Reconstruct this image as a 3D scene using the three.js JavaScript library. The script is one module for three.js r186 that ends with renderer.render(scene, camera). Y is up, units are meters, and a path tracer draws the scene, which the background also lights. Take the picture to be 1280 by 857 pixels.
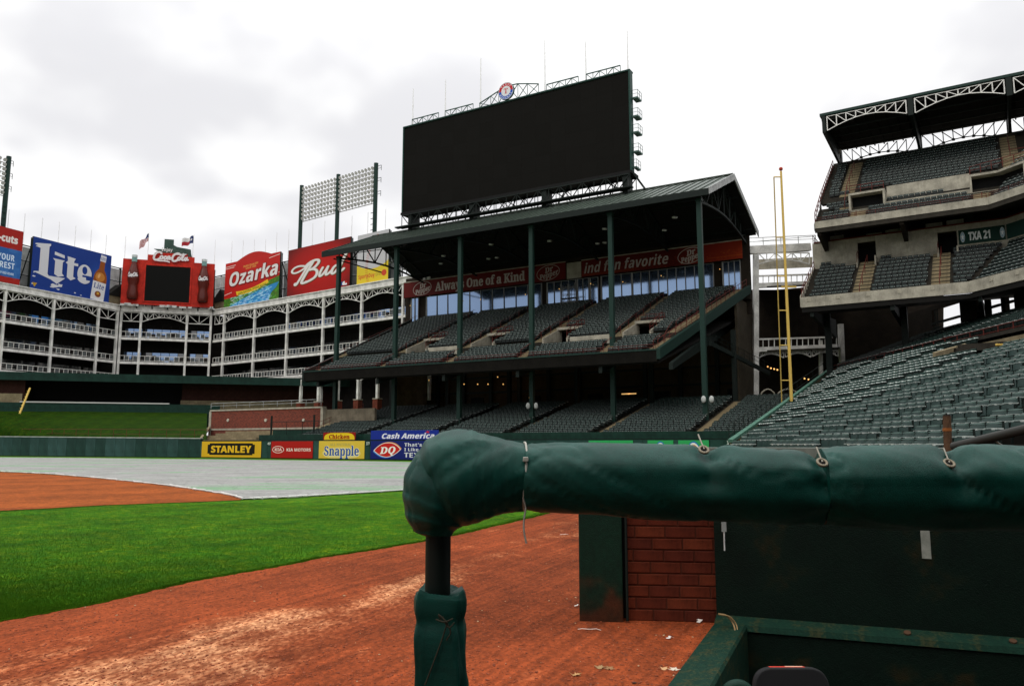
import * as THREE from 'three';
import { mergeGeometries } from 'three/addons/utils/BufferGeometryUtils.js';
import { RoundedBoxGeometry } from 'three/addons/geometries/RoundedBoxGeometry.js';

// ---------------------------------------------------------------- camera, light, exposure
const scene = new THREE.Scene();
const EYE = 1.75, FOCAL = 976, PITCH = Math.atan(126.5 / FOCAL);
const camera = new THREE.PerspectiveCamera(2 * Math.atan(428.5 / FOCAL) * 180 / Math.PI, 1280 / 857, 0.1, 4000);
camera.position.set(0, EYE, 0);
camera.rotation.set(PITCH, 0, 0);
scene.add(camera);
const renderer = new THREE.WebGLRenderer({ antialias: true });
renderer.toneMapping = THREE.LinearToneMapping;
renderer.toneMappingExposure = 0.9;
renderer.shadowMap.enabled = true;

// deterministic random numbers
function rng(seed) { let a = seed >>> 0; return () => { a = (a + 0x6D2B79F5) >>> 0; let t = a; t = Math.imul(t ^ (t >>> 15), t | 1); t ^= t + Math.imul(t ^ (t >>> 7), t | 61); return ((t ^ (t >>> 14)) >>> 0) / 4294967296; }; }
const rand = rng(20240611);
function hash3(x, y, z) { let h = Math.imul(x | 0, 374761393) ^ Math.imul(y | 0, 668265263) ^ Math.imul(z | 0, 2147483647 - 1274126177); h = Math.imul(h ^ (h >>> 13), 1274126177); return ((h ^ (h >>> 16)) >>> 0) / 4294967296; }
const sm = (t) => t * t * (3 - 2 * t), lerp = (a, b, t) => a + (b - a) * t, clamp = (x, a, b) => Math.min(b, Math.max(a, x));
function noise2(x, y, seed = 0, per = 0) {
  const xi = Math.floor(x), yi = Math.floor(y), u = sm(x - xi), v = sm(y - yi);
  const w = (i, p) => p ? ((i % p) + p) % p : i;
  const a = hash3(w(xi, per), w(yi, per), seed), b = hash3(w(xi + 1, per), w(yi, per), seed), c = hash3(w(xi, per), w(yi + 1, per), seed), d = hash3(w(xi + 1, per), w(yi + 1, per), seed);
  return lerp(lerp(a, b, u), lerp(c, d, u), v);
}
function noise3(x, y, z, seed = 0) {
  const xi = Math.floor(x), yi = Math.floor(y), zi = Math.floor(z), u = sm(x - xi), v = sm(y - yi), w = sm(z - zi);
  const h = (i, j, k) => hash3(xi + i, (yi + j) * 131 + (zi + k) * 7919, seed);
  return lerp(lerp(lerp(h(0, 0, 0), h(1, 0, 0), u), lerp(h(0, 1, 0), h(1, 1, 0), u), v), lerp(lerp(h(0, 0, 1), h(1, 0, 1), u), lerp(h(0, 1, 1), h(1, 1, 1), u), v), w);
}
function fbm2(x, y, oct, seed = 0, per = 0) { let s = 0, a = 0.5, n = 0; for (let i = 0; i < oct; i++) { s += a * noise2(x, y, seed + i * 17, per); n += a; a *= 0.5; x *= 2; y *= 2; per *= 2; } return s / n; }
function fbm3(x, y, z, oct, seed = 0) { let s = 0, a = 0.5, n = 0; for (let i = 0; i < oct; i++) { s += a * noise3(x, y, z, seed + i * 17); n += a; a *= 0.5; x *= 2.03; y *= 2.03; z *= 2.03; } return s / n; }

// overcast sky: bright, thin grey undersides, a few pale openings
{
  const W = 1024, H = 512, data = new Float32Array(W * H * 4);
  for (let j = 0; j < H; j++) {
    const el = ((j + 0.5) / H - 0.5) * Math.PI;                     // row 0 is straight down
    for (let i = 0; i < W; i++) {
      const az = ((i + 0.5) / W - 0.5) * Math.PI * 2, ce = Math.cos(el);
      const dx = Math.cos(az) * ce, dz = Math.sin(az) * ce, dy = Math.sin(el);
      const k = 1 / Math.max(0.12, dy + 0.22), px = dx * k, pz = dz * k;   // a cloud sheet overhead
      const big = fbm3(px * 1.9 + 13.4, pz * 1.9 + 2.6, 0.3, 5, 11);
      const det = fbm3(px * 5.2 + 1.7, pz * 5.2 + 0.4, 2.2, 6, 29);
      let c = big * 0.55 + det * 0.45;
      const grey = sm(clamp((c - 0.44) / 0.19, 0, 1));
      const hole = sm(clamp((0.36 - c) / 0.1, 0, 1));
      let L = lerp(1.18, 0.93, grey) * (dy > 0 ? 1 + 1.5 * sm(clamp((dy - 0.38) / 0.62, 0, 1)) : 0.9);   // brighter overhead, as overcast skies are
      let r = L, g = L * 1.0, b = L * (1.0 + 0.035 * grey);
      r = lerp(r, 0.80, hole * 0.7); g = lerp(g, 0.93, hole * 0.7); b = lerp(b, 1.08, hole * 0.7);
      const o = (j * W + i) * 4; data[o] = r; data[o + 1] = g; data[o + 2] = b; data[o + 3] = 1;
    }
  }
  const sky = new THREE.DataTexture(data, W, H, THREE.RGBAFormat, THREE.FloatType);
  sky.mapping = THREE.EquirectangularReflectionMapping; sky.magFilter = THREE.LinearFilter; sky.minFilter = THREE.LinearFilter; sky.needsUpdate = true;
  scene.background = sky; scene.environment = sky;
}
const sun = new THREE.DirectionalLight(0xfff4e6, 0.7);
sun.position.set(-60, 130, 40); sun.target.position.set(0, 0, -60);
sun.shadow.radius = 40; sun.castShadow = true;
Object.assign(sun.shadow.camera, { left: -160, right: 160, top: 160, bottom: -160, near: 1, far: 500 });
sun.shadow.mapSize.set(4096, 4096);
scene.add(sun, sun.target);

// ---------------------------------------------------------------- naming helpers
const used = {};
function numbered(name) { const n = used[name] = (used[name] || 0) + 1; return n === 1 ? name : name + '_' + String(n - 1).padStart(3, '0'); }
function tag(o, label, category, group) { o.userData.label = label; if (category) o.userData.category = category; if (group) o.userData.group = group; return o; }
function thing(name, label, category, group, pos) { const o = new THREE.Group(); o.name = numbered(name); scene.add(o); if (pos) o.position.copy(pos); return tag(o, label, category, group); }
function addMesh(name, geo, mat, parent) { const m = new THREE.Mesh(geo, mat); m.name = parent && parent !== scene ? name : numbered(name); m.castShadow = m.receiveShadow = true; (parent || scene).add(m); return m; }
function structure(name, geo, mat) { const m = addMesh(name, geo, mat, scene); m.userData.kind = 'structure'; return m; }
const V = (X, Y, d) => new THREE.Vector3(X, Y, -d);
// where a ray through a point of the 1280 x 857 view meets the level Y: world X and distance ahead
function ray(px, py) { const xc = (px - 640) / FOCAL, yc = (428.5 - py) / FOCAL, c = Math.cos(PITCH), s = Math.sin(PITCH); return [xc, yc * c + s, c - yc * s]; }
function onLevel(px, py, Y) { const r = ray(px, py), k = (Y - EYE) / r[1]; return [r[0] * k, r[2] * k]; }
function atDepth(px, py, d) { const r = ray(px, py), k = d / r[2]; return V(r[0] * k, EYE + r[1] * k, d); }

// ---------------------------------------------------------------- mesh builder: uv in metres
class MB {
  constructor() { this.p = []; this.n = []; this.u = []; this.i = []; }
  tri4(a, b, c, d, uv) {            // quad a b c d, counter-clockwise seen from outside
    const e1 = new THREE.Vector3().subVectors(b, a), e2 = new THREE.Vector3().subVectors(d, a), e3 = new THREE.Vector3().subVectors(c, a);
    const n = new THREE.Vector3().crossVectors(e1, e3); if (n.lengthSq() < 1e-14) n.crossVectors(e3, e2); n.normalize();
    const k = this.p.length / 3, w = e1.length(), h = e2.length();
    for (const q of [a, b, c, d]) { this.p.push(q.x, q.y, q.z); this.n.push(n.x, n.y, n.z); }
    if (uv) this.u.push(...uv); else this.u.push(0, 0, w, 0, w, h, 0, h);
    this.i.push(k, k + 1, k + 2, k, k + 2, k + 3); return this;
  }
  hexa(q) {                         // corners: bottom 0-3, top 4-7, either winding
    const c = q.reduce((s, v) => s.add(v), new THREE.Vector3()).multiplyScalar(1 / 8);
    for (const f of [[0, 3, 2, 1], [4, 5, 6, 7], [0, 1, 5, 4], [1, 2, 6, 5], [2, 3, 7, 6], [3, 0, 4, 7]]) {
      const [a, b, cc, d] = f.map((x) => q[x]);
      const n = new THREE.Vector3().crossVectors(new THREE.Vector3().subVectors(cc, a), new THREE.Vector3().subVectors(d, b));
      const m = new THREE.Vector3().addVectors(a, cc).multiplyScalar(0.5).sub(c);
      if (n.dot(m) >= 0) this.tri4(a, b, cc, d); else this.tri4(b, a, d, cc);
    }
    return this;
  }
  box(x0, x1, y0, y1, z0, z1) { const v = (x, y, z) => new THREE.Vector3(x, y, z); return this.hexa([v(x0, y0, z0), v(x1, y0, z0), v(x1, y0, z1), v(x0, y0, z1), v(x0, y1, z0), v(x1, y1, z0), v(x1, y1, z1), v(x0, y1, z1)]); }
  bar(p, q, w, h = w, up = new THREE.Vector3(0, 1, 0)) {
    const t = new THREE.Vector3().subVectors(q, p).normalize(); let s = new THREE.Vector3().crossVectors(t, up); if (s.lengthSq() < 1e-6) s = new THREE.Vector3(1, 0, 0).cross(t).lengthSq() > 1e-6 ? new THREE.Vector3(1, 0, 0) : new THREE.Vector3(0, 0, 1);
    s.normalize(); const r = new THREE.Vector3().crossVectors(s, t).normalize(); s.multiplyScalar(w / 2); r.multiplyScalar(h / 2);
    const c = (b, i, j) => b.clone().addScaledVector(s, i).addScaledVector(r, j);
    return this.hexa([c(p, -1, -1), c(p, 1, -1), c(p, 1, 1), c(p, -1, 1), c(q, -1, -1), c(q, 1, -1), c(q, 1, 1), c(q, -1, 1)]);
  }
  tube(p, q, r, n = 8, r2 = r, caps = true) {
    const t = new THREE.Vector3().subVectors(q, p), L = t.length(); t.normalize();
    const s = Math.abs(t.y) < 0.9 ? new THREE.Vector3(0, 1, 0).cross(t).normalize() : new THREE.Vector3(1, 0, 0).cross(t).normalize(), b = new THREE.Vector3().crossVectors(t, s);
    const k = this.p.length / 3;
    for (let i = 0; i <= n; i++) {
      const a = i / n * Math.PI * 2, d = s.clone().multiplyScalar(Math.cos(a)).addScaledVector(b, Math.sin(a));
      for (const [o, rr, v] of [[p, r, 0], [q, r2, L]]) { this.p.push(o.x + d.x * rr, o.y + d.y * rr, o.z + d.z * rr); this.n.push(d.x, d.y, d.z); this.u.push(a * r, v); }
    }
    for (let i = 0; i < n; i++) { const a = k + i * 2; this.i.push(a, a + 2, a + 1, a + 2, a + 3, a + 1); }
    if (caps) for (const [o, rr, sg] of [[p, r, -1], [q, r2, 1]]) {
      const c = this.p.length / 3; this.p.push(o.x, o.y, o.z); this.n.push(t.x * sg, t.y * sg, t.z * sg); this.u.push(0, 0);
      for (let i = 0; i <= n; i++) { const a = i / n * Math.PI * 2, d = s.clone().multiplyScalar(Math.cos(a)).addScaledVector(b, Math.sin(a)); this.p.push(o.x + d.x * rr, o.y + d.y * rr, o.z + d.z * rr); this.n.push(t.x * sg, t.y * sg, t.z * sg); this.u.push(0, 0); }
      for (let i = 0; i < n; i++) sg > 0 ? this.i.push(c, c + 1 + i, c + 2 + i) : this.i.push(c, c + 2 + i, c + 1 + i);
    }
    return this;
  }
  path(pts, r, n = 6) { for (let i = 1; i < pts.length; i++) this.tube(pts[i - 1], pts[i], r, n, r, true); return this; }
  geo() { const g = new THREE.BufferGeometry(); g.setAttribute('position', new THREE.Float32BufferAttribute(this.p, 3)); g.setAttribute('normal', new THREE.Float32BufferAttribute(this.n, 3)); g.setAttribute('uv', new THREE.Float32BufferAttribute(this.u, 2)); g.setIndex(this.i); return g; }
  build(name, mat, parent) { return addMesh(name, this.geo(), mat, parent); }
}
// a frame on the plan: s along a front line, L back from it, Y up
function frame(X0, d0, ux, ud) {
  const l = Math.hypot(ux, ud); ux /= l; ud /= l; let nx = -ud, nd = ux; if (nx * X0 + nd * d0 < 0) { nx = -nx; nd = -nd; }
  const f = (s, L, Y) => V(X0 + ux * s + nx * L, Y, d0 + ud * s + nd * L);
  f.u = V(ux, 0, ud); f.n = V(nx, 0, nd); f.yaw = Math.atan2(-f.n.x, -f.n.z);    // yaw that turns +z to face the front
  f.box = (mb, s0, s1, L0, L1, y0, y1) => mb.hexa([f(s0, L0, y0), f(s1, L0, y0), f(s1, L1, y0), f(s0, L1, y0), f(s0, L0, y1), f(s1, L0, y1), f(s1, L1, y1), f(s0, L1, y1)]);
  // s where the view column px crosses the line at depth L
  f.py0 = 555;
  f.sAt = (px, L, py = f.py0) => { const q = ray(px, py), r = q[0] / q[2], a = X0 + nx * L, b = d0 + nd * L; return (r * b - a) / (ux - r * ud); };
  f.yAt = (px, py, L) => { const s = f.sAt(px, L, py), p = f(s, L, 0); return atDepth(px, py, -p.z).y; };
  return f;
}
function quadGeo(a, b, c, d) { return new MB().tri4(a, b, c, d, [0, 0, 1, 0, 1, 1, 0, 1]).geo(); }

// ---------------------------------------------------------------- textures and materials
function dataTex(size, fn, srgb = true) {
  const d = new Uint8Array(size * size * 4);
  for (let y = 0; y < size; y++) for (let x = 0; x < size; x++) { const c = fn(x / size, y / size), o = (y * size + x) * 4; d[o] = clamp(c[0] * 255, 0, 255); d[o + 1] = clamp(c[1] * 255, 0, 255); d[o + 2] = clamp(c[2] * 255, 0, 255); d[o + 3] = 255; }
  const t = new THREE.DataTexture(d, size, size); t.wrapS = t.wrapT = THREE.RepeatWrapping; t.magFilter = THREE.LinearFilter; t.minFilter = THREE.LinearMipmapLinearFilter; if (srgb) t.colorSpace = THREE.SRGBColorSpace; t.needsUpdate = true; return t;
}
function rep(t, m) { const c = t.clone(); c.repeat.set(1 / m, 1 / m); c.needsUpdate = true; return c; }
function canvasTex(w, h, draw) {
  const c = document.createElement('canvas'); c.width = w; c.height = h; const g = c.getContext('2d'); draw(g, w, h);
  const t = new THREE.CanvasTexture(c); t.colorSpace = THREE.SRGBColorSpace; t.anisotropy = 8; return t;
}
// grey wear textures that multiply a base colour
const wearTex = dataTex(512, (u, v) => { const a = fbm2(u * 6, v * 6, 5, 3, 6), b = fbm2(u * 40, v * 40, 3, 9, 40), st = fbm2(u * 30, v * 3, 4, 21, 30); const k = 0.72 + 0.30 * a + 0.12 * (b - 0.5) - 0.22 * Math.max(0, st - 0.55); return [k, k, k * 0.99]; });
const fineTex = dataTex(512, (u, v) => { const b = fbm2(u * 64, v * 64, 3, 5, 64); return [b, b, b]; }, false);
function std(rgb, o = {}) {
  const { wear = 0, bump = 0, bumpSize = 0.6, ...r } = o;
  const m = new THREE.MeshPhysicalMaterial({ roughness: 0.8, specularIntensity: 0.3, ...r }); m.color.setRGB(...rgb);
  if (wear) { m.map = rep(wearTex, wear); m.color.multiplyScalar(1.2); }
  if (bump) { m.bumpMap = rep(fineTex, bumpSize); m.bumpScale = bump; }
  return m;
}
const M = {
  whiteSteel: std([0.78, 0.77, 0.74], { roughness: 0.55, wear: 5 }),
  greenSteel: std([0.013, 0.034, 0.027], { roughness: 0.45 }),
  darkSteel: std([0.008, 0.013, 0.011], { roughness: 0.55 }),
  greenPaint: std([0.008, 0.034, 0.024], { roughness: 0.5, wear: 2.2, bump: 0.002 }),
  wallPad: std([0.018, 0.062, 0.052], { roughness: 0.55, wear: 3 }),
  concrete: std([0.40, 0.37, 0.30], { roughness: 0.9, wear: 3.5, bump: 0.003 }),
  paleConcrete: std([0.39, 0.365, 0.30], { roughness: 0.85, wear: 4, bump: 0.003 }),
  darkConcrete: std([0.036, 0.032, 0.026], { roughness: 0.95, wear: 4 }),  // concrete darkened in colour to deepen the shade in the stands
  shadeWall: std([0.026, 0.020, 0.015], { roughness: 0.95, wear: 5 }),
  tan: std([0.24, 0.195, 0.12], { roughness: 0.9, wear: 3 }),
  redRail: std([0.10, 0.018, 0.013], { roughness: 0.5 }),
  brick: null,
  yellow: std([0.60, 0.41, 0.10], { roughness: 0.45 }),
  black: std([0.006, 0.006, 0.006], { roughness: 0.7 }),
  screen: std([0.008, 0.008, 0.0075], { roughness: 0.8, specularIntensity: 0.1 }),
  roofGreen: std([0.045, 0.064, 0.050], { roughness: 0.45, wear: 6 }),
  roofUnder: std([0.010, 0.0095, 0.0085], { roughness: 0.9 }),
  greyPanel: std([0.42, 0.43, 0.43], { roughness: 0.6, wear: 4 }),
  mullion: std([0.30, 0.30, 0.29], { roughness: 0.5 }),
  seat: std([0.024, 0.050, 0.044], { roughness: 0.35, specularIntensity: 0.7 }),
  rimHighlight: std([0.075, 0.125, 0.11], { roughness: 0.35, specularIntensity: 0.7 }),  // top edge lightened in colour as a painted highlight
  lipGlint: std([0.30, 0.36, 0.34], { roughness: 0.4 }),  // pan edge paled in colour as a painted sky glint
  seatMetal: std([0.55, 0.60, 0.57], { roughness: 0.3, metalness: 0.4 }),
  pole: std([0.85, 0.85, 0.85], { roughness: 0.5 }),
  rust: std([0.10, 0.055, 0.032], { roughness: 0.9, wear: 0.3, bump: 0.001, bumpSize: 0.1 }),
  glass: new THREE.MeshPhysicalMaterial({ color: new THREE.Color().setRGB(0.010, 0.013, 0.016), roughness: 0.06, metalness: 0.0, specularIntensity: 1, ior: 2.2 }),
  blueGlass: new THREE.MeshPhysicalMaterial({ color: new THREE.Color().setRGB(0.21, 0.30, 0.46), roughness: 0.06, metalness: 0.9 }),
};
function printed(tex, o = {}) { return new THREE.MeshPhysicalMaterial({ map: tex, roughness: 0.6, specularIntensity: 0.3, ...o }); }

// ================================================================ ground
const pitLine = (d) => lerp(0.94, 1.86, (d - 5.4) / 2.15);        // field-side edge of the dugout kerb
{
  const grassTex = dataTex(1024, (u, v) => {
    const a = fbm2(u * 5, v * 5, 4, 41, 5), b = fbm2(u * 160, v * 160, 2, 43, 160), c = fbm2(u * 24, v * 24, 3, 47, 24);
    const k = 0.62 + 0.45 * a + 0.55 * (b - 0.45) + 0.25 * (c - 0.5), y = clamp((c - 0.5) * 0.9 + (b - 0.5) * 0.5, -0.2, 0.35);
    return [0.27 * k * (1 + y), 0.46 * k, 0.075 * k * (1 - y * 0.6)];
  });
  const dirtTex = dataTex(1024, (u, v) => {
    const a = fbm2(u * 4, v * 4, 5, 51, 4), b = fbm2(u * 120, v * 120, 2, 53, 120), c = fbm2(u * 26, v * 26, 4, 57, 26), s = hash3(u * 1024, v * 1024, 59);
    let k = 0.66 + 0.30 * a + 0.34 * (b - 0.5) + 0.22 * (c - 0.5); if (s > 0.985) k *= 1.25; if (s < 0.03) k *= 0.72;
    return [0.66 * k, 0.315 * k, 0.165 * k];
  });
  const bumpTex = dataTex(1024, (u, v) => { const b = fbm2(u * 90, v * 90, 3, 63, 90) * 0.7 + fbm2(u * 14, v * 14, 3, 67, 14) * 0.5; return [b, b, b]; }, false);
  const grassMat = new THREE.MeshPhysicalMaterial({ map: rep(grassTex, 3.7), roughness: 0.95, specularIntensity: 0.1, bumpMap: rep(bumpTex, 1.1), bumpScale: 0.02 });
  const clayMat = new THREE.MeshPhysicalMaterial({ specularIntensity: 0.15, map: rep(dirtTex, 2.9), roughness: 0.95, bumpMap: rep(bumpTex, 1.7), bumpScale: 0.018 });
  const poly = (pts, y) => {                                      // pts: [X, d]
    const g = new THREE.ShapeGeometry(new THREE.Shape(pts.map(([x, d]) => new THREE.Vector2(x, d))));
    const p = g.attributes.position, uv = g.attributes.uv, n = g.attributes.normal;
    for (let i = 0; i < p.count; i++) { const x = p.getX(i), d = p.getY(i); p.setXYZ(i, x, y, -d); n.setXYZ(i, 0, 1, 0); uv.setXY(i, x, d); }
    return g;
  };
  // base sheet out to the horizon, open where the dugout is sunk
  {
    const s = new THREE.Shape([[-1500, -1500], [1500, -1500], [1500, 2500], [-1500, 2500]].map((q) => new THREE.Vector2(...q)));
    s.holes.push(new THREE.Path([[pitLine(-6) + 0.1, -6], [12, -6], [12, 4.2], [2.1, 7.7], [pitLine(7.6) + 0.1, 7.7]].map((q) => new THREE.Vector2(...q))));
    const g = new THREE.ShapeGeometry(s), p = g.attributes.position, uv = g.attributes.uv, n = g.attributes.normal;
    for (let i = 0; i < p.count; i++) { const x = p.getX(i), d = p.getY(i); p.setXYZ(i, x, -0.012, -d); n.setXYZ(i, 0, 1, 0); uv.setXY(i, x, d); }
    structure('ground', g, std([0.20, 0.18, 0.15], { roughness: 0.95, wear: 7 }));
  }
  // the clay track along the dugouts
  const L = (px, py) => onLevel(px, py, 0.004);
  const edge = [[0, 776], [130, 752], [250, 725], [330, 711], [400, 697], [470, 687], [535, 676], [590, 664], [640, 653], [690, 640], [720, 632], [760, 622]].map(([x, y]) => L(x, y));
  {   // uneven grass edge
    const e = []; const R = rng(5);
    const pre = [[-14, -8], [-7.4, 3.2]];
    const all = [...pre, ...edge, [9.5, 40], [14, 56]];
    for (let i = 0; i < all.length - 1; i++) for (let k = 0; k < 14; k++) { const t = k / 14, x = lerp(all[i][0], all[i + 1][0], t), d = lerp(all[i][1], all[i + 1][1], t); e.push([x + (R() - 0.5) * 0.06 + Math.sin(d * 1.7) * 0.03, d]); }
    const clay = [...e, [14, 56], [22, 56], [10, 30], [4.4, 8], [2.2, 7.9], [pitLine(7.5) + 0.02, 7.58], [pitLine(-5) + 0.02, -5], [pitLine(-8), -8]];
    const big = new Uint8Array(2048 * 2048 * 4), S = 2048;
    for (let j = 0; j < S; j++) for (let i = 0; i < S; i++) {      // 16 m across, 32 m away from the dugout
      const x = -9 + 16 * (i + 0.5) / S, d = 3 + 32 * (j + 0.5) / S, al = x - 0.46 * (d - 3), ac = d + 0.46 * x;   // across and along the track
      const broad = noise2(al * 0.9 + 20, ac * 0.22 + 9, 81) * 0.6 + noise2(al * 2.3 + 3, ac * 0.6 + 5, 83) * 0.4, mid = noise2(x * 2.6, d * 1.9, 85) * 0.6 + noise2(x * 7, d * 5, 87) * 0.4, gr = noise2(x * 38, d * 24, 89), px1 = hash3(i, j, 91);
      const lane = Math.exp(-Math.pow((al + 4.3) / 1.15, 2)) * (d > 5.5 ? 1 : 0.5) + 0.55 * Math.exp(-Math.pow((al + 2.4) / 0.5, 2)) * (d > 9 ? 1 : 0.25);
      const sand = sm(clamp((broad * 0.75 + mid * 0.35 + gr * 0.12 - 0.60 + 0.28 * lane - 0.17) / 0.36, 0, 1)) * (0.55 + 0.45 * gr);
      const track = (noise2(al * 16 + noise2(al, ac * 0.4, 93) * 2, ac * 0.35, 97) * 0.6 + noise2(al * 42, ac * 0.8, 99) * 0.4), damp = sm(clamp((noise2(x * 0.5 + 4, d * 0.35, 95) - 0.35) / 0.4, 0, 1));
      let k = 0.70 + 0.20 * mid + 0.22 * (gr - 0.5) + 0.10 * (px1 - 0.5) + 0.26 * (track - 0.5) + 0.12 * (damp - 0.5); if (px1 > 0.988) k *= 1.22; if (px1 < 0.02) k *= 0.75;
      const o = (j * S + i) * 4; big[o] = clamp(lerp(0.55, 0.80, sand) * k * 285, 0, 255); big[o + 1] = clamp(lerp(0.262, 0.58, sand) * k * 285, 0, 255); big[o + 2] = clamp(lerp(0.142, 0.42, sand) * k * 285, 0, 255); big[o + 3] = 255;
    }
    const bt2 = new THREE.DataTexture(big, S, S); bt2.wrapS = bt2.wrapT = THREE.MirroredRepeatWrapping; bt2.magFilter = THREE.LinearFilter; bt2.minFilter = THREE.LinearMipmapLinearFilter; bt2.colorSpace = THREE.SRGBColorSpace; bt2.needsUpdate = true;
    bt2.repeat.set(1 / 16, 1 / 32); bt2.offset.set(9 / 16, -3 / 32);
    structure('clay_track', poly(clay, 0.004), new THREE.MeshPhysicalMaterial({ map: bt2, roughness: 0.95, specularIntensity: 0.15, bumpMap: rep(bumpTex, 1.7), bumpScale: 0.018 }));
    const grass = [...e, [14, 56], [34, 90], [34, 130], [-140, 130], [-140, -8]];
    structure('outfield_grass', poly(grass, -0.002), grassMat);
    // blades of the nearer turf
    const bl = new THREE.BufferGeometry(), bp = [], bn = [];
    for (const [a, h, l] of [[0.3, 1, 0.4], [2.3, 0.8, 0.55], [4.4, 0.9, 0.3]]) { const c = Math.cos(a), s = Math.sin(a); bp.push(-s * 0.09, 0, c * 0.09, s * 0.09, 0, -c * 0.09, c * l, h, s * l); for (let k = 0; k < 3; k++) bn.push(c * 0.3, 0.9, s * 0.3); }
    bl.setAttribute('position', new THREE.Float32BufferAttribute(bp, 3)); bl.setAttribute('normal', new THREE.Float32BufferAttribute(bn, 3));
    const N = 300000, im = new THREE.InstancedMesh(bl, new THREE.MeshPhysicalMaterial({ color: 0xffffff, roughness: 0.9, specularIntensity: 0.1, side: THREE.DoubleSide }), N);
    const m = new THREE.Matrix4(), q = new THREE.Quaternion(), up = new THREE.Vector3(0, 1, 0), col = new THREE.Color();
    const xAt = (d) => { for (let i = 0; i < e.length - 1; i++) if (d >= e[i][1] && d <= e[i + 1][1]) return lerp(e[i][0], e[i + 1][0], (d - e[i][1]) / (e[i + 1][1] - e[i][1] || 1)); return -9; };
    let k = 0;
    while (k < N) {
      const d = 7 + 17 * Math.pow(R(), 1.5), lo = -0.68 * d, hi = xAt(d) + 0.02; if (hi < lo) continue;
      const x = lo + (hi - lo) * (R() < 0.12 ? 1 - R() * R() * 0.03 : R()); const near = hi - x < 0.12 ? 1.5 : 1;
      const s = (0.010 + 0.011 * R()) * near; q.setFromAxisAngle(up, R() * 6.283);
      m.compose(V(x, -0.004, d), q, new THREE.Vector3(s, s * (0.7 + R() * 0.7), s)); im.setMatrixAt(k, m);
      const a = fbm2(x * 0.7 + 50, d * 0.7, 3, 71), t = 0.65 + 0.7 * a * (0.6 + 0.8 * R()); col.setRGB(0.060 * t * (0.85 + R() * 0.5), 0.185 * t, 0.008 * t); im.setColorAt(k, col); k++;
    }
    im.name = 'grass_blades'; im.userData.kind = 'stuff'; im.receiveShadow = true; tag(im, 'short green turf beside the clay track', 'grass'); scene.add(im);
    // crumbs of clay near the camera
    const cr = new THREE.IcosahedronGeometry(1, 0), NC = 26000, ic = new THREE.InstancedMesh(cr, new THREE.MeshStandardMaterial({ color: 0xffffff, roughness: 0.95 }), NC);
    k = 0; while (k < NC) {
      const d = 4.6 + 13 * Math.pow(R(), 1.7), lo = Math.max(-0.68 * d, xAt(d)), hi = Math.min(0.1 + 0.42 * d, pitLine(d) - 0.03); if (hi < lo) continue;
      const x = lo + (hi - lo) * R(), s = 0.003 + 0.009 * R() * R(); q.setFromAxisAngle(up, R() * 6.3); m.compose(V(x, 0.004 + s * 0.3, d), q, new THREE.Vector3(s * (1 + R()), s * 0.7, s)); ic.setMatrixAt(k, m);
      const t = 0.6 + 0.8 * R(); col.setRGB(0.24 * t, 0.055 * t, 0.018 * t); if (R() < 0.012) col.setRGB(0.42, 0.28, 0.16); ic.setColorAt(k, col); k++;
    }
    ic.name = 'clay_crumbs'; ic.userData.kind = 'stuff'; tag(ic, 'loose crumbs of red clay on the track', 'gravel'); scene.add(ic);
  }
  // infield skin
  const I = (px, py) => onLevel(px, py, 0.014);
  const skin = [[0, 638], [60, 635], [130, 631], [200, 628.5], [255, 626.5], [300, 624.5], [304, 622], [285, 618.5], [262, 615], [235, 610.5], [200, 606], [160, 601.5], [130, 598.5], [90, 595], [60, 592.6], [25, 590.8], [0, 589.8]].map(([x, y]) => I(x, y));
  structure('infield_clay', poly([[-24, I(0, 638)[1] - 1], ...skin, [-52, 52]], 0.014), new THREE.MeshPhysicalMaterial({ specularIntensity: 0.15, map: rep(dirtTex, 6.1), roughness: 0.95, color: new THREE.Color().setRGB(1.0, 1.18, 0.85), bumpMap: rep(bumpTex, 2.3), bumpScale: 0.008 }));
  // white growth blanket pulled over the outfield
  const blanketTex = dataTex(1024, (u, v) => {
    const a = fbm2(u * 3, v * 9, 5, 91, 3), b = fbm2(u * 30, v * 60, 3, 93, 30), k = 0.60 + 0.16 * (a - 0.5) + 0.12 * (b - 0.5), gr = sm(clamp((a * 0.8 + b * 0.25 - 0.50) / 0.2, 0, 1)) * 0.8;
    return [k * (1 - gr * 0.30), k * (1 - gr * 0.07), k * (0.98 - gr * 0.27)];
  });
  const bt = blanketTex.clone(); bt.repeat.set(1 / 31, 1 / 31); bt.needsUpdate = true;
  const B = (px, py) => onLevel(px, py, 0.03);
  const near = [[304, 623.4], [345, 622], [400, 619], [450, 616], [505, 612.5], [560, 607], [640, 599], [720, 591]].map(([x, y]) => B(x, y));
  const far = [[700, 576], [520, 577.2], [420, 575.6], [330, 574.6], [200, 573.2], [100, 572.0], [0, 571.2]].map(([x, y]) => B(x, y));
  const left = [[0, 589.2], [25, 590.2], [60, 592], [90, 594.4], [130, 598], [160, 601], [200, 605.4], [235, 610], [262, 614.4], [285, 618]].map(([x, y]) => B(x, y));
  const shape = [...near, ...far, [-110, far[far.length - 1][1] - 4], [-70, 56], ...left];
  // subdivided so the sheet can rise and fall a little
  const g = new THREE.ShapeGeometry(new THREE.Shape(shape.map(([x, d]) => new THREE.Vector2(x, d))));
  const p = g.attributes.position, uv = g.attributes.uv, n = g.attributes.normal;
  for (let i = 0; i < p.count; i++) { const x = p.getX(i), d = p.getY(i); p.setXYZ(i, x, 0.03, -d); n.setXYZ(i, 0, 1, 0); uv.setXY(i, x, d); }
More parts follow.
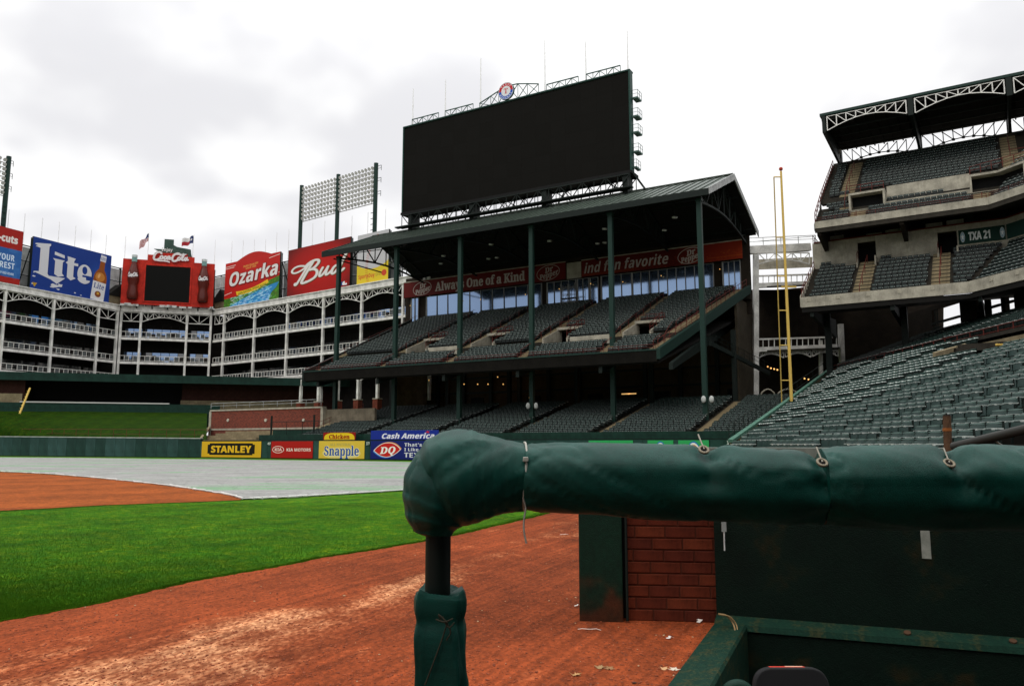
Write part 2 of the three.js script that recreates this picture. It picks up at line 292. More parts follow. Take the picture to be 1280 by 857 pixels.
  const blanket = addMesh('turf_blanket', g, new THREE.MeshPhysicalMaterial({ map: bt, roughness: 0.85, specularIntensity: 0.2, bumpMap: rep(bumpTex, 24), bumpScale: 0.45 }), scene);
  tag(blanket, 'large white growth blanket spread over the outfield grass', 'ground cover');
  // rolled hem of the blanket
  const hem = new MB(), RH = rng(88), hp = []; { const raw = [...left, ...near]; for (let i = 1; i < raw.length; i++) for (let q = 0; q < 7; q++) hp.push([lerp(raw[i - 1][0], raw[i][0], q / 7) + (RH() - 0.5) * 0.12, lerp(raw[i - 1][1], raw[i][1], q / 7) + (RH() - 0.5) * 0.2]); } for (let i = 1; i < hp.length; i++) hem.tube(V(hp[i - 1][0], 0.045, hp[i - 1][1]), V(hp[i][0], 0.045, hp[i][1]), 0.015 + 0.04 * RH(), 6);
  hem.build('hem', std([0.6, 0.6, 0.58]), blanket);
  M.grass = grassMat; M.clay = clayMat; M.dirtTex = dirtTex;
}

// ================================================================ dugout in the foreground
{
  const D = 1.68;                                                   // the rail runs about this far ahead
  // dugout pit: floor and back
  const pit = new MB(); pit.tri4(V(-6, -0.95, -6), V(12, -0.95, -6), V(12, -0.95, 9), V(-6, -0.95, 9)); structure('dugout_floor', pit.geo(), M.darkConcrete);
  // kerb between clay and pit
  const kerbTex = dataTex(512, (u, v) => { const a = fbm2(u * 7, v * 7, 5, 101, 7), b = fbm2(u * 50, v * 50, 3, 103, 50), d = 0.55 * sm(clamp((a * 0.8 + b * 0.35 - 0.58) / 0.2, 0, 1)); const k = 0.85 + 0.3 * (b - 0.5); return [lerp(0.10, 0.34, d) * k, lerp(0.23, 0.28, d) * k, lerp(0.18, 0.16, d) * k]; });
  const kerbMat = new THREE.MeshPhysicalMaterial({ map: rep(kerbTex, 0.9), specularIntensity: 0.2, roughness: 0.75, bumpMap: rep(fineTex, 0.3), bumpScale: 0.003 });
  const kerb = thing('dugout_kerb', 'scuffed green concrete kerb between the red clay and the dugout', 'kerb');
  {
    const k = new MB(), a = pitLine(-6), b = pitLine(7.62), w = 0.33, ch = 0.02, y = 0.08;
    const sec = (x, d) => [V(x, -1, d), V(x + w, -1, d), V(x + w, y - ch, d), V(x + w - ch, y, d), V(x + ch, y, d), V(x, y - ch, d)];
    const A = sec(a, -6), B = sec(b, 7.62);
    for (let i = 0; i < 6; i++) { const j = (i + 1) % 6; k.tri4(A[j], A[i], B[i], B[j]); }
    k.build('kerb_block', kerbMat, kerb);
    const s = new MB(); s.box(0, 0.02, -0.95, 0, -0.01, 0.01);
  }
  // low end wall of the dugout: lower step, sloped ledge, upper wall
  const wf = frame(2.02, 7.66, 2.3, -0.9);
  const wallTex = dataTex(512, (u, v) => { const a = fbm2(u * 5, v * 5, 5, 111, 5), b = fbm2(u * 60, v * 60, 3, 113, 60), d = sm(clamp((a - 0.62) / 0.2, 0, 1)); const k = 0.75 + 0.4 * a + 0.3 * (b - 0.5); return [lerp(0.035, 0.12, d) * k, lerp(0.095, 0.11, d) * k, lerp(0.068, 0.06, d) * k]; });
  const wallMat = new THREE.MeshPhysicalMaterial({ map: rep(wallTex, 1.3), specularIntensity: 0.2, roughness: 0.6, bumpMap: rep(fineTex, 0.5), bumpScale: 0.004 });
  const w = thing('dugout_wall', 'dark green painted wall with a worn ledge behind the padded rail', 'wall');
  {
    const b = new MB(); wf.box(b, -0.1, 9, 0.16, 0.5, -1, 1.60); b.build('upper_wall', wallMat, w);
    const l = new MB(); wf.box(l, -0.1, 9, -0.02, 0.155, -1, 0.02); l.build('lower_wall', wallMat, w);
    const g = new MB(); g.hexa([wf(-0.1, -0.045, 0.022), wf(9, -0.045, 0.022), wf(9, 0.158, 0.022), wf(-0.1, 0.158, 0.022), wf(-0.1, -0.03, 0.075), wf(9, -0.03, 0.075), wf(9, 0.158, 0.115), wf(-0.1, 0.158, 0.115)]); g.build('ledge', kerbMat, w);
    const bolt = new MB(); for (const s of [1.55, 2.35]) bolt.tube(wf(s, 0.05, 0.10), wf(s, 0.045, 0.112), 0.03, 10); bolt.build('bolt_cap', M.rust, w);
    // upright edge strip at the right
    const st = new MB(); wf.box(st, 2.62, 2.68, 0.10, 0.158, 0.12, 1.58); st.build('edge_strip', wallMat, w);
    // blistered paint
    const bl = new MB(), R = rng(31); for (let i = 0; i < 26; i++) { const s = 1.75 + R() * 0.55, y = 0.35 + R() * 0.42; bl.tube(wf(s, 0.161, y), wf(s + (R() - 0.5) * 0.06, 0.161, y + (R() - 0.5) * 0.06), 0.003 + R() * 0.004, 5); } bl.build('paint_blisters', wallMat, w);
    const cap = new MB(); wf.box(cap, -1.6, 9, 0.02, 1.4, 1.62, 1.715); cap.build('coping', std([0.16, 0.18, 0.16], { roughness: 0.85, wear: 1.5 }), w);
  }
  { // unseen roof, wall and post, out of view, placed to shade the rail
    const r = new MB(); r.hexa([V(-0.9, 2.46, 0.85), V(14, 2.46, 0.2), V(14, 2.56, -7), V(-0.9, 2.56, -7), V(-0.9, 2.7, 0.85), V(14, 2.7, 0.2), V(14, 2.85, -7), V(-0.9, 2.85, -7)]); r.build('unseen_shade_roof', M.greenPaint, w);
    const bw = new MB(); bw.box(-0.9, 14, -1, 2.5, 3.6, 3.9); bw.build('unseen_back_wall', M.greenPaint, w); const ps = new MB(); ps.box(-0.85, -0.7, -1, 2.5, 3.3, 3.45); ps.build('unseen_roof_post', M.greenPaint, w);
  }
  // white tape strip on the wall
  { const t = new MB(); const s = wf.sAt(1158, 0.15, 678); wf.box(t, s - 0.04, s + 0.035, 0.148, 0.157, wf.yAt(1158, 698, 0.15), 1.2); tag(t.build('tape_strip', std([0.26, 0.27, 0.24], { roughness: 0.7, wear: 0.3 }), scene), 'pale vertical tape strip stuck on the dark green wall', 'tape'); }
  // brick pier with its green steel post
  const pf = frame(0.70, 8.05, 1, -0.12);
  const pier = thing('brick_pier', 'red brick pier standing on the clay beside the green post', 'pier', null, pf(0.9, 0.2, 0));
  {
    const o = pier.position, loc = (s, L, y) => pf(s, L, y).sub(o), R = rng(77);
    const s0 = 0.455, s1 = 1.435, H = 0.116, course = 14, fine = { bump: 0.004, bumpSize: 0.12 };
    const mort = new MB(); const bx = (mb, a, b, L0, L1, y0, y1) => mb.hexa([loc(a, L0, y0), loc(b, L0, y0), loc(b, L1, y0), loc(a, L1, y0), loc(a, L0, y1), loc(b, L0, y1), loc(b, L1, y1), loc(a, L1, y1)]);
    bx(mort, s0 + 0.012, s1 - 0.012, 0.112, 0.6, -0.05, course * H); mort.build('mortar_core', std([0.075, 0.022, 0.012], { roughness: 0.95, bump: 0.003, bumpSize: 0.1 }), pier);
    const brickMats = [[0.135, 0.026, 0.011], [0.120, 0.023, 0.010], [0.110, 0.021, 0.010], [0.150, 0.031, 0.013], [0.098, 0.019, 0.010]].map((c) => std(c, { roughness: 0.92, wear: 0.5, ...fine }));
    for (let r = 0; r < course; r++) {
      const y0 = r * H + 0.006, y1 = (r + 1) * H - 0.007, step = 0.302; let s = s0 + (r % 2 ? -0.20 : -0.05) - (r % 3) * 0.02;
      while (s < s1) {
        const a = Math.max(s + 0.006, s0), b = Math.min(s + step - 0.006, s1); s += step; if (b - a < 0.03) continue;
        const mb = new MB(), j = (R() - 0.5) * 0.008, f = 0.1 + j, e = 0.006;
        mb.hexa([loc(a, f + e, y0), loc(b, f + e, y0), loc(b, 0.2, y0), loc(a, 0.2, y0), loc(a, f + e, y1), loc(b, f + e, y1), loc(b, 0.2, y1), loc(a, 0.2, y1)]);
        mb.hexa([loc(a + e, f, y0 + e), loc(b - e, f, y0 + e), loc(b, f + e, y0), loc(a, f + e, y0), loc(a + e, f, y1 - e), loc(b - e, f, y1 - e), loc(b, f + e, y1), loc(a, f + e, y1)]);
        mb.build('brick', brickMats[Math.floor(R() * 5)], pier);
      }
    }
  }
  const post = thing('end_post', 'dark green post with clay splashed on its foot', 'post', null, pf(0.22, 0, 0));
  {
    const postTex = dataTex(512, (u, v) => { const a = fbm2(u * 8, v * 8, 5, 121, 8), b = fbm2(u * 50, v * 50, 3, 123, 50), d = sm(clamp((0.26 - v + (a - 0.5) * 0.35) / 0.22, 0, 1)) * 0.8; const k = 0.8 + 0.35 * (b - 0.5) + 0.2 * a; return [lerp(0.06, 0.32, d) * k, lerp(0.17, 0.145, d) * k, lerp(0.125, 0.08, d) * k]; });
    postTex.repeat.set(1 / 1.7, 1 / 1.7); const pm = new THREE.MeshPhysicalMaterial({ map: postTex, specularIntensity: 0.25, roughness: 0.55, bumpMap: rep(fineTex, 0.4), bumpScale: 0.003 });
    const g = new RoundedBoxGeometry(0.435, 1.64, 0.5, 3, 0.012); const uv = g.attributes.uv, q = g.attributes.position; for (let i = 0; i < q.count; i++) uv.setXY(i, q.getX(i) + 0.5 + q.getZ(i), q.getY(i) + 0.82);
    const m = addMesh('post_body', g, pm, post); m.position.set(0, 0.8, -0.26); m.rotation.y = pf.yaw;
    const sh = new MB(); sh.tube(pf(0.445, -0.005, 0.02).sub(post.position), pf(0.445, -0.005, 1.6).sub(post.position), 0.014, 8); sh.build('conduit', M.darkSteel, post);
  }
  // thin drain pipe and cord between pier and wall
  {
    const pp = thing('corner_pipe', 'dark upright pipe with rusty foot between brick pier and green wall', 'pipe', null, pf(1.50, 0.12, 0));
    { const fl = new MB(); pf.box(fl, 0.40, 0.50, 0.2, 0.5, -0.05, 1.6); tag(fl.build('gap_filler', M.black, scene), 'dark filler strip added between the green post and the brick pier', 'strip'); }  // dark filler added behind the gap between post and pier
    new MB().tube(pf(1.50, 0.12, 0.22).sub(pp.position), pf(1.50, 0.12, 1.6).sub(pp.position), 0.028, 10).build('pipe', M.black, pp);
    new MB().tube(pf(1.50, 0.12, 0.05).sub(pp.position), pf(1.50, 0.12, 0.26).sub(pp.position), 0.034, 10).build('pipe_foot', std([0.20, 0.03, 0.02]), pp);
    const c = atDepth(905, 655, 7.7), d = atDepth(906, 688, 7.7);
    const hk = thing('wall_hook', 'small white metal hook hanging beside the brick pier', 'hook', null, c); new MB().tube(new THREE.Vector3(), d.clone().sub(c), 0.007, 6).build('hook_rod', std([0.55, 0.56, 0.55], { roughness: 0.4 }), hk); const pl = new MB(); pl.box(-0.022, 0.022, -0.07, 0.02, -0.008, 0.008); pl.build('hook_plate', std([0.25, 0.27, 0.26]), hk);
    const pts = [[898, 767], [908, 769], [916, 778], [920, 795], [921, 815], [919, 832], [917, 845]].map(([x, y], i) => atDepth(x, y, i < 3 ? 7.45 : 7.3)); const cv = new THREE.CatmullRomCurve3(pts);
    tag(addMesh('hanging_cord', mergeGeometries([new THREE.TubeGeometry(cv, 40, 0.008, 6), new THREE.TubeGeometry(new THREE.CatmullRomCurve3(pts.map((p, i) => p.clone().add(new THREE.Vector3(0.03 * Math.sin(i), -0.02 * i / 3, 0.02)))), 40, 0.007, 6)]), std([0.26, 0.17, 0.08]), scene), 'frayed brown cord hanging over the kerb corner', 'cord');
  }
  // litter: scraps of paper and dry leaves
  {
    const scrap = (px, py, len, wid, ang, mat, label, cat, bend = 0.01) => {
      const [X, d] = onLevel(px, py, 0.01), m = new MB(), N = 5; const R = rng(px * 7 + py);
      for (let i = 0; i < N; i++) { const a = -len / 2 + len * i / N, b = a + len / N, za = Math.sin(i * 1.3) * wid * 0.8, zb = Math.sin((i + 1) * 1.3) * wid * 0.8, ya = 0.006 + bend * Math.abs(Math.sin(i * 1.9)), yb = 0.006 + bend * Math.abs(Math.sin((i + 1) * 1.9)); m.hexa([new THREE.Vector3(a, ya, za), new THREE.Vector3(b, yb, zb), new THREE.Vector3(b, yb, zb + wid), new THREE.Vector3(a, ya, za + wid), new THREE.Vector3(a, ya + 0.002, za), new THREE.Vector3(b, yb + 0.002, zb), new THREE.Vector3(b, yb + 0.002, zb + wid), new THREE.Vector3(a, ya + 0.002, za + wid)]); }
      const o = m.build(cat === 'paper scrap' ? 'paper_scrap' : 'scrap', mat, scene); o.name = numbered('paper_scrap'); o.position.copy(V(X, 0.006, d)); o.rotation.y = ang; tag(o, label, cat);
    };
    const paper = std([0.72, 0.68, 0.62], { roughness: 0.8 });
    scrap(737, 787, 0.22, 0.012, -0.2, paper, 'crooked white paper strip lying on clay in front of the green post', 'paper scrap');
    scrap(836, 797, 0.07, 0.03, 0.5, paper, 'small torn white paper scrap on clay left of the kerb', 'paper scrap');
    scrap(872, 777, 0.06, 0.035, 1.0, paper, 'white paper scrap at the foot of the brick pier by the kerb', 'paper scrap', 0.03);
    scrap(721, 757, 0.06, 0.03, 0.2, paper, 'white scrap on clay touching the left foot of the green post', 'paper scrap');
    scrap(705, 668, 0.16, 0.03, 0.1, paper, 'two faint white scraps far out on the clay left of the post', 'paper scrap');
    const leafG = () => { const s = new THREE.Shape(); const P = []; for (let i = 0; i < 20; i++) { const a = i / 20 * Math.PI * 2, r = (i % 4 === 0 ? 1 : i % 2 ? 0.42 : 0.55); P.push(new THREE.Vector2(Math.cos(a) * r, Math.sin(a) * r)); } s.setFromPoints(P); const g = new THREE.ExtrudeGeometry(s, { depth: 0.03, bevelEnabled: false }); g.rotateX(-Math.PI / 2); const p = g.attributes.position; for (let i = 0; i < p.count; i++) { const x = p.getX(i), z = p.getZ(i); p.setY(i, p.getY(i) + 0.22 * (x * x + z * z) + 0.1 * Math.sin(x * 4 + z * 3)); } g.computeVertexNormals(); return g; };
    const lg = leafG(); const leaf = (px, py, s, a, c, label) => { const [X, d] = onLevel(px, py, 0.01); const m = addMesh('dry_leaf', lg, std(c, { roughness: 0.9 }), scene); m.position.copy(V(X, 0.008, d)); m.scale.setScalar(s); m.rotation.y = a; tag(m, label, 'leaf'); return m; };
    leaf(720, 843, 0.055, 0.4, [0.42, 0.24, 0.10], 'small tan dry leaf lying left of the larger pair of leaves');
    leaf(750, 834, 0.06, 1.1, [0.30, 0.19, 0.09], 'curled brown dry leaf, left one of the larger pair on clay');
    leaf(762, 835, 0.055, 2.0, [0.27, 0.15, 0.07], 'curled brown dry leaf, right one of the larger pair on clay');
    leaf(793, 853, 0.03, 0.2, [0.03, 0.025, 0.02], 'tiny blackish dry leaf near the bottom of the kerb');
    const k1 = leaf(826, 850, 0.05, 0.9, [0.50, 0.30, 0.15], 'orange tan dry leaf on the green kerb top'); k1.position.y = 0.09;
    const k2 = leaf(838, 851, 0.05, 2.2, [0.55, 0.48, 0.38], 'pale dry leaf on the green kerb top beside an orange one'); k2.position.y = 0.092;
    k1.position.x += 0.03; k2.position.x += 0.03;
  }
  // folding seat back with a red stripe, standing in the pit
  {
    const c = atDepth(989, 862, 5.2), o = thing('dugout_chair', 'black padded chair back with red striped top edge below the green wall', 'chair', null, new THREE.Vector3(c.x, -0.95, c.z));
    const by = c.y + 0.95, bs = new THREE.Shape(), bk = addMesh('backrest', (() => { const w = 0.235, h = 0.21, r = 0.10; bs.moveTo(-w + r, -h); bs.lineTo(w - r, -h); bs.quadraticCurveTo(w, -h, w, -h + r); bs.lineTo(w - 0.01, h - r); bs.quadraticCurveTo(w - 0.02, h, w - r - 0.02, h); bs.lineTo(-w + r + 0.02, h); bs.quadraticCurveTo(-w + 0.02, h, -w + 0.01, h - r); bs.lineTo(-w, -h + r); bs.quadraticCurveTo(-w, -h, -w + r, -h); return new THREE.ExtrudeGeometry(bs, { depth: 0.03, bevelEnabled: true, bevelSize: 0.015, bevelThickness: 0.018, bevelSegments: 4, curveSegments: 10 }); })(), std([0.012, 0.012, 0.013], { roughness: 0.55, bump: 0.001, bumpSize: 0.05 }), o); bk.position.set(0, by - 0.09, 0); bk.rotation.x = -0.15;
    const st = new MB(); st.box(-0.125, 0.10, 0.212, 0.2255, -0.012, 0.028); const sg = st.build('stripe', std([0.62, 0.05, 0.03]), bk); const s2 = new MB(); s2.box(-0.02, 0.09, 0.2135, 0.2275, -0.008, 0.012); s2.build('stripe_lettering', std([0.75, 0.5, 0.35]), bk);
    const seat = addMesh('seat', new RoundedBoxGeometry(0.48, 0.06, 0.42, 4, 0.028), std([0.012, 0.012, 0.013], { roughness: 0.6 }), o); seat.position.set(0, 0.46, 0.24);
    for (const sx of [-1, 1]) { new MB().path([new THREE.Vector3(sx * 0.24, 0, 0.42), new THREE.Vector3(sx * 0.24, 0.5, 0.05), new THREE.Vector3(sx * 0.23, by - 0.2, 0.0)], 0.012, 8).build('leg', M.darkSteel, o); new MB().tube(new THREE.Vector3(sx * 0.22, 0, -0.05), new THREE.Vector3(sx * 0.22, 0.45, 0.4), 0.012, 8).build('leg', M.darkSteel, o); }
    const k = atDepth(925, 851, 5.9); const hose = addMesh('drain_pipe', new THREE.TorusGeometry(0.09, 0.045, 10, 20, Math.PI), M.greenPaint, scene); hose.position.copy(k).add(new THREE.Vector3(-0.02, -0.12, 0)); tag(hose, 'dark green pipe bend beside the kerb left of the chair', 'pipe');
  }
  // ------------------------------------------------ the padded rail
  const vinyl = new THREE.MeshPhysicalMaterial({ color: new THREE.Color().setRGB(0.004, 0.076, 0.058), roughness: 0.42, specularIntensity: 0.4, bumpMap: rep(fineTex, 0.05), bumpScale: 0.0006, map: rep(wearTex, 0.33) });
  const rail = thing('padded_rail', 'dugout rail wrapped in dark green vinyl padding with laced grommets', 'railing', null, V(-0.155, -0.95, D));
  const inv = rail.position.clone().negate();
  // sweep of an uneven padded sleeve along a curve
  function sleeve(name, pts, radii, o = {}) {
    const cv = new THREE.CatmullRomCurve3(pts, false, 'centripetal'), N = o.n || 120, K = 56, P = [], U = [], I = [], seed = o.seed || 1;
    let up = new THREE.Vector3(0, 1, 0); const fr = [];
    let t0 = cv.getTangentAt(0), nrm = new THREE.Vector3(0, 1, 0).addScaledVector(t0, -t0.y).normalize();
    for (let i = 0; i <= N; i++) { const t = cv.getTangentAt(i / N); nrm.addScaledVector(t, -nrm.dot(t)).normalize(); fr.push([cv.getPointAt(i / N), t, nrm.clone(), new THREE.Vector3().crossVectors(t, nrm)]); }
    const Ltot = cv.getLength();
    for (let i = 0; i <= N; i++) {
      const u = i / N, [c, t, n, b] = fr[i], rr = u * (radii.length - 1), k = Math.min(radii.length - 2, Math.floor(rr)), r0 = lerp(radii[k], radii[k + 1], sm(rr - k));
      for (let j = 0; j <= K; j++) {
        const a = (j % K) / K * Math.PI * 2, ca = Math.cos(a), sa = Math.sin(a);
        let r = r0 * (1 + (o.lump ?? 0.05) * 2 * (noise2(u * Ltot * 7 + seed, ca * 0.8 + 3, seed) - 0.5)); if (o.flap) r *= 1 + 0.035 * sm(clamp((1.40 + 0.10 * noise2(u * Ltot * 6, 2, seed) - a) / 0.10, 0, 1)) * (a < 3.3 ? 1 : 0) + (a >= 3.3 ? 0.035 * sm(clamp((a - 4.6) / 0.5, 0, 1)) : 0);
        // soft long bulges and folds that gather towards the ties
        const e0 = Math.exp(-u * Ltot / 0.05) * (o.g0 ?? 1), e1 = Math.exp(-(1 - u) * Ltot / 0.05) * (o.g1 ?? 1);
        const fold = noise3(ca * 2.6 + 9, sa * 2.6 + 9, u * Ltot * 5 + seed, seed) - 0.5, wr = Math.sin(a * 9 + 5 * noise2(u * Ltot * 14, a * 1.2, seed)) * (e0 + e1);
        const dg = Math.abs(noise3(ca * 1.5 + u * Ltot * 9, sa * 1.5 + u * Ltot * 4, seed * 3.1, seed + 5) - 0.5);
        const rg = 1 - Math.abs(2 * noise3(ca * 2.2 + u * Ltot * 16, sa * 2.2 - u * Ltot * 11, seed * 1.7, seed + 9) - 1); r += r0 * 0.045 * (Math.pow(rg, 5) - 0.25) * (0.35 + e0 + e1);
        r += r0 * (0.07 * fold + 0.022 * wr - 0.05 * Math.exp(-dg * dg / 0.0016) * (o.crease ?? 1)) - r0 * 0.13 * (e0 + e1);
        if (o.grommets) for (const gq of o.grommets) { const du = (u - gq) * Ltot; r -= r0 * 0.20 * Math.exp(-du * du / 0.0005) * sm(clamp(ca * 0.7 + 0.5, 0, 1)); r += r0 * 0.045 * Math.sin(a * 7) * Math.exp(-du * du / 0.003); }
        if (o.seam && Math.abs(((a - o.seam + 9.42) % 6.283) - 3.1416) < 0.06) r -= r0 * 0.02;
        const v = c.clone().addScaledVector(n, ca * r).addScaledVector(b, sa * r).add(inv); P.push(v.x, v.y, v.z); U.push(a * r0, u * Ltot);
      }
    }
    for (let i = 0; i < N; i++) for (let j = 0; j < K; j++) { const a = i * (K + 1) + j, b2 = a + K + 1; I.push(a, b2, a + 1, b2, b2 + 1, a + 1); }
    // closed ends
    for (const i of [0, N]) { const c = fr[i][0].clone().addScaledVector(fr[i][1], (i ? 1 : -1) * 0.012).add(inv), k = P.length / 3; P.push(c.x, c.y, c.z); U.push(0, 0); for (let j = 0; j < K; j++) { const a = i * (K + 1) + j; i ? I.push(k, a + 1, a) : I.push(k, a, a + 1); } }
    // outward facing whichever way the frame turned
    const g = new THREE.BufferGeometry(); g.setAttribute('position', new THREE.Float32BufferAttribute(P, 3)); g.setAttribute('uv', new THREE.Float32BufferAttribute(U, 2)); g.setIndex(I); g.computeVertexNormals();
    const q = g.attributes.position, nn = g.attributes.normal, c0 = fr[N >> 1][0].clone().add(inv), j0 = (N >> 1) * (K + 1); const w = new THREE.Vector3(q.getX(j0), q.getY(j0), q.getZ(j0)).sub(c0); if (w.dot(new THREE.Vector3(nn.getX(j0), nn.getY(j0), nn.getZ(j0))) < 0) { for (let i = 0; i < I.length; i += 3) { const t = I[i + 1]; I[i + 1] = I[i + 2]; I[i + 2] = t; } g.setIndex(I); g.computeVertexNormals(); }
    // weld the seam's normals
    const na = g.attributes.normal; for (let i = 0; i <= N; i++) { const a = i * (K + 1), b2 = a + K; const s = new THREE.Vector3(na.getX(a) + na.getX(b2), na.getY(a) + na.getY(b2), na.getZ(a) + na.getZ(b2)).normalize(); na.setXYZ(a, s.x, s.y, s.z); na.setXYZ(b2, s.x, s.y, s.z); }
    return addMesh(name, g, vinyl, rail);
  }
  const P = (px, py, d = D) => atDepth(px, py, d), px = (n) => n * D / FOCAL;
  sleeve('corner_pad', [P(662, 594), P(630, 593), P(600, 594), P(575, 596), P(552, 600), P(534, 606), P(518, 613), P(511, 617)], [43, 44, 46, 49, 53, 57, 59, 58, 53, 42, 26, 6].map((n) => px(n)), { seed: 3, g0: 0.7, g1: 0, n: 130, crease: 1.2 });
  sleeve('corner_sock', [P(572, 578), P(560, 600), P(549, 628), P(543, 650), P(541, 666)], [30, 50, 53, 49, 40, 27].map((n) => px(n)), { seed: 23, g0: 0, g1: 0.5, n: 80, crease: 1.1 });
  const d1 = 1.665, d2 = 1.60;
  sleeve('rail_pad', [P(657, 596, 1.672), P(760, 599, 1.66), P(880, 602, 1.645), P(960, 606, 1.63), P(1026, 608, 1.62)], [43, 44.5, 46, 46, 45].map((n) => px(n)), { seed: 8, g0: 0.8, g1: 0.7, grommets: [0.62, 0.985], crease: 0.9, n: 220 });
  sleeve('rail_pad', [P(1028, 608, 1.62), P(1105, 609, 1.60), P(1187, 610, 1.58), P(1260, 611, 1.565), P(1340, 612, 1.55)], [46, 48, 48, 48.5, 49].map((n) => px(n)), { seed: 14, g0: 0.7, g1: 0, grommets: [0.51], crease: 0.9, flap: true, n: 220 });
  new MB().tube(P(655, 594).add(inv), P(1345, 612, 1.55).add(inv), 0.024, 14).build('rail_tube', M.greenSteel, rail);
  new MB().tube(P(548, 640).add(inv), new THREE.Vector3(P(550, 700).x, -0.95, -D).add(inv), 0.0265, 18).build('post', M.darkSteel, rail);
  // wrapped sleeve low on the post: a folded, tied rectangle of vinyl
  {
    const top = P(551, 736), lo = P(551, 880), N = 60, K = 48, Pp = [], U = [], I = [];
    for (let i = 0; i <= N; i++) for (let j = 0; j <= K; j++) {
      const u = i / N, a = (j % K) / K * Math.PI * 2, ca = Math.cos(a), sa = Math.sin(a), y = lerp(top.y, lo.y, u) + (u < 0.05 ? 0.006 * Math.sin(a * 3 + 1) : 0);
      const e = 0.36, sx = Math.sign(ca) * Math.pow(Math.abs(ca), e), sz = Math.sign(sa) * Math.pow(Math.abs(sa), e);
      const pinch = 1 - 0.10 * Math.exp(-Math.pow((u - 0.26) / 0.07, 2)), bulge = 1 + 0.05 * Math.sin(u * 9 + a * 2) * (1 - u * 0.5), f = noise3(ca * 3 + 4, sa * 3 + 4, u * 6, 77) - 0.5, vf = 0.0035 * Math.sin(a * 6 + 2 * f) * (0.4 + u);
      const r = px(30) * pinch * bulge * (1 + 0.10 * f) + vf, tuck = u < 0.06 ? lerp(0.9, 1, u / 0.06) : 1;
      Pp.push(lerp(top.x, lo.x, u) + sx * r * tuck + inv.x, y + inv.y, -D + sz * r * 0.95 * tuck + inv.z); U.push(a * 0.05, u * 0.3);
    }
    for (let i = 0; i < N; i++) for (let j = 0; j < K; j++) { const a = i * (K + 1) + j, b = a + K + 1; I.push(a, a + 1, b, b, a + 1, b + 1); }
    const k = Pp.length / 3; Pp.push(top.x + inv.x, top.y - 0.02 + inv.y, -D + inv.z); U.push(0, 0); for (let j = 0; j < K; j++) I.push(k, j + 1, j);
    const g = new THREE.BufferGeometry(); g.setAttribute('position', new THREE.Float32BufferAttribute(Pp, 3)); g.setAttribute('uv', new THREE.Float32BufferAttribute(U, 2)); g.setIndex(I); g.computeVertexNormals(); addMesh('post_pad', g, Object.assign(vinyl.clone(), { side: THREE.DoubleSide }), rail);
    const cord = (pts) => new THREE.TubeGeometry(new THREE.CatmullRomCurve3(pts.map(([x, y, dz]) => P(x, y, D - px(30) - 0.004 - (dz || 0)).add(inv))), 24, 0.0016, 6);
    addMesh('tie_cord', mergeGeometries([cord([[545, 774], [556, 777, 0.006], [566, 773]]), cord([[559, 778, 0.006], [548, 768], [552, 776]]), cord([[559, 778], [552, 800], [541, 830], [531, 856]]), cord([[559, 779], [563, 790], [558, 800]]), cord([[553, 770], [561, 784, 0.003], [568, 778]])]), std([0.05, 0.045, 0.03]), rail);
  }
  // white zip tie with its tail, grommets, laces
  const white = std([0.42, 0.41, 0.36], { roughness: 0.45 }), lace = std([0.30, 0.28, 0.23]);
  {
    const c = P(656, 595), R = px(42.5), pts = []; for (let i = 0; i <= 26; i++) { const a = -0.35 + i / 26 * 3.8; pts.push(new THREE.Vector3(c.x + 0.003 * Math.sin(a * 2), c.y + R * Math.cos(a) * 0.97, c.z + R * Math.sin(a) * 0.97).add(inv)); }
    const z = [new THREE.TubeGeometry(new THREE.CatmullRomCurve3(pts), 60, 0.0026, 6)];
    const hd = new RoundedBoxGeometry(0.011, 0.010, 0.009, 2, 0.002); hd.deleteAttribute('uv'); const hp = P(657, 574, D - px(40)).add(inv); hd.translate(hp.x, hp.y, hp.z);
    const tail = new THREE.TubeGeometry(new THREE.CatmullRomCurve3([P(654, 622, D - px(36)).add(inv), P(657, 634, D - px(33)).add(inv), P(655, 650, D - px(34)).add(inv), P(655, 664, D - px(36)).add(inv), P(658, 679, D - px(37)).add(inv)]), 24, 0.0019, 6);
    z.forEach((g) => g.deleteAttribute('uv')); tail.deleteAttribute('uv'); addMesh('zip_tie', mergeGeometries([...z, hd.index ? hd : hd, tail].map((g) => g.toNonIndexed())), white, rail);
  }
  for (const [x, y, d] of [[1028, 578, 1.56], [1187, 579, 1.525], [880, 562, 1.60]]) {
    const c = P(x, y, d).add(inv), g = addMesh('grommet', new THREE.TorusGeometry(0.0088, 0.003, 8, 20), std([0.20, 0.17, 0.12], { metalness: 0.5, roughness: 0.45 }), rail); g.position.copy(c); g.rotation.x = -0.9; g.scale.y = 1.15;
    const hole = addMesh('grommet_hole', new THREE.CylinderGeometry(0.0085, 0.0085, 0.001, 16), M.black, rail); hole.position.copy(c).add(new THREE.Vector3(0, -0.0015, 0)); hole.rotation.x = Math.PI / 2 - 0.9;
    addMesh('lace', new THREE.TubeGeometry(new THREE.CatmullRomCurve3([c.clone().add(new THREE.Vector3(0.001, 0.001, 0)), P(x - 3, y - 9, d + 0.02).add(inv), P(x - 7, y - 19, d + 0.05).add(inv)]), 14, 0.0017, 6), lace, rail);
  }
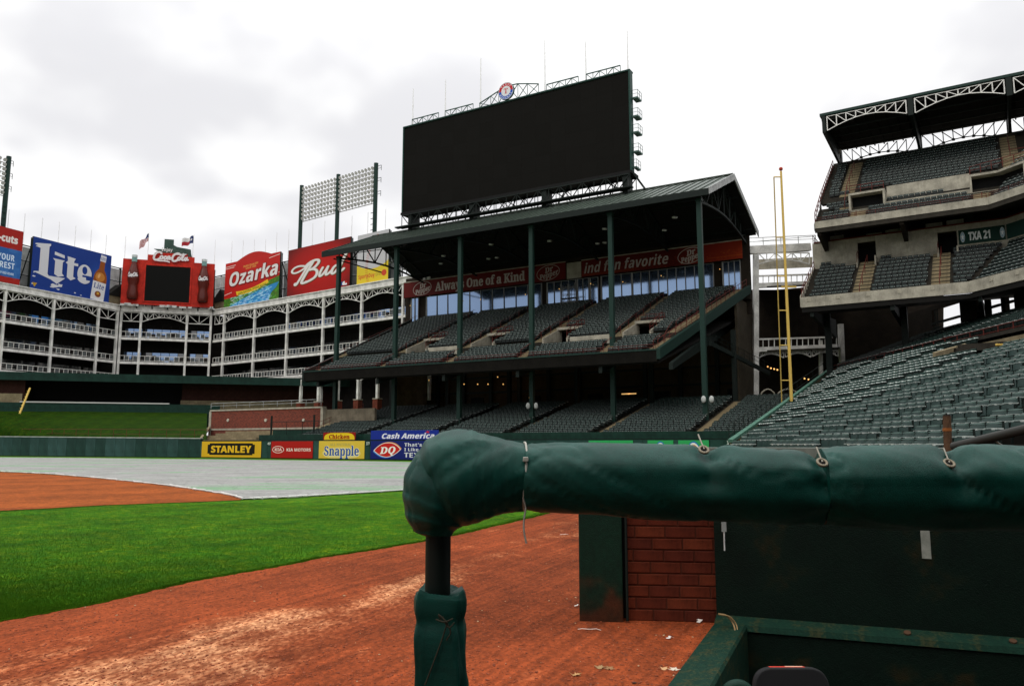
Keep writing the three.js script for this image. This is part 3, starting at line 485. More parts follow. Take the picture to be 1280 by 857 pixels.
  // rusty stub and grey pipe above the wall
  {
    const a = P(1185, 560, 6.2), b = P(1184, 520, 6.2); const o = thing('rusty_stub_post', 'short rusty stub post standing on the dugout coping', 'post', null, a); new MB().tube(new THREE.Vector3(0, -0.1, 0), b.clone().sub(a), 0.03, 12).build('stub', M.rust, o); new MB().tube(b.clone().sub(a).add(new THREE.Vector3(0, -0.01, 0)), b.clone().sub(a).add(new THREE.Vector3(0, 0.012, 0)), 0.026, 12).build('cap', std([0.03, 0.02, 0.016]), o); const rg = b.clone().sub(a).multiplyScalar(0.58); new MB().tube(rg.clone().add(new THREE.Vector3(0, -0.012, 0)), rg.clone().add(new THREE.Vector3(0, 0.012, 0)), 0.033, 12).build('rust_ring', std([0.26, 0.09, 0.025]), o);
    const p0 = P(1193, 558, 6.0), p1 = P(1300, 532, 5.2); const q = thing('leaning_pipe', 'dark grey pipe sloping up right of the rusty stub post', 'pipe', null, p0); new MB().tube(new THREE.Vector3(), p1.clone().sub(p0), 0.034, 12).build('pipe', std([0.035, 0.036, 0.032], { roughness: 0.5 }), q);
    addMesh('tie', new THREE.TubeGeometry(new THREE.CatmullRomCurve3([P(1222, 549, 5.75).sub(p0), P(1236, 546, 5.65).sub(p0), P(1248, 553, 5.6).sub(p0), P(1262, 562, 5.6).sub(p0)]), 20, 0.006, 5), white, q);
  }
}

// ================================================================ seats
const seatSpots = [];                                              // {p, yaw, near}: every seat of the stands
function colored(g, c) { const n = g.attributes.position.count, a = new Float32Array(n * 3); for (let i = 0; i < n; i++) a.set(c, i * 3); g.setAttribute('color', new THREE.BufferAttribute(a, 3)); return g; }
const seatShapes = (() => {
  const panel = (w, h, t, dish, taper) => {                         // dished panel, bottom centre at the origin, facing +z
    const g = new THREE.BoxGeometry(w, h, t, 4, 2, 1), p = g.attributes.position;
    for (let i = 0; i < p.count; i++) { const x = p.getX(i) / (w / 2), y = p.getY(i) / h + 0.5; p.setX(i, p.getX(i) * (1 - taper * (y - 0.5))); p.setZ(i, p.getZ(i) + dish * x * x); p.setY(i, p.getY(i) + h / 2 - (y > 0.9 ? 0.03 * x * x : 0)); }
    g.computeVertexNormals(); return g;
  };
  const back = panel(0.50, 0.36, 0.035, 0.035, 0.05); back.rotateX(-0.2); back.translate(0, 0.44, -0.10);
  const rim = panel(0.49, 0.055, 0.045, 0.035, 0.06); rim.rotateX(-0.2); rim.translate(0, 0.795, -0.172);  // strip for the highlight painted on the backrest top
  const pan = panel(0.46, 0.36, 0.045, -0.02, 0.08); pan.rotateX(-0.12); pan.translate(0, 0.30, 0.06);
  const arm = mergeGeometries([new THREE.BoxGeometry(0.05, 0.03, 0.30).translate(0.27, 0.66, 0.05), new THREE.BoxGeometry(0.06, 0.055, 0.05).translate(0.27, 0.65, 0.2)]);  // the small end box is coloured pale to paint a sky glint
  const leg = mergeGeometries([new THREE.BoxGeometry(0.03, 0.62, 0.06).translate(0.27, 0.31, 0.0), new THREE.BoxGeometry(0.03, 0.3, 0.05).translate(0.27, 0.72, -0.12)]);
  const lip = new THREE.BoxGeometry(0.30, 0.028, 0.06).translate(0, 0.672, 0.03);  // pale strip painting the sky light caught on the folded pan
  return { back, rim, pan, lip, arm, leg };
})();
const seatGreen = [0.0085, 0.0215, 0.0175], seatGrey = [0.60, 0.65, 0.62], lipGlint = [0.33, 0.41, 0.385];  // armrest and lip colours carry painted glints
const massSeat = mergeGeometries([colored(seatShapes.back.clone(), seatGreen), colored(seatShapes.rim.clone(), [0.026, 0.050, 0.043]), colored(seatShapes.pan.clone(), [0.004, 0.009, 0.0075]), colored(seatShapes.lip.clone(), lipGlint), colored(seatShapes.arm.clone(), seatGrey), colored(seatShapes.leg.clone(), [0.006, 0.010, 0.009])]);  // pan darkened and rim lightened: row shade and highlights put into the colour
const massMat = new THREE.MeshPhysicalMaterial({ color: 0xffffff, vertexColors: true, roughness: 0.4, specularIntensity: 0.4 });
// seats of one stretch of a row: from a to b along the row, place(t) gives the point, yaw(t) the facing
function rowOfSeats(a, b, pitch, place, yaw, keep = () => true, slip) { const n = Math.floor((b - a) / pitch); const off = (b - a - n * pitch) * (slip ?? rand()); for (let i = 0; i < n; i++) { const t = a + off + (i + 0.5) * pitch; if (keep(t)) seatSpots.push({ p: place(t), yaw: typeof yaw === 'function' ? yaw(t) : yaw }); } }
function finishSeats() {
  // the largest-looking ones become seats of their own, the rest one mass
  const eye = camera.position, f = new THREE.Vector3();
  for (const s of seatSpots) { f.subVectors(s.p, eye); const d = -f.z, px = 640 + f.x / d * FOCAL, rel = (f.y + 0.8) / d * FOCAL; s.score = d > 2 && px < 1287 && px > -10 && rel > 0 && s.bowl ? d : 1e6 + d; s.drop = d < 6 || px > 1500; }
  const all = seatSpots.filter((s) => !s.drop).sort((a, b) => a.score - b.score);
  const near = all.filter((s) => s.score < 1e6).slice(0, 300), rest = all.slice(near.length);
  const proto = new THREE.Group(); proto.name = 'stadium_seat';
  for (const [n, k, m] of [['backrest', 'back', M.seat], ['rim_highlight', 'rim', M.rimHighlight], ['seat_pan', 'pan', M.seat], ['lip_glint', 'lip', M.lipGlint], ['armrest', 'arm', M.seatMetal], ['seat_leg', 'leg', M.darkSteel]]) addMesh(n, seatShapes[k], m, proto);
  near.forEach((s) => { const o = proto.clone(); o.name = numbered('stadium_seat'); o.position.copy(s.p); o.rotation.y = s.yaw; o.scale.set((s.wide || 1) * (s.scale || 1), s.scale || 1, s.scale || 1); scene.add(o); tag(o, 'dark green folding stadium seat in the sloping stand right of the dugout', 'seat', 'folding seats in the near rows of the right stand'); });
  const im = new THREE.InstancedMesh(massSeat, massMat, rest.length), m = new THREE.Matrix4(), q = new THREE.Quaternion(), up = new THREE.Vector3(0, 1, 0), one = new THREE.Vector3(1, 1, 1), c = new THREE.Color(), R = rng(99);
  rest.forEach((s, i) => { q.setFromAxisAngle(up, s.yaw); m.compose(s.p, q, one.set((s.wide || 1) * (s.scale || 1), s.scale || 1, s.scale || 1)); im.setMatrixAt(i, m); const t = (0.85 + 0.3 * R()) * (s.tone || 0.68); c.setRGB(t, t, t); im.setColorAt(i, c); });  // tone paints shade: covered stands darkened, open bowl lightened
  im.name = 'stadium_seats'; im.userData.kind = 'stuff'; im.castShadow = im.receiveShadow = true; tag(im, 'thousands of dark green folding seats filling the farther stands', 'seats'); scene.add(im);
  console.log('seats', all.length, near.length, near.length ? near[near.length - 1].score : 0);
}
// a pipe railing between two points: two rails and uprights
function railing(mb, pts, h = 1.0, r = 0.03, step = 1.8) {
  for (let i = 1; i < pts.length; i++) { const a = pts[i - 1], b = pts[i], U = new THREE.Vector3(0, h, 0); mb.tube(a.clone().add(U), b.clone().add(U), r, 5); mb.tube(a.clone().addScaledVector(U, 0.5), b.clone().addScaledVector(U, 0.5), r * 0.8, 5); const n = Math.max(1, Math.round(a.distanceTo(b) / step)); for (let k = i === 1 ? 0 : 1; k <= n; k++) { const p = a.clone().lerp(b, k / n); mb.tube(p, p.clone().add(U), r, 5); } }
  return mb;
}
// flat lattice girder: chords and web between top and bottom point lists
function lattice(mb, top, bot, w, web, cross = false, R = Math.round) {
  for (let i = 1; i < top.length; i++) { mb.bar(top[i - 1], top[i], w); mb.bar(bot[i - 1], bot[i], w); if (i % 2 || cross) mb.bar(top[i - 1], bot[i], web); if (!(i % 2) || cross) mb.bar(bot[i - 1], top[i], web); }
  for (let i = 0; i < top.length; i++) mb.bar(top[i], bot[i], web); return mb;
}

// ================================================================ covered grandstand beyond right field
const PF = frame(19.8, 80, -0.863, 0.505);                         // s runs left along the front columns, L goes back
const BAY = 10.13; PF.py0 = 480;
const porch = thing('covered_grandstand', 'covered green grandstand with tall columns below the big dark scoreboard', 'grandstand', null, PF(26, 8, 0));
{
  const o = porch.position.clone().negate();
  const F = (s, L, Y) => PF(s, L, Y).add(o); F.box = (mb, s0, s1, L0, L1, y0, y1) => mb.hexa([F(s0, L0, y0), F(s1, L0, y0), F(s1, L1, y0), F(s0, L1, y0), F(s0, L0, y1), F(s1, L0, y1), F(s1, L1, y1), F(s0, L1, y1)]);
  const yaw = PF.yaw, ROWS = 28, TR = 0.82, RI = 0.345, L0 = -3.4, Yb = 11.15, SL = 52.8;
  const rowL = (i) => L0 + TR * i, rowY = (i) => Yb + RI * i + (i >= 6 ? 0.55 : 0), right = (i) => 3.9 - 3.9 * i / 27;
  const aisles = [1, 2, 3, 4].map((k) => k * BAY);
  const vom = (i, s) => i >= 6 && i <= 11 && aisles.some((a) => s < a - 0.55 && s > a - 3.9);   // mouths of the stair tunnels
  const strips = [[13.6 - 7.4 + 0.4 + 3.5, 0], [2 * BAY - 0.6, 0]];
  // concrete terraces
  const t = new MB();
  for (let i = 0; i < ROWS; i++) {
    const cuts = [right(i)]; if (i >= 6 && i <= 11) for (const a of aisles) cuts.push(a - 3.9, a - 0.55); cuts.push(SL);
    for (let k = 0; k < cuts.length; k += 2) F.box(t, cuts[k], cuts[k + 1], rowL(i), rowL(i) + TR + 0.02, rowY(i) - (i === 6 ? 0.95 : 0.45), rowY(i));
  }
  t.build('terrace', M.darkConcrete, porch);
  for (const [a, b] of [[BAY + 0.7, 2 * BAY - 4.2], [3 * BAY + 0.7, 4 * BAY - 4.2]]) { const st = new MB(); F.box(st, a, b, rowL(6) - 0.06, rowL(6), rowY(5), rowY(6) + 0.25); st.build('parapet', M.paleConcrete, porch); }
  // stair aisles
  for (const a of [...aisles, null, SL - 1.5]) {
    const m = new MB(); for (let i = 0; i < ROWS; i++) { const c = a === null ? right(i) + 0.75 : a, w = a === null ? 0.55 : 0.55; F.box(m, c - w, c + w, rowL(i) - 0.01, rowL(i) + TR, rowY(i) - 0.1, rowY(i) + 0.015); F.box(m, c - w, c + w, rowL(i) + TR / 2, rowL(i) + TR, rowY(i), rowY(i) + RI / 2); }
    m.build('stair_aisle', M.tan, porch);
    const h = new MB(); for (let i = 1; i < ROWS - 1; i += 3) { const c = a === null ? right(i) + 0.75 : a; { h.tube(F(c, rowL(i), rowY(i)), F(c, rowL(i), rowY(i) + 0.9), 0.035, 5); h.tube(F(c, rowL(i), rowY(i) + 0.9), F(c, rowL(Math.min(ROWS - 1, i + 3)), rowY(Math.min(ROWS - 1, i + 3)) + 0.9), 0.03, 5); } } h.build('handrail', M.redRail, porch);
  }
  // tunnel mouths
  for (const a of aisles) {
    const v = new MB(), r6 = rowL(6), r12 = rowL(12);
    for (const [p, q] of [[a - 3.9, a - 3.72], [a - 0.72, a - 0.55]]) v.hexa([F(p, r6, rowY(5) - 0.3), F(q, r6, rowY(5) - 0.3), F(q, r12, rowY(5) - 0.3), F(p, r12, rowY(5) - 0.3), F(p, r6, rowY(6) + 0.35), F(q, r6, rowY(6) + 0.35), F(q, r12, rowY(12) + 0.1), F(p, r12, rowY(12) + 0.1)]);
    v.build('tunnel_wall', M.concrete, porch);
    const l = new MB(); F.box(l, a - 3.95, a - 0.5, rowL(11) - 0.2, rowL(12) + 0.1, rowY(12) - 0.25, rowY(12) + 0.06); l.build('tunnel_lintel', M.paleConcrete, porch);
    const f = new MB(); F.box(f, a - 3.75, a - 0.7, r6, r12 + 2, rowY(5) - 0.4, rowY(5) - 0.25); f.build('tunnel_floor', M.darkConcrete, porch);
    const h = new MB(); railing(h, [F(a - 3.8, r6, rowY(6) + 0.2), F(a - 3.8, rowL(11), rowY(12))], 0.9, 0.035, 1.2); railing(h, [F(a - 3.8, rowL(12), rowY(12)), F(a - 0.6, rowL(12), rowY(12))], 0.9, 0.035, 1.2); h.build('tunnel_railing', M.redRail, porch);
  }
  // seats
  for (let i = 0; i < ROWS; i++) {
    const stops = [right(i) + 1.4, ...aisles.map((a) => a), SL - 2.1];
    for (let k = 0; k + 1 < stops.length; k++) rowOfSeats(stops[k] + (k ? 0.6 : 0), stops[k + 1] - (k + 2 === stops.length ? 0 : 0.6), 0.56, (s) => PF(s, rowL(i) + 0.5, rowY(i)), yaw, (s) => !vom(i, s) && !(i === 5 && [1, 3].includes(k) && rand() < 0.9));
  }
  // front fascia, side rake, slab under the deck
  const fa = new MB(); F.box(fa, 3.7, SL, L0 - 0.35, L0 - 0.02, 10.05, 11.35); fa.build('fascia', std([0.008, 0.0072, 0.006], { roughness: 0.85, wear: 6, specularIntensity: 0.15 }), porch);
  const lip = new MB(); F.box(lip, 3.7, SL, L0 - 0.40, L0 - 0.36, 11.22, 11.37); lip.build('fascia_lip', M.greenSteel, porch);
  const fr = new MB(); railing(fr, [F(3.9, L0 - 0.1, 11.35), F(SL, L0 - 0.1, 11.35)], 0.5, 0.025, 2); fr.build('front_railing', M.redRail, porch);
  const rk = new MB(); rk.hexa([F(3.75, L0 - 0.4, 10.3), F(3.35, L0 - 0.4, 10.3), F(-0.55, 19.4, 20.6), F(-0.15, 19.4, 20.6), F(3.75, L0 - 0.4, 11.4), F(3.35, L0 - 0.4, 11.4), F(-0.55, 19.4, 21.6), F(-0.15, 19.4, 21.6)]); rk.build('side_girder', std([0.010, 0.028, 0.022], { roughness: 0.6 }), porch);
  const rr = new MB(); railing(rr, [F(3.7, L0, 11.4), F(-0.1, 19.0, 21.3)], 1.0, 0.035, 1.4); rr.build('side_railing', M.redRail, porch);
  const rl = new MB(); rl.hexa([F(SL, L0 - 0.4, 10.0), F(SL + 0.3, L0 - 0.4, 10.0), F(SL + 0.3, 19.4, 20.2), F(SL, 19.4, 20.2), F(SL, L0 - 0.4, 11.4), F(SL + 0.3, L0 - 0.4, 11.4), F(SL + 0.3, 19.4, 21.6), F(SL, 19.4, 21.6)]); rl.build('side_girder', M.darkSteel, porch);
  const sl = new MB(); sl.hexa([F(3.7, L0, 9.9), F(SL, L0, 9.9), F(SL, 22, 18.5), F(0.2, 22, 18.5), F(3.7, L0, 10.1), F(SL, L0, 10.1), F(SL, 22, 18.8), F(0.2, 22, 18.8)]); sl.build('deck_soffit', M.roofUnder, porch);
  // raking girders below the deck
  for (let k = 0; k <= 5; k++) { const s = clamp(k * BAY, 2.4, SL - 0.5), g = new MB(); g.hexa([F(s - 0.2, L0, 9.2), F(s + 0.2, L0, 9.2), F(s + 0.2, 22, 16.8), F(s - 0.2, 22, 16.8), F(s - 0.2, L0, 9.88), F(s + 0.2, L0, 9.88), F(s + 0.2, 22, 18.45), F(s - 0.2, 22, 18.45)]); g.build('raking_girder', M.darkSteel, porch); }
  // tall front columns
  for (let k = 0; k <= 5; k++) { const c = new MB(); c.bar(F(k * BAY, 0, 3.2), F(k * BAY, 0, 27.5), 0.5, 0.5, PF.n); F.box(c, k * BAY - 0.32, k * BAY + 0.32, -0.32, 0.32, 27.2, 27.5); c.build('column', M.greenSteel, porch); }
  for (let k = 0; k <= 5; k++) { const c = new MB(); c.bar(F(k * BAY, 12, 5.5), F(k * BAY, 12, 15), 0.5, 0.5, PF.n); c.build('rear_column', M.darkSteel, porch); }
  // roof: raised seam panels on the front slope
  const sR = PF.sAt(886, -1, 242), sL = PF.sAt(404, -1, 317), EY0 = 28.1, RY = 32.75, RL = 9.4, BL = 20.4, BY = 28.7;
  const nP = 54, pw = (sL - sR) / nP;
  const R = rng(12), roofMats = [0, 1, 2].map((i) => std([0.060 + 0.007 * i, 0.082 + 0.008 * i, 0.066 + 0.007 * i], { roughness: 0.42, specularIntensity: 0.5, wear: 5 }));
  for (let i = 0; i < nP; i++) { const a = sR + i * pw, m = new MB(); const q = (s, L, y) => F(s, L, y); m.hexa([q(a + 0.035, -1, EY0 - 0.05), q(a + pw - 0.035, -1, EY0 - 0.05), q(a + pw - 0.035, RL, RY - 0.05), q(a + 0.035, RL, RY - 0.05), q(a + 0.035, -1, EY0), q(a + pw - 0.035, -1, EY0), q(a + pw - 0.035, RL, RY), q(a + 0.035, RL, RY)]); m.hexa([q(a - 0.035, -1.02, EY0 - 0.05), q(a + 0.035, -1.02, EY0 - 0.05), q(a + 0.035, RL, RY - 0.05), q(a - 0.035, RL, RY - 0.05), q(a - 0.035, -1.02, EY0 + 0.13), q(a + 0.035, -1.02, EY0 + 0.13), q(a + 0.035, RL, RY + 0.13), q(a - 0.035, RL, RY + 0.13)]); m.build('roof_panel', roofMats[Math.floor(R() * 3)], porch); }
  const bk = new MB(); bk.hexa([F(sR, RL, RY - 0.2), F(sL, RL, RY - 0.2), F(sL, BL, BY - 0.2), F(sR, BL, BY - 0.2), F(sR, RL, RY), F(sL, RL, RY), F(sL, BL, BY), F(sR, BL, BY)]); bk.build('rear_roof', M.roofGreen, porch);
  const cap = new MB(); F.box(cap, sR - 0.05, sL + 0.05, RL - 0.25, RL + 0.25, RY + 0.02, RY + 0.17); cap.build('ridge_cap', M.roofGreen, porch);
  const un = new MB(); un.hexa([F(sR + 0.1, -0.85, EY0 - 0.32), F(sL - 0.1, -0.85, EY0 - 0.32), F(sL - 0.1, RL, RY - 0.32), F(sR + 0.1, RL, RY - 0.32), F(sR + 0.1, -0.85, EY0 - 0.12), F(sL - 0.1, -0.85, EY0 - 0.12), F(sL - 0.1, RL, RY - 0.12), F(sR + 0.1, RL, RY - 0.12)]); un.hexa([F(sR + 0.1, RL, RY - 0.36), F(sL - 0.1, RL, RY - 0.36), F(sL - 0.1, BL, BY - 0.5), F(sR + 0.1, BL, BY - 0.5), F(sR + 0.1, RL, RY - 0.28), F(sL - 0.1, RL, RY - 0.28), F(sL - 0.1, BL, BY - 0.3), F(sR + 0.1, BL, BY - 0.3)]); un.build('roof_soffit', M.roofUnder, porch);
  const ev = new MB(); F.box(ev, sR - 0.08, sL + 0.08, -1.22, -1.02, EY0 - 0.68, EY0 + 0.02); ev.build('gutter', M.darkSteel, porch);
  for (const s of [sR - 0.1, sL + 0.1]) { const v = new MB(); v.hexa([F(s - 0.06, -1.2, EY0 - 0.62), F(s + 0.06, -1.2, EY0 - 0.62), F(s + 0.06, RL, RY - 0.62), F(s - 0.06, RL, RY - 0.62), F(s - 0.06, -1.2, EY0 + 0.1), F(s + 0.06, -1.2, EY0 + 0.1), F(s + 0.06, RL, RY + 0.16), F(s - 0.06, RL, RY + 0.16)]); v.hexa([F(s - 0.06, RL, RY - 0.5), F(s + 0.06, RL, RY - 0.5), F(s + 0.06, BL + 0.4, BY - 0.7), F(s - 0.06, BL + 0.4, BY - 0.7), F(s - 0.06, RL, RY + 0.16), F(s + 0.06, RL, RY + 0.16), F(s + 0.06, BL + 0.4, BY + 0.1), F(s - 0.06, BL + 0.4, BY + 0.1)]); v.build('barge_board', s < 10 ? M.greyPanel : M.greenSteel, porch); }
  // trusses and purlins
  for (let k = 0; k <= 5; k++) {
    const s = k * BAY, m = new MB(), top = [], bot = []; for (let j = 0; j <= 8; j++) { const L = lerp(0, 20, j / 8), y = L < RL ? lerp(EY0, RY, (L + 1) / (RL + 1)) : lerp(RY, BY, (L - RL) / (BL - RL)); top.push(F(s, L, y - 0.5)); bot.push(F(s, L, lerp(27.2, 28.2, Math.sin(Math.PI * j / 8)))); }
    lattice(m, top, bot, 0.22, 0.13); m.build('roof_truss', M.darkSteel, porch);
  }
  const pu = new MB(); for (let j = 0; j < 7; j++) { const L = lerp(0.3, 19, j / 6), y = L < RL ? lerp(EY0, RY, (L + 1) / (RL + 1)) : lerp(RY, BY, (L - RL) / (BL - RL)); pu.bar(F(sR + 0.3, L, y - 0.45), F(sL - 0.3, L, y - 0.45), 0.16, 0.2); } for (let k = 0; k < 5; k++) { pu.bar(F(k * BAY, 2, 28.3), F(k * BAY + BAY, 12, 31.2), 0.09); pu.bar(F(k * BAY + BAY, 2, 28.3), F(k * BAY, 12, 31.2), 0.09); } pu.build('purlins', M.darkSteel, porch);
  // braces seen against the sky at the left gable
  const br = new MB(); br.bar(F(sL - 1, 0, 27.3), F(5 * BAY, 9, 27.0), 0.14); br.build('end_brace', M.darkSteel, porch);
  // unlit lamps below the roof
  const lampG = new RoundedBoxGeometry(0.55, 0.22, 0.4, 2, 0.06), lampM = std([0.45, 0.46, 0.44], { roughness: 0.35 });
  for (const [s, L, y] of [[4, 4, 26.2], [8, 12, 27.2], [13, 5, 26.4], [16.5, 13, 27.0], [17.5, 13, 27.0], [22, 8, 26.8], [27, 12, 27.1], [29, 5, 26.6], [33, 13, 27.0], [34.4, 13, 27.0], [38, 7, 26.6], [42, 12, 27.0], [46.5, 6, 26.5], [49.5, 13, 27.2]]) { const m = addMesh('roof_lamp', lampG, lampM, porch); m.position.copy(F(s, L, y + 0.9)); m.rotation.set(0.4, yaw, 0); const h = new MB(); h.tube(F(s, L, y + 0.9), F(s, L, y + 2.6), 0.03, 5); h.build('lamp_hanger', M.darkSteel, porch); }
  // glazed suites behind the last row, with the sign boards' backing beam
  const G = 19.9, base = rowY(27) + 0.1, head = 25.1;
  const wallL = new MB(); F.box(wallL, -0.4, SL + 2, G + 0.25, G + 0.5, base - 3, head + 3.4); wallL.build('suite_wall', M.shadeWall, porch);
  const sill = new MB(); F.box(sill, -0.4, SL + 1, G - 0.2, G + 0.2, base - 1.2, base + 0.15); sill.build('suite_sill', M.darkConcrete, porch);
  const sAt = (px) => PF.sAt(px, G, 375), groups = [[514, 523, 2], [533, 660, 9], [667, 677, 1], [684, 720, 4], [722, 736, 1.9], [738, 748, 1], [752, 790, 3], [791, 893, 9], [905, 927, 3]];
  for (const [a, b, n] of groups) {
    const s0 = sAt(b), s1 = sAt(a), N = Math.round(n), w = (s1 - s0) / N;
    for (let k = 0; k < N; k++) { const p = new MB(); { const u0 = s0 + k * w + 0.05, u1 = s0 + (k + 1) * w - 0.05, lo = G + 0.10, hi = G + 0.035; p.hexa([F(u0, lo, base + 0.15), F(u1, lo, base + 0.15), F(u1, lo + 0.03, base + 0.15), F(u0, lo + 0.03, base + 0.15), F(u0, hi, head - 0.05), F(u1, hi, head - 0.05), F(u1, hi + 0.03, head - 0.05), F(u0, hi + 0.03, head - 0.05)]); } const f = new MB(), x0 = s0 + k * w, x1 = x0 + w; F.box(f, x0 - 0.035, x0 + 0.035, G - 0.08, G + 0.16, base + 0.12, head); F.box(f, x0 + 0.036, x1 - 0.036, G + 0.01, G + 0.12, head - 0.08, head - 0.02); const wd = f.build('window_frame', M.mullion, porch); p.build('pane', M.blueGlass, wd); }
    const e = new MB(); F.box(e, s1 - 0.09, s1 + 0.09, G - 0.02, G + 0.18, base + 0.05, head); e.build('window_post', M.mullion, porch);
  }
  // lower stand
  const LR = 23, lL = (i) => -9.6 + TR * i, lY = (i) => 1.95 + 0.20 * i, sMin = (i) => -17 + 0.15 * i, sMax = 50;
  const la = [-1.2, BAY - 1.2, 2 * BAY - 1.2, 3 * BAY - 1.2, 4 * BAY - 1.2], lt = new MB();
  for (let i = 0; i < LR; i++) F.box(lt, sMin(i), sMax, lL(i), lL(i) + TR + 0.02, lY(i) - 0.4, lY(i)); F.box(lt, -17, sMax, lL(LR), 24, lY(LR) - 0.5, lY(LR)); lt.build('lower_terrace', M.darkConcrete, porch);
  for (const a of la) { const m = new MB(); for (let i = 0; i < LR; i++) { F.box(m, a - 0.6, a + 0.6, lL(i) - 0.01, lL(i) + TR, lY(i) - 0.1, lY(i) + 0.015); F.box(m, a - 0.6, a + 0.6, lL(i) + TR / 2, lL(i) + TR, lY(i), lY(i) + 0.11); } m.build('stair_aisle', M.tan, porch); }
  for (let i = 0; i < LR; i++) { const stops = [sMin(i), ...la, sMax]; for (let k = 0; k + 1 < stops.length; k++) rowOfSeats(stops[k] + 0.7, stops[k + 1] - 0.7, 0.56, (s) => PF(s, lL(i) + 0.5, lY(i)), yaw); }
  const lf = new MB(); F.box(lf, -17, sMax, -9.75, -9.62, 1.2, 2.55); lf.build('lower_front_wall', std([0.055, 0.012, 0.010]), porch);
  // concourse back wall, its piers and beams
  const cw = new MB(); F.box(cw, 0.51, SL, 23, 23.4, 5.5, 19); cw.build('concourse_wall', std([0.055, 0.040, 0.024], { roughness: 0.95, wear: 5 }), porch);
  const cd = new MB(); for (let k = 1; k < 11; k++) F.box(cd, k * 5 - 0.25, k * 5 + 0.25, 22.5, 23, 6, 18); for (const y of [9.5, 11.8]) F.box(cd, 0.52, SL, 22.8, 22.99, y, y + 0.3); cd.build('concourse_piers', M.darkSteel, porch);
  for (let k = 0; k < 5; k++) { const d = new MB(); F.box(d, k * 10 + 1.5, k * 10 + 3.8, 22.9, 22.98, 6.4, 8.9); d.build('doorway_dark_sheet', M.black, porch); }  // black sheet painting the dark inside each opening
  const ew = new MB(); F.box(ew, 0.2, 0.5, 15, 23.4, 6.0, 19.5); ew.build('end_wall', std([0.05, 0.04, 0.026], { wear: 4 }), porch);
  const eb = new MB(); F.box(eb, SL - 0.5, SL, 15, 23.4, 6.0, 18); eb.build('end_wall', M.tan, porch);
  const un2 = new MB(); F.box(un2, 0.3, SL - 3, 24, 24.3, 18.5, 21); un2.build('rear_fascia', M.shadeWall, porch);
  // ramp edge and walkway seen under the right end
  const wk = new MB(); wk.bar(F(1, 6, 12.8), F(-1.8, 22, 10.6), 0.25, 0.5); railing(wk, [F(1, 6, 13.0), F(-1.8, 22, 10.9)], 1.0, 0.03, 1.5); wk.build('ramp', M.darkSteel, porch);
  // small warm bulbs
  const warm = new THREE.MeshStandardMaterial({ color: 0x201408, emissive: new THREE.Color(1.0, 0.55, 0.16), emissiveIntensity: 0.9 });
  const bulbG = new THREE.SphereGeometry(0.10, 10, 8);
  const bulb = (s, L, y, k = 1, light = false) => { const m = addMesh('bulb', bulbG, warm, porch); m.position.copy(F(s, L, y)); m.scale.setScalar(k); if (light) { const l = new THREE.PointLight(0xffb060, 3, 14); l.position.copy(PF(s, L - 0.05, y)); l.castShadow = true; l.shadow.radius = 4; scene.add(l); } };
  for (const px of [536, 580, 597, 610, 622, 629]) bulb(PF.sAt(px, 18), 18, PF.yAt(px, px === 622 ? 471 : px === 536 ? 475 : 480, 18), px === 622 || px === 536 ? 0.9 : 1, px === 622); bulb(PF.sAt(662, 8), 8, PF.yAt(662, 497, 8), 0.9);
  for (const px of [511, 574, 600, 657, 663, 700, 740, 781, 830, 905]) bulb(PF.sAt(px, 19.5), 19.5, PF.yAt(px, 0, 19.5) * 0 + 23.6 + (px % 3) * 0.25, 0.7);
  { const tb = new MB(), s = PF.sAt(786, 16), y = PF.yAt(786, 492, 16); F.box(tb, s - 1.0, s + 1.0, 15.95, 16.05, y - 0.07, y + 0.07); tb.build('strip_lamp', new THREE.MeshStandardMaterial({ color: 0x201408, emissive: new THREE.Color(1.0, 0.58, 0.2), emissiveIntensity: 0.8 }), porch); const l = new THREE.PointLight(0xffb060, 4, 12); l.position.copy(PF(s, 15.8, y)); l.castShadow = true; scene.add(l); }
  // white round fan housings on the columns
  for (const [px, y] of [[665, 507], [884, 499]]) for (const dx of [-5, 5]) { const L = -0.6, s = PF.sAt(px + dx, L), m = addMesh('speaker_horn', new THREE.SphereGeometry(0.34, 12, 10).scale(0.75, 1.1, 0.6), std([0.45, 0.47, 0.45]), porch); m.position.copy(F(s, L, PF.yAt(px + dx, y, L))); m.rotation.y = yaw; }
}
// grey tube frame in front of the suite windows
{
  const p = PF(PF.sAt(712, 18.6), 18.6, 20.6), o = thing('grey_tube_frame', 'grey tube frame in front of the blue suite windows', 'scaffold', null, p), m = new MB();
  const c = (i, j, y) => PF.u.clone().multiplyScalar(i * 1.1).addScaledVector(PF.n, j * 0.4).add(new THREE.Vector3(0, y, 0));
  for (const i of [-1, 0, 1]) for (const j of [-1, 1]) m.tube(c(i, j, 0), c(i, j, 3.6), 0.045, 5); for (const y of [1.1, 2.1, 3.1]) for (const j of [-1, 1]) m.tube(c(-1, j, y), c(1, j, y), 0.04, 5); m.tube(c(-1, -1, 0.2), c(0, -1, 2.1), 0.035, 5); m.tube(c(0, -1, 2.1), c(1, -1, 0.2), 0.035, 5); m.build('frame_tubes', std([0.25, 0.25, 0.24]), o);
  const d = new MB(); d.hexa([c(-1, -1, 1.5), c(1, -1, 1.5), c(1, 1, 1.5), c(-1, 1, 1.5), c(-1, -1, 1.58), c(1, -1, 1.58), c(1, 1, 1.58), c(-1, 1, 1.58)]); d.build('plank_deck', M.darkSteel, o);
}

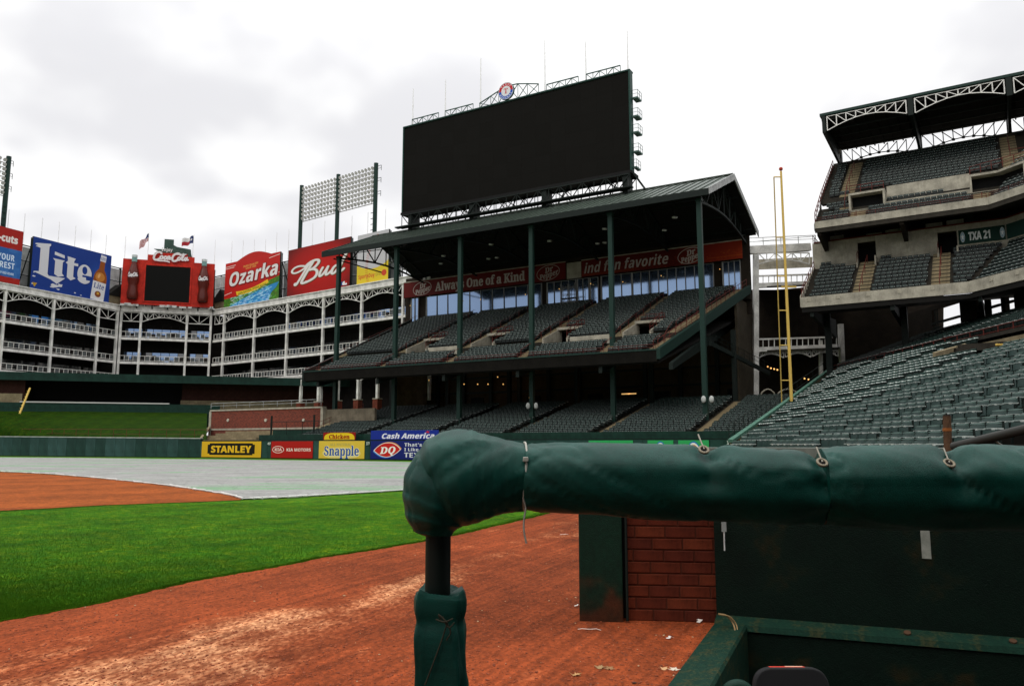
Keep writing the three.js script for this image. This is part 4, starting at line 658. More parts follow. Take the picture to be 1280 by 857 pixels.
// ================================================================ printed signs
const T = {};
function speckle(g, w, h, n, seed, c) { const R = rng(seed); for (let i = 0; i < n; i++) { g.fillStyle = c(R); g.fillRect(R() * w, R() * h, 1 + R() * 3, 1 + R() * 3); } }
function stretched(g, text, x, y, w, h, font, style, stroke) {        // text squeezed into a box: x centre, y middle
  g.save(); g.font = font; const m = g.measureText(text).width, px = +/(\d+)px/.exec(font)[1]; g.translate(x, y); g.scale(w / m, h / (px * 0.74)); g.textAlign = 'center'; g.textBaseline = 'alphabetic';
  if (stroke) { g.lineJoin = 'round'; g.strokeStyle = stroke[0]; g.lineWidth = stroke[1]; g.strokeText(text, 0, px * 0.36); } if (style) { g.fillStyle = style; g.fillText(text, 0, px * 0.36); } g.restore();
}
function script(g, strokes, ox, oy, sx, sy, w, c) { g.save(); g.translate(ox, oy); g.scale(sx, sy); g.lineCap = g.lineJoin = 'round'; g.strokeStyle = c; for (const s of strokes) { g.lineWidth = w * (s.w || 1); g.beginPath(); g.moveTo(s.p[0], s.p[1]); for (let i = 2; i + 5 < s.p.length; i += 6) g.bezierCurveTo(...s.p.slice(i, i + 6)); g.stroke(); } g.restore(); }
function pepper(g, cx, cy, w, h, c) {
  g.save(); g.translate(cx, cy); g.rotate(-0.12); g.strokeStyle = c; g.lineWidth = h * 0.045; g.beginPath(); g.ellipse(0, 0, w / 2, h / 2, 0, 0, 7); g.stroke(); g.rotate(-0.08);
  stretched(g, 'Dr', w * 0.04, -h * 0.20, w * 0.36, h * 0.36, 'italic bold 100px serif', c, [c, 4]); stretched(g, 'Pepper', 0, h * 0.14, w * 0.84, h * 0.36, 'italic bold 100px serif', c, [c, 4]); g.restore();
}
const cokeScript = [
  { p: [150, 40, 120, -10, 40, 20, 20, 110, 5, 180, 60, 200, 120, 150], w: 1.3 }, { p: [60, 170, 100, 215, 190, 165, 300, 205], w: 0.9 },
  { p: [170, 95, 130, 85, 120, 150, 150, 155, 185, 150, 190, 100, 165, 95] }, { p: [240, 105, 215, 80, 185, 150, 215, 155, 235, 152, 245, 140, 255, 130] }, { p: [295, 100, 265, 80, 240, 150, 270, 155, 290, 150, 300, 110, 303, 92, 295, 120, 290, 150, 315, 150] },
  { p: [322, 122, 330, 119, 340, 119, 350, 120], w: 0.9 },
  { p: [500, 50, 460, -5, 370, 30, 355, 120, 345, 195, 410, 195, 450, 150], w: 1.3 }, { p: [395, 60, 420, 20, 540, 60, 600, 30], w: 0.7 },
  { p: [490, 100, 450, 90, 445, 155, 475, 157, 505, 150, 510, 105, 485, 98] }, { p: [520, 140, 560, 90, 575, 30, 555, 28, 535, 35, 515, 150, 545, 155, 555, 152, 562, 145, 570, 138] }, { p: [615, 105, 585, 85, 565, 150, 595, 155, 615, 150, 622, 110, 627, 95, 617, 125, 612, 155, 645, 140] },
];
function cokeText(g, x, y, w, h, c, lw) { script(g, cokeScript, x, y, w / 650, h / 215, lw, c); }
const budScript = [
  { p: [215, 165, 90, 90, -20, 200, 40, 245, 100, 280, 200, 210, 300, 130], w: 0.9 }, { p: [285, 115, 220, 230, 150, 380, 95, 470, 80, 490, 60, 470, 80, 450] },
  { p: [330, 110, 260, 250, 210, 340, 175, 430, 160, 470, 190, 480, 240, 450], w: 1.1 }, { p: [225, 170, 300, 60, 460, 60, 400, 160, 370, 210, 330, 235, 290, 245, 420, 225, 420, 370, 330, 420, 290, 445, 240, 460, 205, 465], w: 1.15 },
  { p: [470, 250, 440, 310, 420, 370, 430, 395, 450, 410, 500, 350, 545, 250, 520, 320, 510, 370, 520, 392, 540, 395, 570, 360, 590, 340] },
  { p: [690, 260, 620, 230, 570, 380, 610, 395, 650, 395, 700, 300, 800, 40, 760, 160, 680, 340, 690, 385, 700, 395, 740, 370, 760, 340], w: 1.05 },
];
// right field pads
T.hardware = canvasTex(768, 240, (g, w, h) => { g.fillStyle = '#d8a81e'; g.fillRect(0, 0, w, h); g.fillStyle = '#14130c'; g.beginPath(); const L = 80, R = w - 78, t = 28, b = h - 34, n = 26; g.moveTo(L + n, t); g.lineTo(R - n, t); g.lineTo(R - n, t + 20); g.lineTo(R, t + 20); g.lineTo(R, b - 20); g.lineTo(R - n, b - 20); g.lineTo(R - n, b); g.lineTo(L + n, b); g.lineTo(L + n, b - 20); g.lineTo(L, b - 20); g.lineTo(L, t + 20); g.lineTo(L + n, t + 20); g.fill(); stretched(g, 'STANLEY', w / 2, h / 2 - 3, 520, 104, 'bold 140px sans-serif', '#e6b422', ['#e6b422', 7]); });
T.motors = canvasTex(768, 332, (g, w, h) => { g.fillStyle = '#a81710'; g.fillRect(0, 0, w, h); g.strokeStyle = '#e8ddd2'; g.lineWidth = 11; g.beginPath(); g.ellipse(132, h / 2, 105, 66, 0, 0, 7); g.stroke(); stretched(g, 'KIA', 132, h / 2, 140, 62, 'bold 120px sans-serif', '#e8ddd2'); stretched(g, 'KIA MOTORS', 510, h / 2 + 3, 450, 62, 'bold 120px sans-serif', '#e8ddd2'); });
T.drink = canvasTex(768, 330, (g, w, h) => { g.fillStyle = '#d9b840'; g.fillRect(0, 0, w, h); g.fillStyle = '#dfcb78'; g.beginPath(); g.ellipse(w / 2, h * 0.7, w * 0.42, h * 0.35, 0, 0, 7); g.fill(); stretched(g, 'ALL NATURAL', w * 0.48, 66, 360, 44, '90px serif', '#8a8f66'); stretched(g, 'Snapple', w / 2 + 4, 190, 590, 178, 'bold 190px serif', '#1f4f9e', ['#efe6c0', 16]); g.save(); stretched(g, 'Snapple', w / 2, 186, 590, 178, 'bold 190px serif', '#1f4f9e'); g.restore(); });
T.frozen = canvasTex(1024, 356, (g, w, h) => {
  g.fillStyle = '#14206a'; g.fillRect(0, 0, w, h); g.save(); g.translate(260, h / 2); g.rotate(-0.06);
  const lip = (s) => { g.beginPath(); g.moveTo(-210 * s, 0); g.quadraticCurveTo(-100 * s, -150 * s, 20 * s, -140 * s); g.quadraticCurveTo(140 * s, -140 * s, 210 * s, 0); g.quadraticCurveTo(90 * s, 140 * s, -20 * s, 138 * s); g.quadraticCurveTo(-120 * s, 130 * s, -210 * s, 0); };
  g.fillStyle = '#d98a2b'; g.save(); g.translate(14, -14); lip(1); g.fill(); g.restore(); g.fillStyle = '#3c7fd0'; g.save(); g.translate(-14, 16); lip(1); g.fill(); g.restore(); lip(1.02); g.fillStyle = '#e8e4e0'; g.fill(); lip(0.95); g.fillStyle = '#c3201c'; g.fill(); stretched(g, 'DQ', 0, 4, 240, 130, 'italic bold 200px serif', '#efe9e4', ['#efe9e4', 8]); g.restore();
  g.fillStyle = '#d9d9dc'; g.font = 'bold 92px sans-serif'; g.fillText("That's What", 520, 108); g.font = 'bold 82px sans-serif'; g.fillText('I Like About', 520, 196); g.font = 'bold 128px sans-serif'; g.fillText('TEXAS', 520, 318);
});
T.cash = canvasTex(1024, 230, (g, w, h) => { g.fillStyle = '#152a86'; g.fillRect(0, 0, w, h); for (let i = 0; i < 40; i++) { g.fillStyle = 'rgba(60,90,190,' + 0.08 + ')'; g.fillRect(i * 26, 0, 10, h); } stretched(g, 'Cash America', 560, 140, 800, 130, 'italic bold 150px sans-serif', '#dcdce2', ['#dcdce2', 6]); g.fillStyle = '#c8241e'; g.beginPath(); for (let i = 0; i < 10; i++) { const r = i % 2 ? 16 : 38, a = i * Math.PI / 5 - Math.PI / 2; g.lineTo(865 + r * Math.cos(a), 48 + r * Math.sin(a)); } g.fill(); });
T.chicken = canvasTex(512, 150, (g, w, h) => { g.fillStyle = '#8f160c'; g.fillRect(0, 0, w, h); g.fillStyle = '#dfbf1e'; g.beginPath(); g.moveTo(14, h); g.lineTo(18, 90); g.quadraticCurveTo(40, 14, 150, 12); g.lineTo(w - 150, 12); g.quadraticCurveTo(w - 40, 14, w - 18, 90); g.lineTo(w - 14, h); g.fill(); stretched(g, 'Chicken', w / 2, 90, 330, 84, 'bold 110px serif', '#8f160c', ['#8f160c', 6]); });
const num = (s) => canvasTex(128, 64, (g, w, h) => { g.fillStyle = '#0d3b2e'; g.fillRect(0, 0, w, h); stretched(g, s, w / 2, h / 2, 110, 50, 'bold 60px sans-serif', '#d8dcd6'); });
T.n407 = num('407'); T.n377 = num('377'); T.n325 = num('325');
T.oval = canvasTex(512, 128, (g, w, h) => { g.fillStyle = '#2d9a55'; g.fillRect(0, 0, w, h); g.fillStyle = '#1f6fae'; g.beginPath(); g.ellipse(w / 2, h * 1.0, 150, 122, 0, 0, 7); g.fill(); g.fillStyle = '#e6e2da'; g.beginPath(); g.ellipse(w / 2, h * 1.0, 140, 114, 0, 0, 7); g.fill(); g.fillStyle = '#c8631c'; g.beginPath(); g.ellipse(w / 2, h * 1.0, 126, 102, 0, 0, 7); g.fill(); });
// stand banners
T.bannerL = canvasTex(2048, 170, (g, w, h) => { g.fillStyle = '#6e1611'; g.fillRect(0, 0, w, h); speckle(g, w, h, 900, 4, (R) => `rgba(120,30,20,${0.1 + R() * 0.2})`); pepper(g, 260, h / 2, 250, 145, '#d3cbc2'); stretched(g, 'Always One of a Kind', 1010, h / 2 + 2, 1140, 96, 'bold 120px serif', '#d3cbc2', ['#d3cbc2', 5]); pepper(g, 1850, h / 2, 260, 150, '#c0b4aa'); });
T.bannerR = canvasTex(2048, 190, (g, w, h) => { const gr = g.createLinearGradient(0, 0, w, h); gr.addColorStop(0, '#6b1410'); gr.addColorStop(0.6, '#5c120d'); gr.addColorStop(0.8, '#8a2413'); gr.addColorStop(1, '#9c3214'); g.fillStyle = gr; g.fillRect(0, 0, w, h); const R = rng(8); for (let i = 0; i < 500; i++) { const x = R() * w, y = h * (0.45 + 0.55 * R()); g.fillStyle = `rgba(${170 + R() * 60 | 0},${70 + R() * 60 | 0},25,${0.12 + 0.22 * R()})`; g.beginPath(); g.ellipse(x, y, 3 + R() * 14, 2 + R() * 5, 0, 0, 7); g.fill(); } g.fillStyle = 'rgba(200,110,30,0.35)'; g.fillRect(0, h * 0.86, w * 0.35, h * 0.08); g.fillRect(w * 0.8, h * 0.76, w * 0.2, h * 0.06); stretched(g, 'ind fan favorite', 590, h / 2, 1130, 118, 'italic bold 140px sans-serif', '#c7bfb8'); pepper(g, 1430, h / 2, 300, 165, '#d3cbc2'); });
// rooftop boards
T.lite = canvasTex(1024, 616, (g, w, h) => {
  g.fillStyle = '#16357e'; g.fillRect(0, 0, w, h); const gr = g.createRadialGradient(w * 0.85, h * 0.5, 10, w * 0.85, h * 0.5, 260); gr.addColorStop(0, '#2a56a8'); gr.addColorStop(1, 'rgba(22,53,126,0)'); g.fillStyle = gr; g.fillRect(0, 0, w, h);
  // lettering built of heavy black-letter blocks
  const P = (pts, c) => { g.fillStyle = c; g.beginPath(); pts.forEach(([x, y], i) => i ? g.lineTo(x, y) : g.moveTo(x, y)); g.closePath(); g.fill(); };
  const draw = (dx, dy, c) => {
    P([[40, 70], [215, 40], [215, 62], [198, 80], [198, 410], [215, 430], [420, 420], [320, 510], [240, 470], [50, 420], [30, 432], [30, 410], [92, 400], [92, 120], [30, 110], [62, 96], [20, 84]].map(([x, y]) => [x + dx, y + dy]), c);
    P([[268, 120], [395, 140], [395, 178], [268, 160]].map(([x, y]) => [x + dx, y + dy]), c); P([[250, 205], [400, 205], [376, 232], [376, 370], [404, 395], [330, 420], [280, 395], [280, 236]].map(([x, y]) => [x + dx, y + dy]), c);
    P([[430, 140], [540, 150], [520, 185], [520, 205], [575, 205], [575, 238], [520, 238], [520, 380], [555, 395], [490, 432], [438, 400], [438, 238], [412, 225], [440, 195]].map(([x, y]) => [x + dx, y + dy]), c);
    g.fillStyle = c; g.beginPath(); g.ellipse(668 + dx, 318 + dy, 96, 122, 0, 0, 7); g.fill();
  };
  draw(14, 8, '#0d2156'); draw(9, 5, '#16357e'); draw(0, 0, '#c9c9cd'); g.fillStyle = '#16357e'; g.beginPath(); g.ellipse(668, 270, 34, 50, 0, 0, 7); g.fill(); g.fillRect(640, 330, 126, 26); g.fillRect(690, 330, 90, 60); g.fillStyle = '#c9c9cd'; g.beginPath(); g.ellipse(664, 372, 88, 66, 0, 0.25, Math.PI - 0.2); g.fill();
  // bottle
  g.save(); g.translate(884, 330); g.rotate(0.10); const bt = (c) => { g.fillStyle = c; g.beginPath(); g.moveTo(-32, -240); g.lineTo(32, -240); g.lineTo(38, -120); g.quadraticCurveTo(92, -60, 92, 10); g.lineTo(92, 280); g.lineTo(-92, 280); g.lineTo(-92, 10); g.quadraticCurveTo(-92, -60, -38, -120); g.closePath(); g.fill(); }; bt('#8a4a1c'); g.fillStyle = '#b87733'; g.beginPath(); g.ellipse(-5, -20, 66, 60, 0, 0, 7); g.fill(); g.fillStyle = '#d8a468'; g.beginPath(); g.ellipse(-22, -30, 16, 32, 0.3, 0, 7); g.fill(); g.fillStyle = '#c9c9cf'; g.fillRect(-40, -310, 80, 84); stretched(g, 'LITE', 0, -262, 64, 34, 'bold 60px serif', '#23407c'); g.fillStyle = '#d0d0d2'; g.fillRect(-92, 45, 184, 240); stretched(g, 'Lite', 0, 100, 150, 70, 'bold 90px serif', '#16357e'); g.fillStyle = '#7d4426'; g.beginPath(); g.ellipse(0, 205, 42, 40, 0, 0, 7); g.fill(); g.fillStyle = '#c79a3a'; g.beginPath(); g.ellipse(0, 195, 18, 16, 0, 0, 7); g.fill(); g.restore();
  // bare patches where the print has come off
  const R = rng(3); g.fillStyle = '#c9c9cd'; for (const [x, y, s] of [[40, 470, 26], [300, 540, 60], [360, 520, 44], [340, 570, 26], [255, 555, 20], [560, 575, 16], [640, 590, 12], [28, 560, 18]]) { g.beginPath(); for (let i = 0; i < 9; i++) { const a = i / 9 * 6.28, r = s * (0.4 + 0.7 * R()); g.lineTo(x + r * Math.cos(a), y + r * 0.55 * Math.sin(a)); } g.fill(); } g.fillStyle = '#b08a24'; g.beginPath(); g.moveTo(22, 545); g.lineTo(84, 545); g.lineTo(52, 596); g.fill();
  speckle(g, w, h, 500, 9, () => 'rgba(210,215,225,0.22)');
});
T.gum = canvasTex(640, 512, (g, w, h) => { g.fillStyle = '#9c2018'; g.fillRect(0, 0, w, h); g.fillStyle = '#2a5c9c'; g.fillRect(0, 190, w, 268); for (let i = 0; i < 60; i++) { const R = rng(i + 40); g.fillStyle = `rgba(120,170,220,${0.05 + R() * 0.1})`; g.beginPath(); g.ellipse(R() * w, 190 + R() * 250, 20 + R() * 50, 16 + R() * 30, 0, 0, 7); g.fill(); } stretched(g, '-cuts', 450, 100, 250, 66, 'bold 110px sans-serif', '#dcd6d0', ['#dcd6d0', 8]); stretched(g, 'YOUR', 440, 275, 220, 58, 'bold 110px sans-serif', '#cfdcea'); stretched(g, 'REST', 460, 350, 200, 58, 'bold 110px sans-serif', '#cfdcea'); stretched(g, 'BY RED RIVER', 460, 425, 190, 22, 'bold 60px sans-serif', '#cfdcea'); });
T.water = canvasTex(768, 704, (g, w, h) => {
  g.fillStyle = '#b5201a'; g.fillRect(0, 0, w, h);
  // river
  g.save(); g.beginPath(); g.moveTo(0, h); g.lineTo(0, 560); g.quadraticCurveTo(200, 560, 420, 480); g.quadraticCurveTo(600, 400, w, 350); g.lineTo(w, h); g.closePath(); g.clip(); g.fillStyle = '#3d6a24'; g.fillRect(0, 0, w, h); const R = rng(17);
  for (let i = 0; i < 900; i++) { g.fillStyle = `rgba(${40 + R() * 70 | 0},${90 + R() * 80 | 0},${25 + R() * 30 | 0},0.6)`; g.beginPath(); g.ellipse(R() * w, 340 + R() * 330, 4 + R() * 12, 4 + R() * 8, 0, 0, 7); g.fill(); }
  g.fillStyle = '#2f80b8'; g.beginPath(); g.moveTo(40, h); g.quadraticCurveTo(260, 600, 420, 540); g.quadraticCurveTo(600, 470, w, 440); g.lineTo(w - 40, 520); g.quadraticCurveTo(640, 580, 640, h); g.closePath(); g.fill(); for (let i = 0; i < 260; i++) { g.fillStyle = `rgba(${140 + R() * 100 | 0},${200 + R() * 50 | 0},235,0.6)`; const x = 100 + R() * 560, y = h - R() * 190 - (x > 400 ? 60 * R() : 0); g.beginPath(); g.ellipse(x, y, 6 + R() * 22, 2 + R() * 5, -0.25, 0, 7); g.fill(); } g.restore();
  g.strokeStyle = '#ddd2c8'; g.lineWidth = 9; for (const q of [[0, 60, 150, 52], [0, 88, 130, 82], [620, 60, w, 34], [640, 330, w, 300], [0, 500, 110, 470]]) { g.beginPath(); g.moveTo(q[0], q[1]); g.lineTo(q[2], q[3]); g.stroke(); }
  g.save(); g.translate(390, 250); g.rotate(-0.07); stretched(g, 'Ozarka', 5, 8, 700, 210, 'italic bold 260px sans-serif', null, ['#7d120f', 34]); stretched(g, 'Ozarka', 0, 0, 700, 210, 'italic bold 260px sans-serif', '#d8d5d2', ['#d8d5d2', 6]); stretched(g, 'PURE QUALITY', -10, -150, 210, 34, 'bold 60px sans-serif', '#d2a04a'); stretched(g, 'SINCE 1905', -10, -112, 150, 26, 'bold 60px sans-serif', '#d2a04a'); g.restore();
  g.fillStyle = '#e0b62a'; g.beginPath(); g.moveTo(170, 470); g.quadraticCurveTo(400, 490, 610, 372); g.lineTo(628, 425); g.quadraticCurveTo(400, 550, 185, 530); g.closePath(); g.fill(); g.save(); g.translate(400, 478); g.rotate(-0.19); stretched(g, '100% NATURAL SPRING WATER', 0, 0, 400, 34, 'bold 60px sans-serif', '#4a6a24'); g.restore();
});
T.bud = canvasTex(1024, 1000, (g, w, h) => {
  const gr = g.createRadialGradient(w * 0.55, h * 0.5, 60, w * 0.5, h * 0.5, w * 0.72); gr.addColorStop(0, '#b81a12'); gr.addColorStop(0.6, '#98150f'); gr.addColorStop(1, '#521310'); g.fillStyle = gr; g.fillRect(0, 0, w, h); g.strokeStyle = 'rgba(190,60,50,0.4)'; g.lineWidth = 4; for (const q of [[200, 0, w, 330], [0, 900, w, 620], [w - 140, 0, w, 90]]) { g.beginPath(); g.moveTo(q[0], q[1]); g.lineTo(q[2], q[3]); g.stroke(); }
  script(g, budScript, 58, 235, 1.16, 1.12, 44, '#4a0c0a'); script(g, budScript, 50, 225, 1.16, 1.12, 42, '#93855f'); script(g, budScript, 46, 221, 1.16, 1.12, 33, '#d8d5d2');
  g.fillStyle = '#d8d8da'; g.fillRect(880, 860, 104, 72); g.fillStyle = '#1c3a78'; g.fillRect(880, 860, 44, 72); g.fillStyle = '#b5241e'; g.fillRect(952, 860, 32, 40); g.fillStyle = '#d8d8da'; g.beginPath(); g.ellipse(928, 896, 16, 34, 0.2, 0, 7); g.fill();
});
T.sports = canvasTex(512, 680, (g, w, h) => { g.fillStyle = '#d2b92e'; g.fillRect(0, 0, w, h); g.fillStyle = '#b9b9bb'; g.beginPath(); g.ellipse(w / 2, 90, 420, 390, 0, 0, 7); g.fill(); g.save(); g.beginPath(); g.rect(0, 0, w, h); g.clip(); g.strokeStyle = '#b03a2a'; g.lineWidth = 5; for (let i = 0; i < 26; i++) { const a = 2.3 + i * 0.075, x = 380 + 220 * Math.cos(a), y = 560 + 380 * Math.sin(a) - 100; g.beginPath(); g.moveTo(x - 22, y - 4); g.lineTo(x + 22, y + 12); g.stroke(); } g.restore(); g.save(); g.translate(150, 110); g.rotate(-0.3); stretched(g, 'sports', 60, 0, 300, 62, 'bold 110px sans-serif', '#c0382a'); stretched(g, 'on your side', 50, 66, 250, 30, 'bold 70px sans-serif', '#4a4a4c'); g.restore(); g.font = 'bold 60px sans-serif'; stretched(g, 'SportsDay', 160, 565, 270, 56, 'bold 80px sans-serif', '#c0442a'); stretched(g, 'DFW', 360, 565, 100, 46, '80px sans-serif', '#8a7a30'); g.fillStyle = '#c0442a'; g.beginPath(); g.ellipse(446, 560, 40, 40, 0, 0, 7); g.fill(); });
T.cokeWord = canvasTex(1024, 340, (g, w, h) => { g.clearRect(0, 0, w, h); cokeText(g, 50, 52, 900, 250, '#8a1410', 36); cokeText(g, 40, 42, 900, 250, '#d2cfcf', 30); });
T.cokeSmall = canvasTex(256, 96, (g, w, h) => { g.clearRect(0, 0, w, h); cokeText(g, 12, 10, 226, 74, '#d2cfcf', 44); });
T.enjoy = canvasTex(256, 96, (g, w, h) => { g.clearRect(0, 0, w, h); stretched(g, 'Enjoy', w / 2, h / 2, 220, 60, 'bold 80px sans-serif', '#d5d5d3'); });
T.station = canvasTex(1024, 160, (g, w, h) => { g.fillStyle = '#0c2f26'; g.fillRect(0, 0, w, h); stretched(g, 'TXA 21', 470, h / 2, 500, 92, 'bold 120px sans-serif', '#d6dad8', ['#d6dad8', 6]); const ring = (x) => { g.strokeStyle = '#d0d4d2'; g.lineWidth = 5; g.fillStyle = '#8fa8b8'; g.beginPath(); g.ellipse(x, h / 2, 48, 56, 0, 0, 7); g.fill(); g.stroke(); g.fillStyle = '#e4e6e6'; g.beginPath(); for (let i = 0; i < 10; i++) { const r = i % 2 ? 16 : 42, a = i * Math.PI / 5 - Math.PI / 2; g.lineTo(x + r * Math.cos(a), h / 2 + r * Math.sin(a)); } g.fill(); }; ring(90); ring(960); });
T.emblem = canvasTex(512, 512, (g, w, h) => {
  const c = 256; g.fillStyle = '#c8cfd2'; g.fillRect(0, 0, w, h); g.fillStyle = '#b5222c'; g.beginPath(); g.arc(c, c, 250, Math.PI, 2 * Math.PI); g.fill(); g.fillStyle = '#1f4fa8'; g.beginPath(); g.arc(c, c, 250, 0, Math.PI); g.fill(); g.strokeStyle = '#d5d8da'; g.lineWidth = 8; g.beginPath(); g.arc(c, c, 244, 0, 7); g.stroke(); g.fillStyle = '#d6d8d8'; g.beginPath(); g.arc(c, c, 158, 0, 7); g.fill();
  g.fillStyle = '#e2e4e6'; g.font = 'bold 68px serif'; g.textAlign = 'center'; g.textBaseline = 'middle'; const arc = (s, a0, a1, flip) => { for (let i = 0; i < s.length; i++) { const a = lerp(a0, a1, i / (s.length - 1)); g.save(); g.translate(c + 203 * Math.cos(a), c + 203 * Math.sin(a)); g.rotate(a + (flip ? -Math.PI / 2 : Math.PI / 2)); g.fillText(s[i], 0, 0); g.restore(); } }; arc('TEXAS', -2.35, -0.8, false); arc('RANGERS', 2.62, 0.52, true); g.font = 'bold 46px serif'; arc('★', -3.0, -3.0); 
  stretched(g, 'T', c, c, 140, 165, 'bold 260px serif', '#b5222c', ['#b5222c', 2]);
});
// a flat board: print on the front of a shallow box; a = bottom left, b = bottom right (world), h tall
function board(parent, name, a, b, h, tex, depth = 0.25, side = M.darkSteel) {
  const u = new THREE.Vector3().subVectors(b, a).normalize(), n = new THREE.Vector3().crossVectors(u, new THREE.Vector3(0, 1, 0)).normalize(); if (n.z < 0) n.negate();
  const o = parent === scene ? new THREE.Vector3() : parent.position, A = a.clone().sub(o), B = b.clone().sub(o), H = new THREE.Vector3(0, h, 0), N = n.clone().multiplyScalar(-depth), e = n.clone().multiplyScalar(0.012);
  const bx = new MB().hexa([A, B, B.clone().add(N), A.clone().add(N), A.clone().add(H), B.clone().add(H), B.clone().add(H).add(N), A.clone().add(H).add(N)]).build(name, side, parent);
  const f = addMesh('print', quadGeo(A.clone().add(e), B.clone().add(e), B.clone().add(H).add(e), A.clone().add(H).add(e)), printed(tex), bx); return bx;
}
// banners of the covered stand
{
  const L = 19.3, y0 = 25.15, mk = (p0, p1, h, tex, label) => { const a = PF(PF.sAt(p0, L, 340), L, y0), b = PF(PF.sAt(p1, L, 335), L, y0); const o = thing('banner_board', label, 'banner', null, a.clone()); board(o, 'board', a, b, h, tex, 0.35, M.shadeWall).children[0].material.color.setScalar(0.68); const t = new MB(); t.bar(new THREE.Vector3(0, h + 0.06, 0), b.clone().sub(a).add(new THREE.Vector3(0, h + 0.06, 0)), 0.14, 0.12); t.build('top_trim', M.concrete, o); };
  mk(505, 707, 2.45, T.bannerL, 'long dark red banner in pale serif lettering, left of the beige gap'); mk(727, 929, 2.35, T.bannerR, 'long red banner in slanted lettering, right of the beige gap');
  const g = new MB(); PF.box(g, PF.sAt(726, L, 335), PF.sAt(708, L, 335), L + 0.1, L + 0.3, y0, y0 + 2.3); tag(g.build('blank_panel', M.paleConcrete, scene), 'blank beige panel between the two red banners', 'panel');
}

